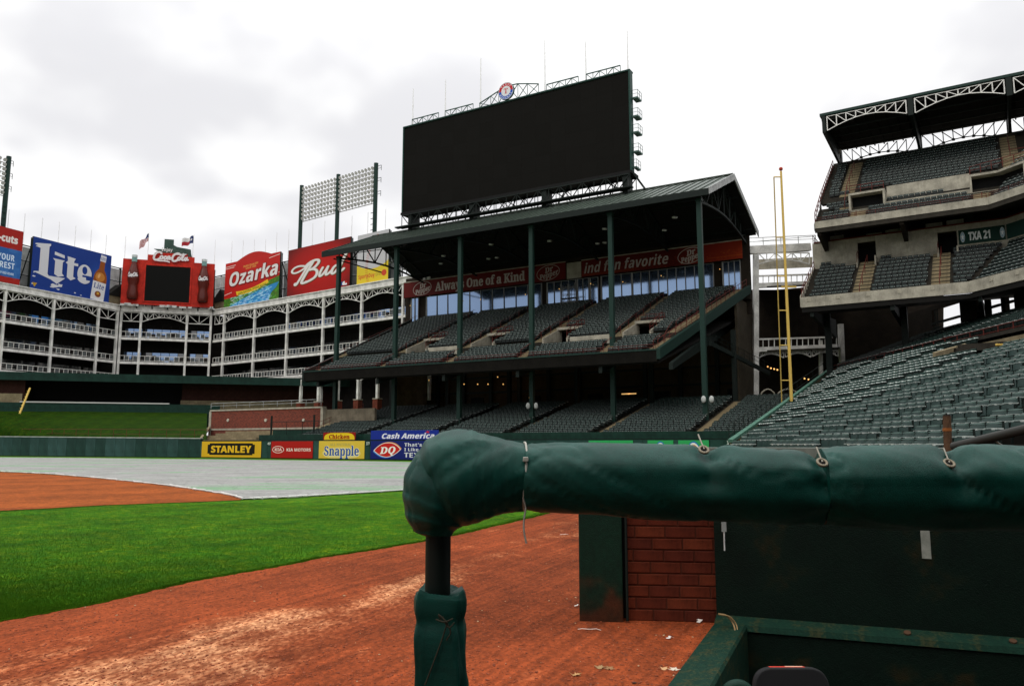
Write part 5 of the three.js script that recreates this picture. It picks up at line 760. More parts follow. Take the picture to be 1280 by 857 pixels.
// ================================================================ big scoreboard on the covered stand's ridge
{
  const L = 8.4, sR = PF.sAt(787, L, 160), sL = PF.sAt(504.5, L, 210), y0 = 35.3, y1 = 48.0, o = thing('scoreboard', 'huge blank black video scoreboard on the green grandstand roof', 'scoreboard', null, PF((sR + sL) / 2, L, 31.9)), off = o.position.clone().negate();
  const F = (s, l, y) => PF(s, l, y).add(off), bx = (m, a, b, l0, l1, ya, yb) => m.hexa([F(a, l0, ya), F(b, l0, ya), F(b, l1, ya), F(a, l1, ya), F(a, l0, yb), F(b, l0, yb), F(b, l1, yb), F(a, l1, yb)]);
  const nx = 16, ny = 6, w = (sL - sR) / nx, h = (y1 - y0) / ny, R = rng(61), mats = [0, 1, 2].map((i) => std([0.0082 + 0.0003 * i, 0.0078 + 0.0003 * i, 0.0068 + 0.0003 * i], { roughness: 0.85, specularIntensity: 0.08 }));
  const core = new MB(); bx(core, sR, sL, L + 0.06, L + 1.0, y0, y1); core.build('cabinet', M.black, o);
  for (let i = 0; i < nx; i++) for (let j = 0; j < ny; j++) { const m = new MB(); bx(m, sR + i * w + 0.004, sR + (i + 1) * w - 0.004, L, L + 0.05, y0 + j * h + 0.004, y0 + (j + 1) * h - 0.004); m.build('screen_panel', mats[Math.floor(R() * 3)], o); }
  const fr = new MB(); bx(fr, sR - 0.22, sR - 0.01, L - 0.1, L + 0.8, y0 - 0.1, y1 + 0.2); bx(fr, sL + 0.01, sL + 0.2, L - 0.1, L + 0.8, y0 - 0.1, y1 + 0.2); bx(fr, sR - 0.22, sL + 0.2, L - 0.12, L + 1.05, y1 + 0.21, y1 + 0.38); fr.build('frame', std([0.012, 0.045, 0.035], { roughness: 0.5 }), o);
  const lo = new MB(); bx(lo, sR - 0.2, sL + 0.2, L - 0.3, L + 2.2, y0 - 0.45, y0 - 0.11); lo.build('lower_beam', M.black, o);
  // lattice below
  for (const l of [L - 0.2, L + 1.9]) { const m = new MB(), top = [], bot = []; for (let i = 0; i <= 22; i++) { const s = lerp(sR, sL, i / 22); top.push(F(s, l, y0 - 0.5)); bot.push(F(s, l, 32.85)); } lattice(m, top, bot, 0.2, 0.1); m.build('support_truss', M.darkSteel, o); }
  for (const q of [0.02, 0.34, 0.66, 0.96]) { const m = new MB(), s = lerp(sR, sL, q); bx(m, s - 0.35, s + 0.35, L - 0.1, L + 1.6, 32.2, y0 - 0.5); m.build('support_leg', M.darkSteel, o); }
  const ct = new MB(); bx(ct, sR - 0.5, sL + 0.6, L - 1.1, L - 0.3, 32.8, 32.95); ct.build('service_walkway', M.darkSteel, o); const di = new MB(); for (let i = 0; i < 5; i++) { const s = lerp(sR + 1, sL - 5, i / 4); di.bar(F(s, L - 0.3, 34.8), F(s + 3, L + 2, 32.8), 0.12); di.bar(F(s + 3, L - 0.3, 34.8), F(s, L + 2, 32.8), 0.1); } di.bar(F(sR - 0.2, L, 35.1), F(sR - 2.2, L + 1, 31.8), 0.2); di.build('cross_braces', M.darkSteel, o);
  // balconies on the right edge
  for (let k = 0; k < 5; k++) { const y = [45.2, 42.8, 40.7, 38.2, 36.2][k] , m = new MB(), sz = k === 4 ? 0.45 : 0.75; bx(m, sR - 0.2 - sz, sR - 0.23, L + 0.5, L + 1.9, y - 0.55, y - 0.35); railing(m, [F(sR - 0.25, L + 0.5, y - 0.4), F(sR - 0.2 - sz, L + 0.5, y - 0.4), F(sR - 0.2 - sz, L + 1.9, y - 0.4)], 0.95, 0.03, 0.7); m.build('service_balcony', std([0.09, 0.15, 0.13]), o); }
  // lattices along the top
  const fin = std([0.05, 0.10, 0.085], { roughness: 0.5 });
  for (const [pa, pb] of [[514, 547], [555, 590], [682, 722], [732, 775]]) { const a = PF.sAt(pa, L, 120), b = PF.sAt(pb, L, 120), m = new MB(), top = [], bot = [], N = 5; for (let i = 0; i <= N; i++) { const s = lerp(a, b, i / N); top.push(F(s, L + 0.3, y1 + 1.35)); bot.push(F(s, L + 0.3, y1 + 0.45)); } lattice(m, top, bot, 0.12, 0.08); m.build('top_lattice', fin, o); }
  { const s = [598, 612, 622, 633, 646, 658, 672].map((p) => PF.sAt(p, L, 125)), hh = [0.7, 1.35, 1.8, 2.2, 2.1, 1.75, 1.3], m = new MB(); lattice(m, s.map((q, i) => F(q, L + 0.3, y1 + 0.45 + hh[i])), s.map((q) => F(q, L + 0.3, y1 + 0.45)), 0.12, 0.08, true); m.build('emblem_lattice', fin, o); }
  { const s = PF.sAt(633.5, L, 115), c = F(s, L - 0.1, PF.yAt(633.5, 114.5, L)), r = 1.22; const d = new THREE.Mesh(new THREE.CylinderGeometry(r, r, 0.3, 40), std([0.02, 0.07, 0.06])); d.name = 'emblem'; d.castShadow = true; d.position.copy(c); d.rotation.order = 'YXZ'; d.rotation.y = PF.yaw; d.rotation.x = Math.PI / 2; o.add(d);
    const f = addMesh('print', new THREE.CircleGeometry(r * 0.97, 40), printed(T.emblem), d); f.rotation.x = -Math.PI / 2; f.position.y = 0.158; }
  // thin masts
  for (const [px, top, words] of [[516.5, 111, 'at the far left end'], [557, 100, 'second from the left'], [601, 73, 'just left of the round emblem'], [681, 50, 'first to the right of the round emblem'], [732, 52, 'second from the right'], [784, 38, 'at the far right end']]) { const s = PF.sAt(px, L + 1, top), b = PF(s, L + 1, y1 + 0.3), m = thing('roof_mast', 'thin pale mast on the scoreboard, ' + words, 'mast', null, b); new MB().tube(new THREE.Vector3(), new THREE.Vector3(0, PF.yAt(px, top, L + 1) - b.y, 0), 0.11, 8, 0.06).build('mast_tube', M.pole, m); }
}

// ================================================================ white framed office building behind centre field, its roof boards and light towers
const W = [[-17.4 + 4.36, 126 - 3.2], [-61, 158], [-77.6, 153], [-92.5, 118.3]];
const wings = [frame(W[1][0], W[1][1], W[0][0] - W[1][0], W[0][1] - W[1][1]), frame(W[2][0], W[2][1], W[1][0] - W[2][0], W[1][1] - W[2][1]), frame(W[3][0], W[3][1], W[2][0] - W[3][0], W[2][1] - W[3][1])];
wings.forEach((f, i) => { const a = W[i + 1], b = W[i]; f.len = Math.hypot(b[0] - a[0], b[1] - a[1]); });
wings.forEach((f) => { f.py0 = 430; });
const ROOF = 28.9;
{
  const o = thing('office_building', 'white steel framed building with galleries and dark windows behind centre field', 'building', null, V(-61, 12, 158)), off = o.position.clone().negate();
  const cols = [[262, 279, 317, 358, 403, 451, 503], [144, 174, 232, 262], [-70, 1, 63, 120, 144]];
  wings.forEach((f0, wi) => {
    const F = (s, L, Y) => f0(s, L, Y).add(off), bx = (m, a, b, l0, l1, y0, y1) => m.hexa([F(a, l0, y0), F(b, l0, y0), F(b, l1, y0), F(a, l1, y0), F(a, l0, y1), F(b, l0, y1), F(b, l1, y1), F(a, l1, y1)]);
    const S = cols[wi].map((p) => f0.sAt(p, 0)); S[0] = wi === 2 ? 0 : Math.max(0, S[0]); if (wi === 0) S.push(f0.len); const s0 = S[0], s1 = S[S.length - 1];
    const fl = wi === 1 ? [22.9, 18.1] : [22.9, 18.1, 14.4], low = wi === 1 ? 13.6 : 13.2;
    // roof edge beam, slabs, back wall
    const rb = new MB(); bx(rb, s0 - 0.2, s1 + 0.2, -0.35, 0.25, ROOF - 1.0, ROOF); bx(rb, s0 - 0.2, s1 + 0.2, -0.5, 0.3, ROOF + 0.002, ROOF + 0.16); rb.build('roof_beam', M.whiteSteel, o);
    const rs = new MB(); bx(rs, s0 - 1, s1 + 1, 0.3, 14, ROOF - 0.5, ROOF - 0.1); rs.build('roof', M.darkConcrete, o);
    const bw = new MB(); bx(bw, s0 - 4, s1 + 4, 3.6, 3.9, 5, ROOF - 0.5); bw.build('gallery_wall', std([0.012, 0.010, 0.009], { roughness: 0.9, wear: 4 }), o);
    for (const y of fl) { const m = new MB(); bx(m, s0, s1, 0.26, 3.6, y - 0.55, y - 0.25); m.build('gallery_slab', M.darkConcrete, o); const e = new MB(); bx(e, s0, s1, -0.18, 0.18, y - 0.62, y - 0.14); e.build('floor_beam', M.whiteSteel, o); }
    S.forEach((s, k) => { if (wi < 2 && k === 0 && wi === 0) return; const c = new MB(); bx(c, s - 0.2, s + 0.2, -0.22, 0.2, wi === 0 && k > 3 ? 8.6 : low, ROOF - 1.02); c.build('column', M.whiteSteel, o); });
    for (let k = 0; k + 1 < S.length; k++) {
      const a = S[k] + 0.22, b = S[k + 1] - 0.22, W2 = b - a, N = W2 > 5 ? 8 : 2, m = new MB(), top = [], bot = [];
      for (let i = 0; i <= N; i++) { const q = i / N, arch = N > 2 ? Math.sin(Math.PI * q) : 0; top.push(F(lerp(a, b, q), -0.02, ROOF - 1.1)); bot.push(F(lerp(a, b, q), -0.02, ROOF - 2.9 + arch * 1.0)); } lattice(m, top, bot, 0.14, 0.09); m.build('arched_truss', M.whiteSteel, o);
      fl.forEach((y) => { const r = new MB(); r.bar(F(a, -0.05, y + 1.02), F(b, -0.05, y + 1.02), 0.13, 0.1); r.bar(F(a, -0.05, y + 0.1), F(b, -0.05, y + 0.1), 0.08); const n = Math.max(2, Math.round(W2 / 0.9)); for (let i = 0; i <= n; i++) r.bar(F(lerp(a, b, i / n), -0.05, y), F(lerp(a, b, i / n), -0.05, y + 1), 0.08); const rl = r.build('gallery_railing', M.whiteSteel, o); const p = new MB(); for (let i = 0; i < n; i++) if (i % 2) bx(p, lerp(a, b, (i + 0.12) / n), lerp(a, b, (i + 0.88) / n), 0.0, 0.03, y + 0.22, y + 0.9); p.build('infill', std([0.10, 0.11, 0.11]), rl); });
      if (wi !== 1) { const m2 = new MB(), t2 = [], b2 = []; for (let i = 0; i <= N; i++) { const q = i / N, ar = N > 2 ? Math.sin(Math.PI * q) : 0; t2.push(F(lerp(a, b, q), -0.02, fl[2] - 0.68)); b2.push(F(lerp(a, b, q), -0.02, fl[2] - 1.9 + ar * 0.85)); } lattice(m2, t2, b2, 0.12, 0.08); m2.build('arched_truss', M.whiteSteel, o); }
      // glazing: each pane within its gallery bay
      fl.forEach((y, q) => { const n = Math.max(2, Math.round(W2 / 1.5)), R = rng(wi * 100 + k * 10 + q); for (let i = 0; i < n; i++) { const fm = new MB(), x0 = lerp(a, b, i / n), x1 = lerp(a, b, (i + 1) / n); bx(fm, x0 + 0.02, x0 + 0.1, 3.5, 3.58, y, y + 2.9); bx(fm, x0 + 0.1, x1 - 0.02, 3.5, 3.58, y + 2.1, y + 2.16); const w = fm.build('window_frame', M.darkSteel, o), pn = new MB(); bx(pn, x0 + 0.1, x1, 3.53, 3.56, y + 0.05, y + 2.1); pn.build('pane', wi === 1 && q < 2 && R() < 0.85 ? M.blueGlass : wi !== 1 && q === 0 && R() < (wi === 0 && k > 3 ? 0.6 : 0.35) ? M.blueGlass : M.glass, w); } });
    }
    // chairs and clutter glimpsed on the galleries
    const cl = new MB(), R = rng(wi + 7); for (let i = 0; i < 26; i++) { const s = lerp(s0 + 1, s1 - 1, R()), y = fl[Math.floor(R() * fl.length)], h = 0.6 + R() * 0.8; bx(cl, s, s + 0.4 + R() * 0.7, 1.2, 1.8, y - 0.2, y + h); } cl.build('gallery_furniture', std([0.035, 0.03, 0.028]), o);
  });
  // right wing ground storey: white posts on brick piers, dark hall behind
  const f0 = wings[0], F = (s, L, Y) => f0(s, L, Y).add(off), bx = (m, a, b, l0, l1, y0, y1) => m.hexa([F(a, l0, y0), F(b, l0, y0), F(b, l1, y0), F(a, l1, y0), F(a, l0, y1), F(b, l0, y1), F(b, l1, y1), F(a, l1, y1)]);
  const pierM = std([0.17, 0.045, 0.028], { roughness: 0.95, wear: 1.5 });
  for (const px of [356, 378, 400, 424, 449, 473, 500]) { const s = f0.sAt(px, -3), q = new MB(); bx(q, s - 0.55, s + 0.55, -3.5, -2.5, 5.6, 8.9); q.build('brick_pier', pierM, o); const c = new MB(); bx(c, s - 0.22, s + 0.22, -3.2, -2.8, 8.92, 13); c.build('plaza_column', M.whiteSteel, o); const cp = new MB(); bx(cp, s - 0.6, s + 0.6, -3.55, -2.45, 8.9, 9.05); cp.build('pier_cap', M.concrete, o); }
  { const a = f0.sAt(352, -3), b = f0.sAt(505, -3), m = new MB(), t = [], u = [], N = 40; for (let i = 0; i <= N; i++) { const q = i / N; t.push(F(lerp(a, b, q), -3, 13.6)); u.push(F(lerp(a, b, q), -3, 12.4 + 0.6 * Math.abs(Math.sin(Math.PI * q * 6)))); } lattice(m, t, u, 0.13, 0.08); m.build('plaza_truss', M.whiteSteel, o); }
  const hall = new MB(); bx(hall, f0.sAt(340, 0), f0.len + 6, 6, 6.3, 4, 13); bx(hall, f0.sAt(340, 0), f0.len + 6, -3.6, 6, 5.2, 5.5); hall.build('plaza_hall', M.shadeWall, o);
  const dr = new MB(); for (let i = 0; i < 9; i++) { const s = f0.sAt(405, 5) + i * 2.3; bx(dr, s, s + 1.4, 5.9, 5.98, 5.5, 8); } dr.build('hall_door', std([0.10, 0.085, 0.06]), o);
}
// roof boards
function roofBoard(f, pa, pb, L, y0, h, tex, label, name = 'billboard') {
  const a = f(f.sAt(pa, L, 340), L, y0), b = f(f.sAt(pb, L, 345), L, y0), o = thing(name, label, 'billboard', null, a.clone().setY(ROOF)); board(o, 'board', a, b, h, tex, 0.35);
  const fr = new MB(), back = f.n.clone(), n = Math.max(2, Math.round(a.distanceTo(b) / 3)); for (let i = 0; i <= n; i++) { const p = a.clone().lerp(b, i / n).sub(o.position).addScaledVector(back, 0.5); fr.bar(p.clone().setY(-0.2), p.clone().setY(y0 - ROOF + h - 0.2), 0.16); fr.bar(p.clone().setY(y0 - ROOF + h * 0.8), p.clone().addScaledVector(back, 3).setY(0), 0.14); } fr.build('support_frame', M.darkSteel, o); return o;
}
roofBoard(wings[2], 38, 137.5, -0.2, 29.1, 9.3, T.lite, 'blue billboard with huge white lettering and a beer bottle');
roofBoard(wings[2], -40, 24.5, -0.2, 29.2, 9.5, T.gum, 'red and blue billboard cut off by the left edge of the view');
{ // board with a rounded hump on top
  const f = wings[0], o = roofBoard(f, 281.5, 349, 0.2, 29.05, 9.3, T.water, 'red billboard with white slanted lettering above a blue river'), a = f(f.sAt(281.5, 0.2, 340), 0.2, 29.05).sub(o.position), b = f(f.sAt(349, 0.2, 345), 0.2, 29.05).sub(o.position), m = new MB(), N = 16, P = (q, y) => a.clone().lerp(b, q).setY(a.y + 9.3 + y);
  for (let i = 0; i < N; i++) { const q0 = 0.22 + 0.62 * i / N, q1 = 0.22 + 0.62 * (i + 1) / N, y0 = 1.15 * Math.sin(Math.PI * i / N), y1 = 1.15 * Math.sin(Math.PI * (i + 1) / N), k = f.n.clone().multiplyScalar(0.3); m.hexa([P(q0, 0), P(q1, 0), P(q1, 0).add(k), P(q0, 0).add(k), P(q0, y0 + 0.01), P(q1, y1 + 0.01), P(q1, y1 + 0.01).add(k), P(q0, y0 + 0.01).add(k)]); } m.build('arched_crest', std([0.44, 0.022, 0.017]), o);
}
roofBoard(wings[0], 359.5, 437, 0.2, 28.95, 9.2, T.bud, 'deep red billboard with white script lettering left of the grandstand roof');
roofBoard(wings[0], 446, 485, 0.2, 28.95, 9.0, T.sports, 'yellow and grey billboard with baseball stitching under the roof corner');
{ // red board with a dark screen and two bottles
  const f = wings[1], L = -1.2, a = f(f.sAt(151.5, L, 355), L, 29.3), b = f(f.sAt(267, L, 355), L, 29.3), o = thing('billboard', 'bright red sign board with blank black screen between two giant bottles', 'billboard', null, a.clone().setY(ROOF)), red = std([0.50, 0.024, 0.012], { roughness: 0.5, wear: 4 });
  const w = a.distanceTo(b), A = a.clone().sub(o.position), u = b.clone().sub(a).normalize(), n = f.n.clone(), Q = (x, y, z) => A.clone().addScaledVector(u, x).addScaledVector(n, z).add(new THREE.Vector3(0, y, 0)), bx = (m, x0, x1, y0, y1, z0, z1) => m.hexa([Q(x0, y0, z0), Q(x1, y0, z0), Q(x1, y0, z1), Q(x0, y0, z1), Q(x0, y1, z0), Q(x1, y1, z0), Q(x1, y1, z1), Q(x0, y1, z1)]);
  const bd = new MB(); bx(bd, 0, w, 0, 9.1, 0, 0.5); bx(bd, w * 0.26, w * 0.77, 9.102, 10.2, 0.002, 0.5); bx(bd, w * 0.34, w * 0.69, 10.202, 10.75, 0.004, 0.5); bd.build('board', red, o);
  const sc = new MB(); bx(sc, w * 0.25, w * 0.735, 0.75, 8.0, -0.12, -0.01); sc.build('screen', M.screen, o); const bz = new MB(); for (const q of [[0.235, 0.25, 0.55, 8.2], [0.735, 0.75, 0.55, 8.2]]) bx(bz, w * q[0], w * q[1], q[2], q[3], -0.16, -0.012); bx(bz, w * 0.25, w * 0.735, 0.55, 0.75, -0.16, -0.012); bx(bz, w * 0.25, w * 0.735, 8.0, 8.2, -0.16, -0.012); bz.build('screen_frame', red, o);
  // state outline
  const tx = new THREE.Shape([[0, 3.3], [1.75, 3.3], [1.75, 2.2], [2.4, 1.85], [3.3, 1.7], [4.2, 1.6], [5.05, 1.45], [5.15, 0.6], [5.5, -0.5], [5.2, -1.2], [4.2, -1.8], [3.4, -2.6], [3.0, -2.4], [2.2, -1.0], [1.3, -0.6], [0.5, -0.4], [-0.6, 0.5], [-1.9, 1.15], [0, 1.15]].map((q) => new THREE.Vector2(...q)));
  const tm = addMesh('state_panel', new THREE.ExtrudeGeometry(tx, { depth: 0.3, bevelEnabled: false }), std([0.045, 0.085, 0.07], { roughness: 0.5, wear: 3 }), o); tm.position.copy(Q(w * 0.425, 10.45, 0.9)); tm.rotation.y = f.yaw;
  const word = (t, x, y, ww, hh, z, name) => { const m = addMesh(name, quadGeo(Q(x, y, z), Q(x + ww, y, z), Q(x + ww, y + hh, z), Q(x, y + hh, z)), new THREE.MeshStandardMaterial({ map: t, alphaTest: 0.5, roughness: 0.5 }), o); return m; };
  word(T.cokeWord, w * 0.30, 8.35, w * 0.44, 3.0, -0.25, 'script_lettering'); word(T.enjoy, w * 0.39, 11.0, w * 0.14, 1.1, 0.5, 'small_lettering');
  const prof = [[0, 0], [0.62, 0], [0.76, 0.25], [0.78, 1.2], [0.66, 2.2], [0.64, 2.9], [0.80, 3.9], [0.82, 4.6], [0.74, 5.4], [0.5, 6.6], [0.36, 7.4], [0.33, 8.1], [0.36, 8.2], [0.36, 8.7], [0, 8.75]].map(([x, y]) => new THREE.Vector2(x * 1.3, y)), cola = std([0.085, 0.012, 0.007], { roughness: 0.25, specularIntensity: 0.6 });
  for (const x of [0.125, 0.885]) { const g = new THREE.LatheGeometry(prof, 28), p = g.attributes.position; for (let i = 0; i < p.count; i++) { const y = p.getY(i), r = Math.hypot(p.getX(i), p.getZ(i)); if (r > 0.3 && (y < 4 || (y > 5 && y < 7))) { const k = 1 + 0.025 * Math.cos(Math.atan2(p.getZ(i), p.getX(i)) * 14); p.setX(i, p.getX(i) * k); p.setZ(i, p.getZ(i) * k); } } g.computeVertexNormals(); const b1 = addMesh('bottle', g, cola, o); b1.position.copy(Q(w * x, 0.9, -0.4)); const cp = addMesh('bottle_cap', new THREE.CylinderGeometry(0.54, 0.52, 0.5, 20), std([0.5, 0.55, 0.53], { roughness: 0.3, metalness: 0.5 }), b1); cp.position.y = 8.65; const nk = addMesh('bottle_neck', new THREE.CylinderGeometry(0.48, 0.50, 0.85, 20), std([0.16, 0.30, 0.28], { roughness: 0.2 }), b1); nk.position.y = 7.95; const lb = addMesh('bottle_lettering', new THREE.CylinderGeometry(1.09, 1.09, 1.2, 24, 1, true, -1.05, 2.1), new THREE.MeshStandardMaterial({ map: T.cokeSmall, alphaTest: 0.5, roughness: 0.5 }), b1); lb.position.y = 4.75; lb.rotation.y = f.yaw; }
  const st = new MB(); for (let i = 0; i <= 6; i++) { st.bar(Q(w * i / 6, -0.7, 0.7), Q(w * i / 6, 8, 0.7), 0.2); st.bar(Q(w * i / 6, 7, 0.8), Q(w * i / 6, -0.7, 3.6), 0.16); } st.build('support_frame', M.darkSteel, o);
  const eq = new MB(), R = rng(2); for (let i = 0; i < 16; i++) { const x = R() * w; bx(eq, x, x + 0.4 + R() * 0.9, -0.52, -0.52 + 0.25 + R() * 0.35, -0.9, -0.5); } eq.build('sign_floodlights', std([0.5, 0.5, 0.48]), o);
}
// pale wind screens on dark frames between the boards
for (const [wi, pa, pb, words] of [[2, -60, 144, 'behind the blue billboard'], [1, 144, 262, 'behind the bright red sign board'], [0, 262, 300, 'between the bright red sign and the river billboard'], [0, 340, 500, 'behind the deep red script billboard']]) {
  const f = wings[wi], L = 3.2, a = f.sAt(pa, L), b = f.sAt(pb, L), o = thing('wind_screen', 'pale grey roof screens on dark frames ' + words, 'screen', null, f(a, L, ROOF)), off = o.position.clone().negate(), F = (s, l, y) => f(s, l, y).add(off), n = Math.max(1, Math.round(Math.abs(b - a) / 2.6)), fr = new MB();
  for (let i = 0; i < n; i++) for (let j = 0; j < 3; j++) { const p = new MB(), x0 = lerp(a, b, i / n), x1 = lerp(a, b, (i + 1) / n), sg = Math.sign(b - a) * 0.14, y0 = 29.4 + j * 2.6, y1 = y0 + 2.4; p.hexa([F(x0 + sg, L, y0), F(x1 - sg, L, y0), F(x1 - sg, L + 0.1, y0), F(x0 + sg, L + 0.1, y0), F(x0 + sg, L, y1), F(x1 - sg, L, y1), F(x1 - sg, L + 0.1, y1), F(x0 + sg, L + 0.1, y1)]); p.build('screen_panel', M.greyPanel, o); }
  for (let i = 0; i <= n; i++) fr.bar(F(lerp(a, b, i / n), L + 0.2, ROOF - 0.3), F(lerp(a, b, i / n), L + 0.2, 37.4), 0.2); for (const y of [29.3, 31.9, 34.5, 37.3]) fr.bar(F(a, L + 0.2, y), F(b, L + 0.2, y), 0.18); fr.build('screen_frame', M.darkSteel, o);
}
// gabled roof ends peeping out between the boards
for (const [wi, px, words] of [[2, 146, 'left of the bright red sign'], [0, 273, 'right of the bright red sign']]) { const f = wings[wi], s = f.sAt(px, 1.5), o = thing('roof_gable', 'dark pitched roof end ' + words, 'roof', null, f(s, 2, ROOF)), F = (ds, l, y) => f(s + ds, l, y).sub(o.position), m = new MB(); m.hexa([F(-3, 1.2, 31.0), F(3, 1.2, 31.0), F(3, 3, 31.0), F(-3, 3, 31.0), F(-0.05, 1.2, 33.6), F(0.05, 1.2, 33.6), F(0.05, 3, 33.6), F(-0.05, 3, 33.6)]); m.build('roof_slope', M.roofUnder, o); const b = new MB(); b.hexa([F(-2.6, 1.4, 28.6), F(2.6, 1.4, 28.6), F(2.6, 3, 28.6), F(-2.6, 3, 28.6), F(-2.6, 1.4, 30.99), F(2.6, 1.4, 30.99), F(2.6, 3, 30.99), F(-2.6, 3, 30.99)]); b.build('gable_wall', M.tan, o); }
const ORD = ['first', 'second', 'third', 'fourth', 'fifth', 'sixth', 'seventh', 'eighth', 'ninth', 'tenth', 'eleventh'];
// flagpoles on the roof
for (const [wi, list] of [[2, [[11, 262], [31, 267], [53, 272], [74, 277], [94.5, 282], [114, 287], [133, 293]]], [1, [[157, 295], [186, 290], [242, 293], [269, 300]]], [0, [[290, 301], [304, 300], [318, 299], [332, 299], [346, 291], [361, 287], [391, 279], [406, 276], [440, 270], [460, 265], [482, 261]]]])
  for (const [px, top] of list) { const f = wings[wi], L = wi === 1 ? 1.2 : 5.5, s = f.sAt(px, L, top), b = f(s, L, ROOF), h = f.yAt(px, top, L) - ROOF, flag = px === 186 || px === 242; const o = thing('flagpole', flag ? (px === 186 ? 'pole flying a striped flag above the left bottle' : 'pole flying a single star flag above the right bottle') : 'bare thin flagpole, ' + ORD[list.findIndex((q) => q[0] === px)] + ' from left ' + ['above the right wing of the white building', 'above the middle of the white building', 'above the left wing of the white building'][wi], 'flagpole', flag ? null : 'bare flagpoles along the roof', b); new MB().tube(new THREE.Vector3(), new THREE.Vector3(0, h, 0), 0.10, 8, 0.055).build('pole', M.pole, o); if (!flag) continue;
    const us = px === 186, tex = canvasTex(256, 160, (g, w, hh) => { if (us) { for (let i = 0; i < 13; i++) { g.fillStyle = i % 2 ? '#d8d6d4' : '#a8202c'; g.fillRect(0, i * hh / 13, w, hh / 13 + 1); } g.fillStyle = '#1c2c5c'; g.fillRect(0, 0, w * 0.42, hh * 0.54); } else { g.fillStyle = '#d8d6d4'; g.fillRect(0, 0, w, hh / 2); g.fillStyle = '#a8202c'; g.fillRect(0, hh / 2, w, hh / 2); g.fillStyle = '#1c2c5c'; g.fillRect(0, 0, w / 3, hh); g.fillStyle = '#e0e0e0'; g.beginPath(); for (let i = 0; i < 10; i++) { const r = i % 2 ? 14 : 34, a = i * Math.PI / 5 - Math.PI / 2; g.lineTo(w / 6 + r * Math.cos(a), hh / 2 + r * Math.sin(a)); } g.fill(); } });
    const g = new THREE.PlaneGeometry(2.4, 1.6, 20, 6), p = g.attributes.position, uv = g.attributes.uv; for (let i = 0; i < p.count; i++) { const x = uv.getX(i) * 2.4, y = uv.getY(i); p.setXYZ(i, us ? -x * 0.72 : -x * 0.97, (y - 1) * 1.6 - x * (us ? 0.75 : 0.28) + 0.1 * Math.sin(x * 4), 0.22 * Math.sin(x * 3.2 + y)); } g.computeVertexNormals(); const m = addMesh('flag', g, new THREE.MeshStandardMaterial({ map: tex, side: THREE.DoubleSide, roughness: 0.8 }), o); m.position.y = h - 0.3; }
// floodlight towers
function tower(f, pxs, L, yTop, yBot, rows, nc, label, cut) {
  const s = pxs.map((p) => f.sAt(p, L, 250)), o = thing('floodlight_tower', label, 'floodlights', null, f(s[0], L, 10)), off = o.position.clone().negate(), F = (a, l, y) => f(a, l, y).add(off);
  s.forEach((q) => { const m = new MB(); m.tube(F(q, L, 10), F(q, L, yTop + 0.5), 0.42, 12); m.build('post', M.greenSteel, o); });
  const lg = new THREE.SphereGeometry(0.36, 10, 6, 0, 6.3, 0, 1.6); lg.rotateX(Math.PI / 2); lg.scale(1, 1, 0.8); const lm = std([0.62, 0.62, 0.59], { roughness: 0.25, metalness: 0.3 }), face = new THREE.CylinderGeometry(0.33, 0.33, 0.05, 12).rotateX(Math.PI / 2), fm = std([0.55, 0.55, 0.52], { roughness: 0.15 }), bm = std([0.40, 0.40, 0.38]);
  for (let k = 0; k + 1 < s.length; k++) {
    for (let r = 0; r < rows; r++) { const y = lerp(yBot + 0.5, yTop - 0.4, r / (rows - 1)), b = new MB(); b.bar(F(s[k] + 0.45, L + 0.15, y - 0.45), F(s[k + 1] - 0.45, L + 0.15, y - 0.45), 0.16, 0.12); b.build('lamp_bar', bm, o);
      for (let c = 0; c < nc; c++) { const q = lerp(s[k], s[k + 1], (c + 0.8) / (nc + 0.6)), m = addMesh('floodlight', face, fm, o); m.position.copy(F(q, L - 0.25, y)); m.rotation.order = 'YXZ'; m.rotation.y = f.yaw; m.rotation.x = 0.5; const h = addMesh('lamp_hood', lg, lm, m); h.rotation.y = Math.PI; h.position.z = -0.02; } }
    const br = new MB(); for (let c = 0; c <= nc; c += 2) { const q = lerp(s[k] + 0.5, s[k + 1] - 0.5, c / nc); br.bar(F(q, L + 0.3, yBot), F(q, L + 0.3, yTop), 0.1); } br.build('lamp_frame', bm, o);
  }
  const e = s[s.length - 1], ld = new MB(); for (const y of [yTop - 1, yTop - 3.4, yBot + 1.2]) railing(ld, [F(e, L + 0.3, y), F(e + 1.1 * Math.sign(e - s[0]), L + 0.3, y)], 1, 0.05, 1); for (let i = 0; i < 6; i++) ld.bar(F(e, L - 0.4, yBot - 2 - i * 1.1), F(e - 0.7 * Math.sign(e - s[0]), L - 0.4, yBot - 2 - i * 1.1), 0.1); ld.build('service_steps', M.darkSteel, o);
}
tower(wings[0], [376.5, 422, 469], 8, 53.9, 46.7, 8, 11, 'tall three post floodlight tower above the white building');
tower(wings[2], [-80, 6], 6, 53.0, 46.0, 8, 11, 'floodlight tower cut off by the left edge of the view');

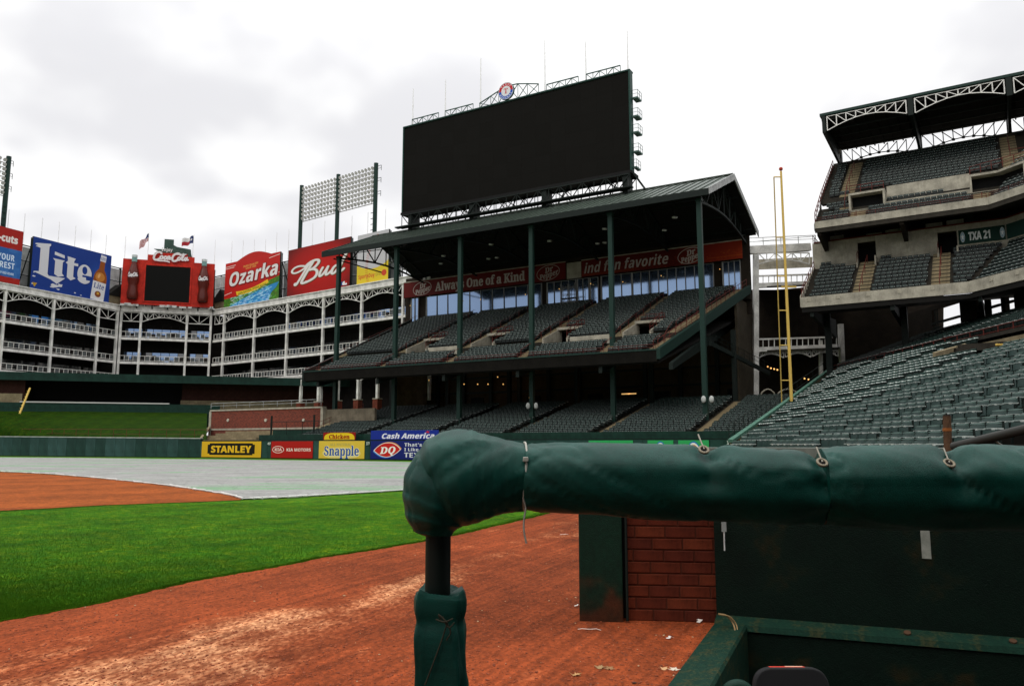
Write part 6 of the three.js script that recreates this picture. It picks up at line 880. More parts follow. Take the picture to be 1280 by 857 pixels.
// ================================================================ outfield wall, lawn slope, bullpen
{
  const L = -11, WH = 2.15, o = thing('outfield_wall', 'long green padded outfield wall carrying the coloured advertising panels', 'wall', null, PF(30, L, 0)), off = o.position.clone().negate();
  const F = (s, l, y) => PF(s, l, y).add(off), bx = (m, a, b, l0, l1, y0, y1) => m.hexa([F(a, l0, y0), F(b, l0, y0), F(b, l1, y0), F(a, l1, y0), F(a, l0, y1), F(b, l0, y1), F(b, l1, y1), F(a, l1, y1)]);
  const sEnd = PF.sAt(254, L), s0 = -6, R = rng(19), pads = [0, 1, 2, 3].map((i) => std([0.014 + 0.004 * i, 0.050 + 0.009 * i, 0.040 + 0.009 * i], { roughness: 0.5, wear: 4 })), n = Math.round((sEnd - s0) / 1.25);
  for (let i = 0; i < n; i++) { const m = new MB(), a = lerp(s0, sEnd, i / n), b = lerp(s0, sEnd, (i + 1) / n); bx(m, a + 0.012, b - 0.012, L, L + 0.14, 0.06, WH); m.build('wall_pad', pads[Math.floor(R() * 4)], o); }
  const bk = new MB(); bx(bk, s0, sEnd, L + 0.15, L + 0.4, -0.05, WH + 0.02); bx(bk, s0, sEnd, L - 0.02, L + 0.42, WH + 0.03, WH + 0.10); bk.build('wall_cap', M.darkSteel, o);
  const panel = (pa, pb, y0, h, tex, label, l = L - 0.06) => { const a = PF(PF.sAt(pa, l), l, y0), b = PF(PF.sAt(pb, l), l, y0), t = thing('advertising_panel', label, 'advertisement', null, a.clone()); board(t, 'panel', a, b, h, tex, 0.05, M.darkSteel); return t; };
  panel(256, 329.5, 0.12, 1.98, T.hardware, 'yellow wall panel with black shaped field and yellow capital letters'); panel(342, 393.5, 0.12, 1.98, T.motors, 'red wall panel with white oval and capital letters'); panel(401, 457.5, 0.12, 2.0, T.drink, 'pale yellow wall panel with big blue serif lettering'); panel(465, 549, 0.12, 2.0, T.frozen, 'navy blue wall panel with a red and orange lip shape');
  panel(465, 549, WH + 0.11, 1.0, T.cash, 'blue upper panel with white slanted letters and a red star', L + 0.3); panel(406, 446, WH + 0.11, 0.85, T.chicken, 'rounded yellow panel with dark red lettering above the wall', L + 0.3);
  panel(337, 341.5, WH - 0.52, 0.4, T.n407, 'small white distance number right of the yellow capital letter panel'); panel(459, 464, WH - 0.52, 0.4, T.n377, 'small white distance number right of the pale yellow panel'); panel(906, 911, WH - 0.45, 0.4, T.n325, 'small white distance number near the yellow foul pole');
  panel(735, 790, 0.1, 2.0, canvasTex(256, 64, (g, w, h) => { g.fillStyle = '#2d9a55'; g.fillRect(0, 0, w, h); g.fillStyle = '#257f47'; g.fillRect(120, 0, 3, h); }), 'plain bright green wall panel above the padded rail'); panel(808, 840, 0.1, 2.0, T.oval, 'green wall panel with orange oval, left one of two'); panel(846, 884, 0.1, 2.0, T.oval, 'green wall panel with orange oval, right one of two');
  // second low wall behind, with the dark gap
  const w2 = new MB(); bx(w2, -6, PF.sAt(345, -7.5), L + 1.0, L + 1.3, 0, 2.9); tag(w2.build('screen_wall', M.greenPaint, o), null); delete o.children[o.children.length - 1].userData.label;
}
{ // taller plain centre field wall
  const L = -11, a = PF(PF.sAt(254, L), L, 0), b = onLevel(-60, 569.3, 0), B = V(b[0], 0, b[1]), f = frame(a.x, -a.z, b[0] - a.x, b[1] + a.z), len = Math.hypot(b[0] - a.x, b[1] + a.z), o = thing('centre_field_wall', 'plain dark green panelled wall at the foot of the lawn slope', 'wall', null, a.clone()), off = a.clone().negate(), F = (s, l, y) => f(s, l, y).add(off), bx = (m, s, t, l0, l1, y0, y1, y2 = y1) => m.hexa([F(s, l0, y0), F(t, l0, y0), F(t, l1, y0), F(s, l1, y0), F(s, l0, y1), F(t, l0, y2), F(t, l1, y2), F(s, l1, y1)]);
  const n = 26, R = rng(23), pads = [0, 1, 2, 3].map((i) => std([0.013 + 0.006 * i, 0.044 + 0.011 * i, 0.038 + 0.012 * i], { roughness: 0.5, wear: 4 })), H = (s) => lerp(2.45, 2.95, s / len);
  for (let i = 0; i < n; i++) { const m = new MB(), p = len * i / n, q = len * (i + 1) / n; bx(m, p + 0.015, q - 0.015, 0, 0.14, 0.1, H(p), H(q)); m.build('wall_pad', pads[Math.floor(R() * 4)], o); const c = new MB(); bx(c, p + 0.001, q - 0.001, -0.02, 0.4, H(p) + 0.01, H(p) + 0.12, H(q) + 0.12); c.build('wall_cap', M.greyPanel, o); }
  const k = new MB(); bx(k, 0, len, 0.15, 0.4, -0.05, H(0), H(len)); k.build('wall_back', M.darkSteel, o); const ky = new MB(); bx(ky, 0, len, 0.01, 0.13, -0.02, 0.09); ky.build('wall_foot', M.darkSteel, o);
  const rl = new MB(); const pts = []; for (let i = 0; i <= 10; i++) pts.push(F(len * i / 10, 1.4, H(len * i / 10) - 0.1)); railing(rl, pts, 1.3, 0.03, 2.2); const rg = thing('lawn_railing', 'thin brown railing along the foot of the lawn slope', 'railing', null, a.clone()); rl.build('railing_bars', M.redRail, rg);
  // lawn slope, up to the line of the hall behind
  const hf = frame(-52.5, 132, -34, -10);
  const sx = len + 45, D = 26, N = 26, KK = 8, P = [], U = [], I = [];
  for (let i = 0; i <= N; i++) for (let j = 0; j <= KK; j++) { const s = -0.5 + sx * i / N, l = 0.5 + D * j / KK, y = lerp(H(clamp(s, 0, len)) - 0.4, 6.9, Math.pow(j / KK, 0.9)) + 0.15 * noise2(i * 0.7, j * 0.9, 5), q = f(s, 0.5, y).lerp(hf(clamp(s - 1.5, -1, 90), 0.2, y), j / KK); P.push(q.x, q.y, q.z); U.push(q.x, -q.z); }
  for (let i = 0; i < N; i++) for (let j = 0; j < KK; j++) { const p = i * (KK + 1) + j, q = p + KK + 1; I.push(p, p + 1, q, q, p + 1, q + 1); }
  const g = new THREE.BufferGeometry(); g.setAttribute('position', new THREE.Float32BufferAttribute(P, 3)); g.setAttribute('uv', new THREE.Float32BufferAttribute(U, 2)); g.setIndex(I); g.computeVertexNormals(); if (g.attributes.normal.getY(0) < 0) { const ix = g.index.array; for (let i = 0; i < ix.length; i += 3) { const t = ix[i]; ix[i] = ix[i + 1]; ix[i + 1] = t; } g.computeVertexNormals(); }
  const gm = M.grass.clone(); gm.color.setRGB(0.26, 0.25, 0.22); structure('lawn_slope', g, gm);  // grass colour darkened to paint the shaded look of the steep face
  // green wall and dark dining hall behind the lawn
  const hall = thing('dark_hall', 'long low dark opening under a green fascia behind the lawn slope', 'building', null, hf(20, 4, 0)), ho = hall.position.clone().negate(), h = (m, s, t, l0, l1, y0, y1) => m.hexa([hf(s, l0 - 26.5, y0), hf(t, l0 - 26.5, y0), hf(t, l1 - 26.5, y0), hf(s, l1 - 26.5, y0), hf(s, l0 - 26.5, y1), hf(t, l0 - 26.5, y1), hf(t, l1 - 26.5, y1), hf(s, l1 - 26.5, y1)].map((v) => v.add(ho)));
  const m1 = new MB(); h(m1, -3, sx, 26.6, 27, 5.0, 8.35); m1.build('parapet_wall', M.greenPaint, hall); const m2 = new MB(); h(m2, 5, 27, 26.5, 27.1, 8.36, 8.55); m2.build('parapet_cap', std([0.5, 0.5, 0.48]), hall);
  const m3 = new MB(); h(m3, -30, sx + 6, 26.4, 26.8, 11.9, 13.2); m3.build('fascia', std([0.009, 0.034, 0.026], { roughness: 0.6, wear: 5 }), hall); const m4 = new MB(); h(m4, -34, sx + 6, 26.8, 34.4, 12.6, 12.9); m4.build('roof', M.darkConcrete, hall);
  const m5 = new MB(); h(m5, -34, sx + 6, 34, 34.4, 5, 12.6); m5.build('back_wall', M.black, hall); const m6 = new MB(); h(m6, -34, 3.5, 30, 30.4, 5, 12.6); h(m6, 26.8, sx + 6, 28, 28.4, 5, 12.6); m6.build('brick_wall', std([0.045, 0.016, 0.012], { wear: 2 }), hall); const m7 = new MB(); h(m7, -20, 3.6, 29.5, 29.9, 7, 9.2); h(m7, 27, sx + 4, 27.5, 27.9, 7, 9.8); m7.build('tan_wall', M.tan, hall);
  { const y = new MB(), p = atDepth(37, 485, 123), q = atDepth(24, 517, 121); const yl = thing('yellow_pole', 'leaning yellow pole at the left end of the lawn slope', 'pole', null, q.clone()); y.tube(new THREE.Vector3(), p.clone().sub(q), 0.15, 8); y.build('pole', M.yellow, yl); const y2 = new MB(); for (let i = 1; i < 9; i++) { const c = p.clone().sub(q).multiplyScalar(i / 9); y2.tube(c.clone().add(new THREE.Vector3(-0.3, 0, 0)), c.clone().add(new THREE.Vector3(0.02, 0, 0)), 0.05, 5); } y2.build('rungs', M.yellow, yl); }
}
{ // brick bullpen wall with round lamps, steps and rails
  const L = -1, y0 = PF.yAt(330, 536, L), y1 = PF.yAt(330, 512, L), a = PF.sAt(402, L), b = PF.sAt(266, L), o = thing('bullpen_wall', 'red brick bullpen wall with pale coping and three round lamps', 'wall', null, PF(b, L, 0)), off = o.position.clone().negate(), F = (s, l, y) => PF(s, l, y).add(off), bx = (m, s, t, l0, l1, ya, yb) => m.hexa([F(s, l0, ya), F(t, l0, ya), F(t, l1, ya), F(s, l1, ya), F(s, l0, yb), F(t, l0, yb), F(t, l1, yb), F(s, l1, yb)]);
  const bt = dataTex(512, (u, v) => { const r = Math.floor(v * 24), x = u * 10 + (r % 2) * 0.5, fx = x - Math.floor(x), fy = v * 24 - r, mort = fx < 0.05 || fy < 0.12; const t = 0.8 + 0.4 * hash3(Math.floor(x) % 10, r, 3); return mort ? [0.40, 0.27, 0.22] : [0.42 * t, 0.185 * t, 0.125 * t]; });
  const m = new MB(); bx(m, a, b, L, L + 0.6, 1.5, y1); m.build('brick_face', new THREE.MeshStandardMaterial({ map: rep(bt, 2.4), roughness: 0.95 }), o);
  const c = new MB(); bx(c, a - 0.3, b + 0.3, L - 0.1, L + 0.7, y1, y1 + 0.22); bx(c, b, b + 0.45, L - 0.08, L + 0.68, 1.5, y1 - 0.002); bx(c, a - 0.45, a, L - 0.08, L + 0.68, 1.5, y1 - 0.002); bx(c, a, b, L - 0.05, L - 0.003, y0 - 0.1, y0 + 0.15); c.build('coping', M.concrete, o);
  for (const px of [287, 334, 381]) { const s = PF.sAt(px, L), d = addMesh('round_lamp', new THREE.CylinderGeometry(0.22, 0.22, 0.12, 16).rotateX(Math.PI / 2), std([0.5, 0.47, 0.38], { roughness: 0.4 }), o); d.position.copy(F(s, L - 0.06, PF.yAt(px, 525, L))); d.rotation.y = PF.yaw; }
  const w = new MB(); bx(w, a - 9, a - 0.4, L + 0.4, L + 0.8, 1.5, y1 - 0.2); w.build('side_wall', std([0.20, 0.17, 0.125], { wear: 3 }), o);
  const st = new MB(); const s1 = PF.sAt(264, -6), s2 = PF.sAt(340, -6); for (let i = 0; i < 5; i++) bx(st, s2, s1, -10 + i * 1.7, -8.28 + i * 1.7, 1.0, 2.3 + i * 0.32); st.build('paved_steps', M.tan, o);
  const r = new MB(); railing(r, [F(PF.sAt(265, 2), 2, y1 + 0.6), F(PF.sAt(402, 2), 2, y1 + 0.6)], 0.8, 0.04, 3); r.build('white_railing', M.greyPanel, o);
  const d = new MB(); railing(d, [F(PF.sAt(341, -7), -7, 2.6), F(PF.sAt(400, -7), -7, 2.6)], 2.0, 0.04, 2.4); for (const px of [341, 394]) d.bar(F(PF.sAt(px, -7), -7, 1), F(PF.sAt(px, -7), -7, 5.4), 0.2); d.build('mesh_frame', M.darkSteel, o); const gw = new MB(); bx(gw, PF.sAt(396, -5), PF.sAt(343, -5), -5, -4.7, 1, 3.6); gw.build('bullpen_pad', M.greenPaint, o);
  // sloping stair with rail beside the lower seats
  const e = new MB(); const p0 = F(PF.sAt(398, -4), -4, PF.yAt(398, 538, -4)), p1 = F(PF.sAt(455, 8), 8, PF.yAt(455, 513, 8)); e.bar(p0, p1, 1.4, 0.3); e.build('stair_ramp', M.tan, o); const h = new MB(); railing(h, [p0, p1], 1.0, 0.03, 1.6); h.build('stair_railing', M.redRail, o);
  const dg = new MB(); const q0 = F(PF.sAt(254, -10), -10, 2.4), q1 = F(PF.sAt(265, 0), 0, 4.4); dg.bar(q0, q1, 0.3, 0.3); dg.build('stair_curb', M.tan, o);
}
// ================================================================ foul pole
{
  const top = atDepth(976.5, 214, 77), o = thing('foul_pole', 'tall yellow foul pole with a mesh wing on brackets', 'foul pole', null, V(top.x, 0, 77)), Y = top.y; new MB().tube(new THREE.Vector3(), new THREE.Vector3(0, Y, 0), 0.18, 14, 0.105).build('pole', M.yellow, o);
  const mk = new MB(), w = -1.0, ms = std([0.36, 0.25, 0.06], { roughness: 0.5 }); mk.tube(new THREE.Vector3(w, 2, 0), new THREE.Vector3(w * 0.75, Y - 0.6, 0), 0.06, 6); mk.build('wing_edge', ms, o); for (const y of [4.5, 8, 11.5, 15, 18.5, 22.5, Y - 0.6]) { const b = new MB(); b.tube(new THREE.Vector3(0, y, 0), new THREE.Vector3(lerp(w, w * 0.75, y / Y), y, 0), 0.06, 6); b.build('bracket', M.yellow, o); }
  const bl = new THREE.Mesh(new THREE.SphereGeometry(0.2, 10, 8), std([0.4, 0.05, 0.03])); bl.name = 'top_light'; bl.position.y = Y + 0.25; o.add(bl); const cr = new MB(); cr.tube(new THREE.Vector3(-0.5, 17.4, 0), new THREE.Vector3(1, 17.4, 0), 0.09, 6); cr.build('cross_arm', M.yellow, o);
}
// ================================================================ white footbridge between the two stands
{
  const o = thing('steel_bridge', 'white steel link bridge between the covered stand and the right stand', 'bridge', null, V(31, 0, 99)), off = o.position.clone().negate(), A = (px, py, d) => atDepth(px, py, d).add(off), d = 99;
  const c = new MB(); c.bar(A(945, 500, d), A(945, 318, d), 0.62, 0.62, new THREE.Vector3(0, 0, 1)); c.build('column', M.whiteSteel, o); const c2 = new MB(); c2.bar(A(1027, 500, d + 2), A(1026, 425, d + 2), 0.4, 0.4, new THREE.Vector3(0, 0, 1)); c2.build('column', M.whiteSteel, o); const c3 = new MB(); c3.bar(A(1053, 455, d + 3), A(1051, 405, d + 3), 0.6, 0.6, new THREE.Vector3(0, 0, 1)); c3.build('column', M.whiteSteel, o);
  const g1 = new MB(); g1.bar(A(931, 313, d), A(1012, 309, d + 2), 0.8, 1.0); g1.build('roof_girder', M.whiteSteel, o);
  const lat = new MB(); { const t = [], b = []; for (let i = 0; i <= 6; i++) { const q = i / 6, x = lerp(948, 1012, q); t.push(A(x, 316, d)); b.push(A(x, 330 - 6 * Math.sin(Math.PI * q), d)); } lattice(lat, t, b, 0.14, 0.1); } lat.build('girder_web', M.whiteSteel, o);
  for (const [ya, yb] of [[345, 357], [424, 437]]) { const m = new MB(); m.bar(A(945, yb, d), A(1046, yb - 4, d + 2), 0.5, 0.6); m.bar(A(945, ya, d), A(1046, ya - 3, d + 2), 0.2, 0.2); for (let i = 0; i <= 14; i++) { const q = i / 14, x = lerp(947, 1046, q); m.bar(A(x, lerp(ya, ya - 3, q), lerp(d, d + 2, q)), A(x, lerp(yb, yb - 4, q), lerp(d, d + 2, q)), 0.09); } m.build('deck_railing', M.whiteSteel, o); }
  const a2 = new MB(); for (let k = 0; k < 3; k++) { const t = [], b = []; for (let i = 0; i <= 6; i++) { const q = i / 6, x = lerp(948 + k * 34, 980 + k * 34, q); t.push(A(x, 440 - k, d + 0.5)); b.push(A(x, 447 - 5 * Math.sin(Math.PI * q) - k, d + 0.5)); } lattice(a2, t, b, 0.14, 0.1); } a2.build('arched_truss', M.whiteSteel, o);
  const dk = new MB(); dk.hexa([A(945, 360, d), A(1046, 356, d), A(1046, 352, d + 10), A(945, 356, d + 10), A(945, 358, d), A(1046, 354, d), A(1046, 350, d + 10), A(945, 354, d + 10)]); dk.build('deck', M.darkConcrete, o); const dk2 = new MB(); dk2.hexa([A(945, 440, d), A(1050, 436, d), A(1050, 434, d + 10), A(945, 437, d + 10), A(945, 438, d), A(1050, 434, d), A(1050, 432, d + 10), A(945, 435, d + 10)]); dk2.build('deck', M.darkConcrete, o);
  const bk = new MB(); const z = d + 10; bk.hexa([A(925, 500, z), A(1180, 500, z), A(1180, 500, z + 1), A(925, 500, z + 1), A(925, 362, z), A(1180, 362, z), A(1180, 362, z + 1), A(925, 362, z + 1)]); bk.build('rear_hall', M.shadeWall, o);
  const uw = new MB(); uw.hexa([A(958, 375, d + 6), A(1000, 371, d + 6), A(1000, 371, d + 6.5), A(958, 375, d + 6.5), A(958, 357, d + 6), A(1000, 353, d + 6), A(1000, 353, d + 6.5), A(958, 357, d + 6.5)]); 
  const pl = new MB(); pl.hexa([A(948, 337, d + 5), A(1016, 334, d + 5), A(1016, 334, d + 5.4), A(948, 337, d + 5.4), A(948, 324, d + 5), A(1016, 321, d + 5), A(1016, 321, d + 5.4), A(948, 324, d + 5.4)]); pl.build('rear_panel', M.concrete, o);
  const tr = new MB(); railing(tr, [A(932, 307, d), A(1020, 303, d + 2)], 1.0, 0.05, 2.5); tr.bar(A(942, 302, d), A(1020, 295, d + 2), 0.06); tr.build('top_railing', M.greyPanel, o);
  for (const [px, py] of [[1003, 343], [965, 452]]) { void px; void py; }
  for (const [x0, x1, x2] of [[952, 960, 968], [973, 985, 998]]) { const cn = thing('canopy_frame', x0 < 960 ? 'small white arched canopy frame behind the foul pole, left one' : 'wider white arched canopy frame behind the foul pole, right one', 'canopy', null, atDepth(x1, 500, 94)), q = (px, py) => atDepth(px, py, 94).sub(cn.position), m = new MB(); m.path([q(x0, 505), q(x0, 491), q(lerp(x0, x1, 0.5), 487.5), q(x1, 486), q(lerp(x1, x2, 0.5), 487.5), q(x2, 491), q(x2, 505)], 0.09, 6); m.build('arch_tube', M.concrete, cn); }
  const B = new THREE.MeshStandardMaterial({ color: 0x201408, emissive: new THREE.Color(1.0, 0.5, 0.15), emissiveIntensity: 2 }); for (const [px, py] of [[960, 458], [964, 460], [968, 461], [972, 462], [1006, 473], [1011, 474]]) { const m = addMesh('bulb', new THREE.SphereGeometry(0.11, 8, 6), B, o); m.position.copy(A(px, py, d + 4)); }
}

// ================================================================ lower bowl on the right: curved rows rising away from the field
{
  const o = thing('lower_stand', 'curved lower seating stand rising right of the dugout', 'grandstand', null, V(22, 0, 48)), off = o.position.clone().negate();
  // rows run straight away from the view; every aisle leans a little inwards as it climbs
  const TOP = 24, gap = (k) => k > TOP ? 1.6 : 0, Y = (k) => EYE + (k <= TOP ? 0.25 * k + 0.004 * k * k : 9.2 + 0.33 * (k - TOP - 1));
  const P = (k, t, y) => V(15.2 + 0.94 * k + gap(k), y, 66.8 - 0.74 * Math.min(k, TOP + 1) + t), yaw = (p) => lerp(-Math.PI / 2, Math.atan2(-p.x, -p.z), 0.10);
  const tEnd = (k) => { const p = P(k, 0, 0), m = (Y(k) - EYE) / p.x, px = (668.7 - 640 * m) / (0.7286 - m); return p.x * FOCAL / (px - 640) + p.z; }, PITCHS = 0.86, cut = (k) => { if (k < 19) return -99; const px = 1174 + (k - 19) / 6 * 40, p = P(k, 0, 0); return p.x * FOCAL / (px - 640) + p.z; };   // rows give way to a tunnel there
  const terr = new MB(), near = (k) => -45 + 0.74 * k;
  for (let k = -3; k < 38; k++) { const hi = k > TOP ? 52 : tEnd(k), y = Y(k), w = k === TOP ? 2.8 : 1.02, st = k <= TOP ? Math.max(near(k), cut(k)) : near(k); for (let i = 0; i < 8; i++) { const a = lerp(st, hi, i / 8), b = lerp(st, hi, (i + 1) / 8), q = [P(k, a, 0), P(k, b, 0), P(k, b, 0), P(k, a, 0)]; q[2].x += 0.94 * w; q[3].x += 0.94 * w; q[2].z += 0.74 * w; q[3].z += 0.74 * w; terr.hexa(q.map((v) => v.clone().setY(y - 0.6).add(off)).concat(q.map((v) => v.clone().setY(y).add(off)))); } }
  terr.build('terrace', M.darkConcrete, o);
  const aisles = [30, 15, 0, -10, -19, -28, -37], stair = (a) => { const m = new MB(); for (let k = 0; k <= TOP; k++) { if (a > tEnd(k) - 1 || a < cut(k)) continue; const y = Y(k), q = [P(k, a - 0.6, 0), P(k, a + 0.6, 0), P(k + 0.98, a + 0.6, 0), P(k + 0.98, a - 0.6, 0)]; m.hexa(q.map((v) => v.clone().setY(y - 0.1).add(off)).concat(q.map((v) => v.clone().setY(y + 0.02).add(off)))); } m.build('stair_aisle', M.darkConcrete, o); }; aisles.forEach(stair);
  for (let k = -3; k <= TOP; k++) { const st = Math.max(near(k) + 1, cut(k) + 0.4), stops = [st, ...aisles.slice().reverse().filter((a) => a > st), tEnd(k) - 0.3]; for (let i = 0; i + 1 < stops.length; i++) { const a = Math.min(stops[i] + 1.15, tEnd(k)), b = Math.min(stops[i + 1] - 1.15, tEnd(k) - 0.3); if (b - a > 0.8) { const n0 = seatSpots.length; rowOfSeats(a, b, PITCHS, (t) => P(k + 0.5, t, Y(k)), 0, undefined, 0.5); for (let j = n0; j < seatSpots.length; j++) { seatSpots[j].bowl = true; seatSpots[j].wide = 1.32; seatSpots[j].tone = 1.5; seatSpots[j].scale = 1.08; seatSpots[j].yaw = yaw(seatSpots[j].p); } } } }  // tone lightens these open rows, painting in their sky light
  for (let k = TOP + 1; k < 37; k++) { const n0 = seatSpots.length; rowOfSeats(-30, 50, PITCHS, (t) => P(k + 0.5, t, Y(k)), 0, (t) => Math.abs(((t + 60) % 13) - 6) > 0.8); for (let j = n0; j < seatSpots.length; j++) { seatSpots[j].wide = 1.32; seatSpots[j].scale = 1.08; seatSpots[j].yaw = yaw(seatSpots[j].p); } }
  // pale green coping down the far end
  const cp = new MB(); for (let k = -1; k < TOP; k++) { const a = P(k, tEnd(k) + 0.05, Y(k) + 0.45), b = P(k + 1, tEnd(k + 1) + 0.05, Y(k + 1) + 0.45); cp.bar(a.add(off), b.add(off), 0.34, 0.2); } cp.build('end_coping', std([0.065, 0.16, 0.118], { roughness: 0.6, wear: 2 }), o);
  const ce = new MB(); for (let k = -1; k < TOP; k++) { const a = P(k, tEnd(k) + 0.05, 0), b = P(k + 1, tEnd(k + 1) + 0.05, 0), y0 = Y(k) + 0.35, y1 = Y(k + 1) + 0.35, d = new THREE.Vector3(0, 0, -0.12); ce.hexa([a.clone(), b.clone(), b.clone().add(d), a.clone().add(d), a.clone().setY(y0), b.clone().setY(y1), b.clone().setY(y1).add(d), a.clone().setY(y0).add(d)].map((v) => v.add(off))); } ce.build('end_wall', M.tan, o);
  const er = new MB(); railing(er, [0, 6, 12, 18, 24].map((k) => P(k, tEnd(k) + 1.6, Y(k) - 0.1).add(off)), 1.5, 0.035, 2.2); er.build('end_railing', M.darkSteel, o);
  // cross aisle: red rails, retaining wall, tunnel with pale parapet
  const tA = cut(TOP + 1), side = new THREE.Vector3(0.25, 0, 0), plate = (m, p, q, y0, y1, z0 = y0, z1 = y1) => m.hexa([p.clone().setY(y0), q.clone().setY(z0), q.clone().setY(z0).add(side), p.clone().setY(y0).add(side), p.clone().setY(y1), q.clone().setY(z1), q.clone().setY(z1).add(side), p.clone().setY(y1).add(side)].map((v) => v.add(off)));
  const rr = new MB(), pts = []; for (let t = 50; t >= -24; t -= 4) pts.push(P(TOP + 1.2, t, Y(TOP + 1) - 0.3).add(off)); railing(rr, pts, 0.9, 0.045, 2.4); rr.build('cross_aisle_railing', M.redRail, o);
  const rw = new MB(); plate(rw, P(TOP + 1.1, 50, 0), P(TOP + 1.1, tA, 0), Y(TOP) - 0.4, Y(TOP + 1) + 0.1); rw.build('retaining_wall', M.darkConcrete, o);
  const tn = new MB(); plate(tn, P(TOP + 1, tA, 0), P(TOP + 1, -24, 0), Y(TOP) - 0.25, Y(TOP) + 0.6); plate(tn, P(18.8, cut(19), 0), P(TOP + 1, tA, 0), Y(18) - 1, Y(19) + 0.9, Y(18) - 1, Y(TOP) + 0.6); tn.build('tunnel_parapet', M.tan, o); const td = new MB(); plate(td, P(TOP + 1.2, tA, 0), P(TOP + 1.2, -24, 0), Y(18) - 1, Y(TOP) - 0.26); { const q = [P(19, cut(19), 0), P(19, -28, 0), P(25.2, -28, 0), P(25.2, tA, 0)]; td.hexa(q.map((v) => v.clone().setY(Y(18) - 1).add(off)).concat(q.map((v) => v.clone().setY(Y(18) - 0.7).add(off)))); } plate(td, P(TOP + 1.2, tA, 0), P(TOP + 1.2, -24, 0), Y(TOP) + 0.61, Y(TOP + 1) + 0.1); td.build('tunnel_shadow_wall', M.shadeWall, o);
  { const yb = thing('yellow_bar', 'short yellow bar in front of the pale tunnel parapet', 'bar', null, atDepth(1251, 431, 62)); const m = addMesh('bar', new RoundedBoxGeometry(0.9, 0.2, 0.2, 3, 0.06), M.yellow, yb); m.rotation.y = 0.3; }
  // rear wall with openings to the sky, and the dark hall at its far end
  const wf = (t) => P(37.6, t, 0).add(off), wl = new MB(), seg = (ta, tb, y0, y1) => { const a = wf(ta), b = wf(tb), e = new THREE.Vector3(0.5, 0, 0); wl.hexa([a, b, b.clone().add(e), a.clone().add(e)].map((v) => v.clone().setY(y0)).concat([a, b, b.clone().add(e), a.clone().add(e)].map((v) => v.clone().setY(y1)))); };
  const tOf = (px) => { let best = 0, bd = 1e9; for (let t = -30; t < 80; t += 0.1) { const v = P(37.6, t, 0), q = 640 + v.x / -v.z * FOCAL; if (Math.abs(q - px) < bd) { bd = Math.abs(q - px); best = t; } } return best; };
  const op = [[1172.5, 1208], [1230, 1260.5], [1266, 1278]].map(([a, b]) => [tOf(a), tOf(b)]); const yo = 15.1, yt = 18.2; console.log('openings', JSON.stringify(op));
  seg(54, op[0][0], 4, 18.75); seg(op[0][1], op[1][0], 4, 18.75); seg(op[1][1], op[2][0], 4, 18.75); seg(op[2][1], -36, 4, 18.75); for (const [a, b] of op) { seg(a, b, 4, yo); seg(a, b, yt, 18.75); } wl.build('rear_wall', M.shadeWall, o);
  const bars = new MB(); for (const [a, b] of op) bars.bar(wf(a).setY(16.5), wf(b).setY(16.5), 0.3, 0.26); for (const px of [1176, 1179]) bars.bar(wf(tOf(px)).setY(yo), wf(tOf(px)).setY(yt), 0.12, 0.12, new THREE.Vector3(0, 0, 1)); bars.bar(wf(op[0][0]).setY(15.9), wf(tOf(1184)).setY(15.9), 0.2, 0.2); bars.build('opening_bars', M.darkSteel, o);
  const hall = new MB(); const h0 = V(34, 0, 114), h1 = V(53.5, 0, 104); hall.bar(h0.clone().setY(12).add(off), h1.clone().setY(12).add(off), 0.5, 24); hall.build('hall_wall', M.shadeWall, o);
}
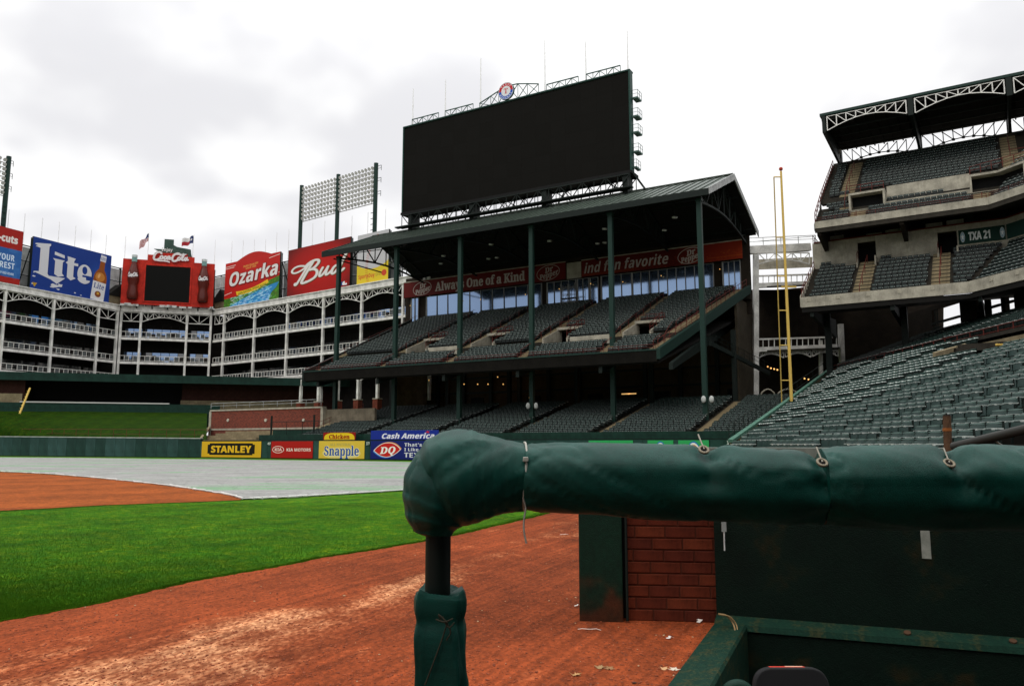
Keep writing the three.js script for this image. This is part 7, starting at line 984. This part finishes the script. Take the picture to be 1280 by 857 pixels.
// ================================================================ the two upper tiers and their roof
{
  const o = thing('upper_stand', 'double tier upper stand with a dark truss edged roof on the right', 'grandstand', null, V(40, 12, 88)), off = o.position.clone().negate();
  const tier = (X0, d0, kink, Y0, rows, tread, rise, o2) => { const f1 = frame(X0, d0, 0.847, -0.531), k = [X0 + f1.u.x * kink, d0 - f1.u.z * kink], f2 = frame(k[0], k[1], o2[0], o2[1]); const mit = Math.tan((Math.atan2(f2.u.z, f2.u.x) - Math.atan2(f1.u.z, f1.u.x)) / 2); return { f1, f2, kink, Y0, rows, tread, rise, mit }; };
  const t2 = tier(32.0, 85, 16.0, 17.85, 10, 0.85, 0.56, [0.22, -1]), t3 = tier(35.1, 88, 17.2, 27.3, 19, 0.8, 0.575, [0.3, -1]);
  // a strip of constant section following both straight runs, mitred at the bend
  const strip = (mb, t, L0, L1, y0, y1, s0 = 0, s1 = 40, y0b = y0, y1b = y1) => { const g = (f, s, L, y) => f(s, L, y).add(off), e = t.kink, m = t.mit; if (s0 < e) { const b = Math.min(e, s1), en = s1 > e, A = (L) => en ? b - L * -m * -1 : b; mb.hexa([g(t.f1, s0, L0, y0), g(t.f1, en ? b + L0 * m : b, L0, y0), g(t.f1, en ? b + L1 * m : b, L1, y0b), g(t.f1, s0, L1, y0b), g(t.f1, s0, L0, y1), g(t.f1, en ? b + L0 * m : b, L0, y1), g(t.f1, en ? b + L1 * m : b, L1, y1b), g(t.f1, s0, L1, y1b)]); } if (s1 > e) { const a = Math.max(0, s0 - e), st = s0 <= e; mb.hexa([g(t.f2, st ? -L0 * m : a, L0, y0), g(t.f2, s1 - e, L0, y0), g(t.f2, s1 - e, L1, y0b), g(t.f2, st ? -L1 * m : a, L1, y0b), g(t.f2, st ? -L0 * m : a, L0, y1), g(t.f2, s1 - e, L0, y1), g(t.f2, s1 - e, L1, y1b), g(t.f2, st ? -L1 * m : a, L1, y1b)]); } return mb; };
  const pt = (t, s, L, y) => (s <= t.kink + L * t.mit ? t.f1(s, L, y) : t.f2(s - t.kink, L, y)), yawOf = (t, s) => (s <= t.kink ? t.f1.yaw : t.f2.yaw), sAt = (t, px, L) => { t.f1.py0 = t.f2.py0 = t.Y0 > 20 ? 245 : 340; return t.f1.sAt(px, L); };
  // --- club tier
  {
    const t = t2, rl = (i) => 0.25 + t.tread * i, ry = (i) => t.Y0 - 0.35 + t.rise * i, ais = [sAt(t, 1078, 3), sAt(t, 1176, 3)], m = new MB();
    for (let i = 0; i < t.rows; i++) strip(m, t, rl(i), rl(i) + t.tread + 0.02, ry(i) - 0.6, ry(i)); m.build('terrace', M.darkConcrete, o);
    const f = new MB(); strip(f, t, 0, 0.24, t.Y0 - 1.15, t.Y0); f.build('front_beam', M.paleConcrete, o);
    const blk = new MB(); for (let i = 0; i < 12; i++) { const s = 0.8 + i * 3; if (Math.abs(s - t.kink) < 1) continue; const p = pt(t, s, -0.03, t.Y0 - 0.3).add(off); blk.hexa([[-0.25, 0], [0.25, 0]].length ? [pt(t, s - 0.2, -0.04, t.Y0 - 0.55), pt(t, s + 0.2, -0.04, t.Y0 - 0.55), pt(t, s + 0.2, 0, t.Y0 - 0.55), pt(t, s - 0.2, 0, t.Y0 - 0.55), pt(t, s - 0.2, -0.04, t.Y0 - 0.2), pt(t, s + 0.2, -0.04, t.Y0 - 0.2), pt(t, s + 0.2, 0, t.Y0 - 0.2), pt(t, s - 0.2, 0, t.Y0 - 0.2)].map((v) => v.add(off)) : []); void p; } blk.build('beam_plates', M.concrete, o);
    const so = new MB(); strip(so, t, 0.1, 16, t.Y0 - 1.7, t.Y0 - 1.2, 0, 40, t.Y0 + 0.5, t.Y0 + 1.0); so.build('soffit', M.roofUnder, o);
    for (let k = 0; k < 4; k++) { const s = 1 + k * 8, q = new MB(); q.hexa([pt(t, s - 0.2, 0.3, t.Y0 - 2.2), pt(t, s + 0.2, 0.3, t.Y0 - 2.2), pt(t, s + 0.2, 14, t.Y0 - 3), pt(t, s - 0.2, 14, t.Y0 - 3), pt(t, s - 0.2, 0.3, t.Y0 - 1.65), pt(t, s + 0.2, 0.3, t.Y0 - 1.65), pt(t, s + 0.2, 14, t.Y0 - 0.7), pt(t, s - 0.2, 14, t.Y0 - 0.7)].map((v) => v.add(off))); q.build('raking_girder', M.darkSteel, o); const c = new MB(); c.bar(pt(t, s + 0.5, 6.5, 3).add(off), pt(t, s + 0.5, 6.5, t.Y0 - 1).add(off), 0.65, 0.65, t.f1.n); c.build('column', M.darkSteel, o); }
    for (const a of ais) { const st = new MB(); for (let i = 0; i < t.rows; i++) { const q = (L, y) => [pt(t, a - 0.85, L, y), pt(t, a + 0.85, L, y)].map((v) => v.add(off)); const [b0, b1] = q(rl(i) - 0.01, ry(i) - 0.1), [c0, c1] = q(rl(i) + t.tread, ry(i) - 0.1), [d0, d1] = q(rl(i) - 0.01, ry(i) + 0.02), [e0, e1] = q(rl(i) + t.tread, ry(i) + 0.02); st.hexa([b0, b1, c1, c0, d0, d1, e1, e0]); const h = t.tread / 2, [x0, x1] = q(rl(i) + h, ry(i)), [y0, y1] = q(rl(i) + t.tread, ry(i)), [z0, z1] = q(rl(i) + h, ry(i) + t.rise / 2), [w0, w1] = q(rl(i) + t.tread, ry(i) + t.rise / 2); st.hexa([x0, x1, y1, y0, z0, z1, w1, w0]); } st.build('stair_aisle', M.tan, o); const h = new MB(); h.path([0, 3, 6, 9].map((i) => pt(t, a, rl(i), ry(i) + 1).add(off)), 0.04, 5); for (const i of [0, 3, 6, 9]) h.tube(pt(t, a, rl(i), ry(i)).add(off), pt(t, a, rl(i), ry(i) + 1).add(off), 0.04, 5); h.build('handrail', M.redRail, o); }
    for (let i = 0; i < t.rows; i++) { const st = [0.6, ...ais, t.kink + rl(i) * t.mit - 0.1]; for (let k = 0; k + 1 < st.length; k++) rowOfSeats(st[k] + (k ? 1.0 : 0), st[k + 1] - (k + 2 === st.length ? 0 : 1.0), 0.58, (s) => t.f1(s, rl(i) + 0.5, ry(i)), t.f1.yaw, (s) => !(i === 9 && (k === 1 ? s > ais[0] + 1.8 && rand() < 0.75 : k === 0 && rand() < 0.3)) && !(i >= 8 && k === 0 && s > ais[0] - 2.6)); rowOfSeats(-rl(i) * t.mit + 0.1, 22, 0.58, (s) => t.f2(s, rl(i) + 0.5, ry(i)), t.f2.yaw, (s) => Math.abs(s - 7) > 0.8); }
    // wall with two dark doorways behind the last row, rail on top
    const Lw = rl(10) + 0.1, yb = ry(9) - 0.1, yt = 25.9, doors = [[1074, 1097], [1175.5, 1200]].map(([a, b]) => [sAt(t, a, Lw), sAt(t, b, Lw)]), w = new MB(), cuts = [-0.2, doors[0][0], doors[0][1], doors[1][0], doors[1][1]];
    strip(w, t, Lw, Lw + 0.35, yb, yt, cuts[0], cuts[1]); strip(w, t, Lw, Lw + 0.35, yb, yt, cuts[2], cuts[3]); strip(w, t, Lw, Lw + 0.35, yb, yt, cuts[4], 40); for (const [a, b] of doors) strip(w, t, Lw, Lw + 0.35, yb + 2.9, yt, a, b); w.build('rear_wall', M.paleConcrete, o);
    for (const [a, b] of doors) { const d = new MB(); strip(d, t, Lw + 2.5, Lw + 2.7, yb - 1, yt, a - 2, b + 2); d.build('doorway_dark_sheet', M.black, o); const j = new MB(); for (const s of [a, b]) strip(j, t, Lw - 1.2, Lw - 0.01, yb - 0.6, yb + 0.9, s - 0.08, s + 0.08); j.build('door_cheek', M.concrete, o); const r = new MB(); railing(r, [pt(t, a, Lw - 1.2, yb + 0.3).add(off), pt(t, a, Lw, yb + 0.9).add(off)], 1, 0.035, 1); r.build('door_railing', M.redRail, o); }  // black sheets paint the dark behind the doors
    const cap = new MB(); strip(cap, t, Lw - 0.1, Lw + 0.5, yt + 0.002, yt + 0.16); cap.build('wall_rail', M.redRail, o);
    const sk = new MB(); strip(sk, t, Lw + 0.6, Lw + 4.8, yt - 0.6, yt - 0.4); strip(sk, t, Lw + 4.8, Lw + 5.2, yt - 0.6, t.Y0 + 11); sk.build('concourse_back', M.shadeWall, o);
    const gp = new MB(); for (let i = 0; i < 13; i++) { const s = 1.5 + i * 2.1, R = hash3(i, 7, 3); if (R < 0.25) continue; strip(gp, t, Lw + 1.2, Lw + 1.3, yt + 0.16, yt + 0.5 + 0.5 * R, s, s + 1.7); } gp.build('counter_panels', M.greyPanel, o);
    const cl = new MB(); for (const s of [9.8, 16.4, 24]) cl.bar(pt(t, s, Lw + 1.5, yt - 1).add(off), pt(t, s, Lw + 1.5, yt + 2.4).add(off), 0.5, 0.5, t.f1.n); cl.build('concourse_column', M.darkSteel, o);
    const er = new MB(); railing(er, [pt(t, 0.05, 0.1, t.Y0).add(off), pt(t, 0.05, rl(9), ry(9)).add(off)], 1.0, 0.04, 1.4); er.build('end_railing', M.redRail, o); const ee = new MB(); ee.hexa([pt(t, -0.12, 0, t.Y0 - 1.1), pt(t, 0, 0, t.Y0 - 1.1), pt(t, 0, rl(10), ry(9) - 0.4), pt(t, -0.12, rl(10), ry(9) - 0.4), pt(t, -0.12, 0, t.Y0 + 0.1), pt(t, 0, 0, t.Y0 + 0.1), pt(t, 0, rl(10), ry(9) + 0.5), pt(t, -0.12, rl(10), ry(9) + 0.5)].map((v) => v.add(off))); ee.build('end_beam', M.paleConcrete, o);
    const cr = new MB(); railing(cr, [pt(t, -0.1, Lw, yt).add(off), pt(t, -0.1, Lw + 4, yt).add(off)], 1, 0.04, 1); cr.build('corner_railing', M.redRail, o);
    // ribbon sign
    const a = pt(t, sAt(t, 1202, Lw - 0.12), Lw - 0.12, yb + 1.2), b = t.f1(t.kink + Lw * t.mit - 0.1, Lw - 0.12, yb + 1.2); const rs = thing('ribbon_sign', 'dark green ribbon sign with white letters between two star discs', 'sign', null, a.clone()); board(rs, 'sign_board', a, b, 1.6, T.station, 0.1, M.concrete); const e = new MB(), g = (s, L, y) => t.f2(s, L, y).sub(a); e.hexa([g(-Lw * t.mit + 0.15, Lw - 0.12, yb + 1.2), g(14, Lw - 0.12, yb + 1.2), g(14, Lw - 0.02, yb + 1.2), g(-Lw * t.mit + 0.15, Lw - 0.02, yb + 1.2), g(-Lw * t.mit + 0.15, Lw - 0.12, yb + 2.8), g(14, Lw - 0.12, yb + 2.8), g(14, Lw - 0.02, yb + 2.8), g(-Lw * t.mit + 0.15, Lw - 0.02, yb + 2.8)]); e.build('plain_strip', std([0.010, 0.036, 0.028], { roughness: 0.5 }), rs);
  }
  // --- upper tier
  {
    const t = t3, rl = (i) => 0.25 + t.tread * i, ry = (i) => t.Y0 - 0.3 + t.rise * i + (i >= 6 ? 0.9 : 0), ais = [sAt(t, 1075, 4), sAt(t, 1228, 4)], topA = [ais[0], ais[1] + 2.6], m = new MB(), Lb = rl(19);
    for (let i = 0; i < t.rows; i++) strip(m, t, rl(i), rl(i) + t.tread + 0.02, ry(i) - 0.65, ry(i)); m.build('terrace', M.darkConcrete, o);
    const f = new MB(); strip(f, t, 0, 0.24, t.Y0 - 0.8, t.Y0); f.build('front_beam', M.paleConcrete, o); const fr = new MB(); for (const [a, b] of [[0.1, t.kink - 0.1], [t.kink + 0.1, 40]]) railing(fr, [pt(t, a, 0.12, t.Y0).add(off), pt(t, b, 0.12, t.Y0).add(off)], 0.45, 0.03, 2.2); fr.build('front_railing', M.redRail, o);
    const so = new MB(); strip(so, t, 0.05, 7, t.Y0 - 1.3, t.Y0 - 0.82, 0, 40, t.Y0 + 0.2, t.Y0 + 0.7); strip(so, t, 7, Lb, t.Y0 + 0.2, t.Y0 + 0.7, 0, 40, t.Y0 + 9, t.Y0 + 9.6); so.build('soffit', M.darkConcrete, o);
    for (const k of [0, 1, 3, 4]) { const s = k === 2 ? 16.9 : 0.4 + k * 8.6, pt = (tt, ss, L, y) => s <= tt.kink ? tt.f1(ss, L, y) : tt.f2(ss - tt.kink, L, y), q = new MB(); q.hexa([pt(t, s - 0.22, 0.3, t.Y0 - 1.6), pt(t, s + 0.22, 0.3, t.Y0 - 1.6), pt(t, s + 0.22, 9, t.Y0 - 3.5), pt(t, s - 0.22, 9, t.Y0 - 3.5), pt(t, s - 0.22, 0.3, t.Y0 - 1.25), pt(t, s + 0.22, 0.3, t.Y0 - 1.25), pt(t, s + 0.22, 9, t.Y0 + 2.4), pt(t, s - 0.22, 9, t.Y0 + 2.4)].map((v) => v.add(off))); q.build('raking_girder', M.shadeWall, o); }
    const stair = (a, i0, i1) => { const st = new MB(); for (let i = i0; i < i1; i++) { const q = (L, y) => [pt(t, a - 0.8, L, y), pt(t, a + 0.8, L, y)].map((v) => v.add(off)); for (const [la, lb, dy] of [[0, t.tread, 0.02], [t.tread / 2, t.tread, t.rise / 2]]) { const [b0, b1] = q(rl(i) + la - 0.01, ry(i) - 0.1), [c0, c1] = q(rl(i) + lb, ry(i) - 0.1), [d0, d1] = q(rl(i) + la - 0.01, ry(i) + dy), [e0, e1] = q(rl(i) + lb, ry(i) + dy); st.hexa([b0, b1, c1, c0, d0, d1, e1, e0]); } } st.build('stair_aisle', M.tan, o); const h = new MB(), ks = []; for (let i = i0; i < i1; i += 3) ks.push(i); h.path(ks.map((i) => pt(t, a, rl(i), ry(i) + 1).add(off)), 0.04, 5); for (const i of ks) h.tube(pt(t, a, rl(i), ry(i)).add(off), pt(t, a, rl(i), ry(i) + 1).add(off), 0.04, 5); h.build('handrail', M.redRail, o); };
    stair(ais[0], 0, 3); stair(ais[1], 0, 3); stair(topA[0] - 1.6, 4, 19); stair(topA[1] + 0.4, 4, 19);
    // mouths of tunnels, the pale walkway walls between them
    for (const a of ais) { const v = new MB(); strip(v, t, rl(3), rl(7), ry(3) - 0.4, ry(3) + 0.05, a - 1.0, a + 2.6); strip(v, t, rl(3), rl(7), ry(3), ry(5) + 0.75, a - 1.05, a - 0.85); strip(v, t, rl(3), rl(7), ry(3), ry(5) + 0.75, a + 2.6, a + 2.8); v.build('tunnel_wall', M.paleConcrete, o); const d = new MB(); strip(d, t, rl(4) + 0.6, rl(4) + 0.7, ry(3), ry(5) + 0.75, a - 0.84, a + 2.59); d.build('mouth_dark_sheet', M.black, o); const l = new MB(); strip(l, t, rl(3) + 0.2, rl(7), ry(5) + 0.76, ry(5) + 1.0, a - 1.05, a + 2.8); l.build('tunnel_lintel', M.paleConcrete, o); const r = new MB(); railing(r, [pt(t, a + 2.7, rl(3) + 0.3, ry(5) + 1).add(off), pt(t, a - 0.95, rl(3) + 0.3, ry(5) + 1).add(off)], 0.9, 0.04, 1.2); r.build('tunnel_railing', M.redRail, o); }  // black sheet across each tunnel paints the dark inside
    const pw = new MB(); strip(pw, t, rl(4) - 0.05, rl(4), ry(3), ry(4) + 0.12, ais[0] + 2.8, ais[1] - 1.05); strip(pw, t, rl(6) - 0.05, rl(6), ry(5) - 0.1, ry(6) + 0.35, ais[0] + 2.8, ais[1] - 1.05); pw.build('walkway_wall', M.paleConcrete, o);
    const near = (s) => (i) => i >= 3 && i <= 6 && ais.some((a) => s > a - 1.4 && s < a + 3.1);
    for (let i = 0; i < t.rows; i++) { const lows = i < 3 ? ais : i < 7 ? [] : [topA[0] - 1.6, topA[1] + 0.4], st = [0.5, ...lows, t.kink + rl(i) * t.mit - 0.4].filter((v, k, arr) => k === 0 || v > arr[k - 1]); for (let k = 0; k + 1 < st.length; k++) rowOfSeats(st[k] + (k ? 0.95 : 0), st[k + 1] - 0.95, 0.58, (s) => t.f1(s, rl(i) + 0.5, ry(i)), t.f1.yaw, (s) => !near(s)(i) && !([3, 4, 5].includes(i) && s > ais[0] && s < ais[1] && !(i === 4 && s < ais[1] - 3.5)) && !(i === 3 && rand() < 0.8)); rowOfSeats(0.1 - rl(i) * t.mit, 22, 0.58, (s) => t.f2(s, rl(i) + 0.5, ry(i)), t.f2.yaw, (s) => !(i > 5 && Math.abs(s - 8) < 0.9)); }
    const er = new MB(); railing(er, [pt(t, 0.05, 0.1, t.Y0).add(off), pt(t, 0.05, rl(6), ry(6)).add(off), pt(t, 0.05, rl(18), ry(18)).add(off)], 1.1, 0.045, 1.2); er.build('end_railing', M.redRail, o); const ee = new MB(); for (let i = 0; i < 19; i++) ee.hexa([pt(t, -0.1, rl(i), ry(i) - 0.7), pt(t, 0, rl(i), ry(i) - 0.7), pt(t, 0, rl(i + 1), ry(i) - 0.1), pt(t, -0.1, rl(i + 1), ry(i) - 0.1), pt(t, -0.1, rl(i), ry(i) + 0.12), pt(t, 0, rl(i), ry(i) + 0.12), pt(t, 0, rl(i + 1), ry(i + 1) + 0.1), pt(t, -0.1, rl(i + 1), ry(i + 1) + 0.1)].map((v) => v.add(off))); ee.build('end_beam', M.darkConcrete, o);
    const bw = new MB(); strip(bw, t, Lb, Lb + 0.3, t.Y0 - 4, ry(18) + 0.9); bw.build('rear_parapet', M.darkConcrete, o);
    // --- roof: straight front with arched white trusses, rear columns and lattice
    const rf = frame(38.3, 92, 0.847, -0.531), F = (s, L, y) => rf(s, L, y).add(off), bx = (q, a, b, l0, l1, y0, y1, y2 = y0, y3 = y1) => q.hexa([F(a, l0, y0), F(b, l0, y0), F(b, l1, y2), F(a, l1, y2), F(a, l0, y1), F(b, l0, y1), F(b, l1, y3), F(a, l1, y3)]);
    const B = rf.sAt(1139, 0, 140), yF = 42.2, dep = 11.8, yR = 41.6, posts = [0.1, B, 2 * B, 3 * B];
    const sl = new MB(); bx(sl, -0.1, 3 * B, 0.15, dep, yF - 0.9, yF - 0.45, yR - 0.3, yR); sl.build('roof_deck', M.roofUnder, o); const tp = new MB(); bx(tp, -0.25, 3 * B, -0.15, dep + 0.5, yF - 0.32, yF, yR + 0.02, yR + 0.3); tp.build('roof_sheet', M.greenSteel, o);
    const nb = 26; for (let i = 0; i <= nb; i++) { const q = new MB(), s = 3 * B * i / nb; bx(q, s - 0.07, s + 0.07, 0.3, dep - 0.3, yF - 1.2, yF - 0.91, yR - 0.6, yR - 0.31); q.build('roof_rib', M.roofUnder, o); } const pr = new MB(); for (const L of [2.5, 5, 7.5, 10]) pr.bar(F(0, L, lerp(yF - 1.3, yR - 0.7, L / dep)), F(3 * B, L, lerp(yF - 1.3, yR - 0.7, L / dep)), 0.14, 0.16); pr.build('roof_purlins', M.darkSteel, o);
    posts.forEach((s, k) => { const q = new MB(); bx(q, s - (k ? 0.28 : 0.12), s + 0.28, -0.12, 0.2, yF - 2.45, yF - 0.33); q.build('front_post', M.darkSteel, o); const g = new MB(); bx(g, s - 0.15, s + 0.15, 0.2, dep, yF - 2.4, yF - 0.95, yR - 2.6, yR - 0.5); g.build('roof_girder', M.darkSteel, o); const c = new MB(); c.hexa([F(s - 0.25, dep - 0.6, ry(18) - 3), F(s + 0.25, dep - 0.6, ry(18) - 3), F(s + 0.25, dep + 0.3, ry(18) - 3), F(s - 0.25, dep + 0.3, ry(18) - 3), F(s - 0.25, dep - 1.0, yR - 0.4), F(s + 0.25, dep - 1.0, yR - 0.4), F(s + 0.25, dep + 0.1, yR - 0.4), F(s - 0.25, dep + 0.1, yR - 0.4)]); c.build('rear_column', M.darkSteel, o); });
    for (let k = 0; k < 3; k++) { const a = posts[k] + 0.45, b = posts[k + 1] - 0.45, q = new MB(), tp2 = [], bt = [], N = 8; for (let i = 0; i <= N; i++) { const x = i / N; tp2.push(F(lerp(a, b, x), -0.05, yF - 0.5)); bt.push(F(lerp(a, b, x), -0.05, yF - 2.35 + 1.15 * Math.sin(Math.PI * Math.min(1, x * 0.92 + 0.02)))); } for (let i = 0; i < N; i++) { q.bar(bt[i], bt[i + 1], 0.09); q.bar(tp2[i], tp2[i + 1], 0.06); i < 4 ? q.bar(tp2[i], bt[i + 1], 0.08) : q.bar(bt[i], tp2[i + 1], 0.08); } for (let i = 0; i <= N; i++) q.bar(tp2[i], bt[i], 0.09); q.build('arched_truss', std([0.75, 0.74, 0.70], { roughness: 0.5 }), o);
      const r = new MB(), t4 = [], b4 = []; for (let i = 0; i <= N; i++) { const x = i / N; t4.push(F(lerp(a, b, x), dep - 0.3, yR - 0.5)); b4.push(F(lerp(a, b, x), dep - 0.3, yR - 2.5 + 0.9 * Math.sin(Math.PI * x))); } for (let i = 0; i < N; i++) { r.bar(b4[i], b4[i + 1], 0.10); i < 4 ? r.bar(t4[i], b4[i + 1], 0.09) : r.bar(b4[i], t4[i + 1], 0.09); } for (let i = 1; i < N; i++) { r.bar(t4[i], b4[i], 0.08); const g = b4[i]; r.box(g.x - 0.16, g.x + 0.16, g.y - 0.14, g.y + 0.14, g.z - 0.1, g.z + 0.1); } r.build('rear_lattice', M.darkSteel, o); }
    const ld = addMesh('roof_lamp', new THREE.CylinderGeometry(0.25, 0.2, 0.5, 10), std([0.4, 0.4, 0.38]), o); ld.position.copy(F(0.3, dep - 2, yR - 1.1));
  }
}

// ================================================================ unseen rest of the bowl, out of view: plain decks blocking sky light
{
  const o = thing('unseen_main_stand', 'unseen main grandstand out of view behind, blocking sky light from there', 'grandstand', null, V(20, 0, -20)), off = o.position.clone().negate();
  const runs = [[4.2, 2.5, -0.40, -1, 62], [-20.5, -57, -1, 0.35, 48], [-66, -40, -0.32, 1, 96]];
  runs.forEach(([x, d, ux, ud, len], k) => {
    const f = frame(x, d, ux, ud); { const t = f(0, 10, 0), q = f(0, 0, 0), c = new THREE.Vector3(-18, 0, -20); if (t.distanceTo(c) < q.distanceTo(c)) f.flip = -1; } const F = (s, L, y) => f(s, L * (f.flip || 1), y).add(off);
    const slab = (name, l0, l1, y0, y1, th, m) => { const g = new MB(); g.hexa([F(0, l0, y0 - th), F(len, l0, y0 - th), F(len, l1, y1 - th), F(0, l1, y1 - th), F(0, l0, y0), F(len, l0, y0), F(len, l1, y1), F(0, l1, y1)]); g.build(name, m, o); };
    slab('lower_deck', k ? 0 : 2, 32, 1.6, 11, 0.6, M.darkConcrete); slab('middle_deck', 18, 31, 17.5, 23.5, 0.6, M.darkConcrete); slab('upper_deck', 16, 34, 26.5, 37.5, 0.6, M.darkConcrete); slab('roof', 22, 36, 41, 40, 0.5, M.roofGreen); const w = new MB(); w.hexa([F(0, 34, 0), F(len, 34, 0), F(len, 35, 0), F(0, 35, 0), F(0, 34, 40), F(len, 34, 40), F(len, 35, 40), F(0, 35, 40)]); w.build('rear_wall', M.shadeWall, o);
  });
}
finishSeats();
scene.traverse((x) => { if (x.isMesh) { x.castShadow = true; x.receiveShadow = true; } });
renderer.render(scene, camera);
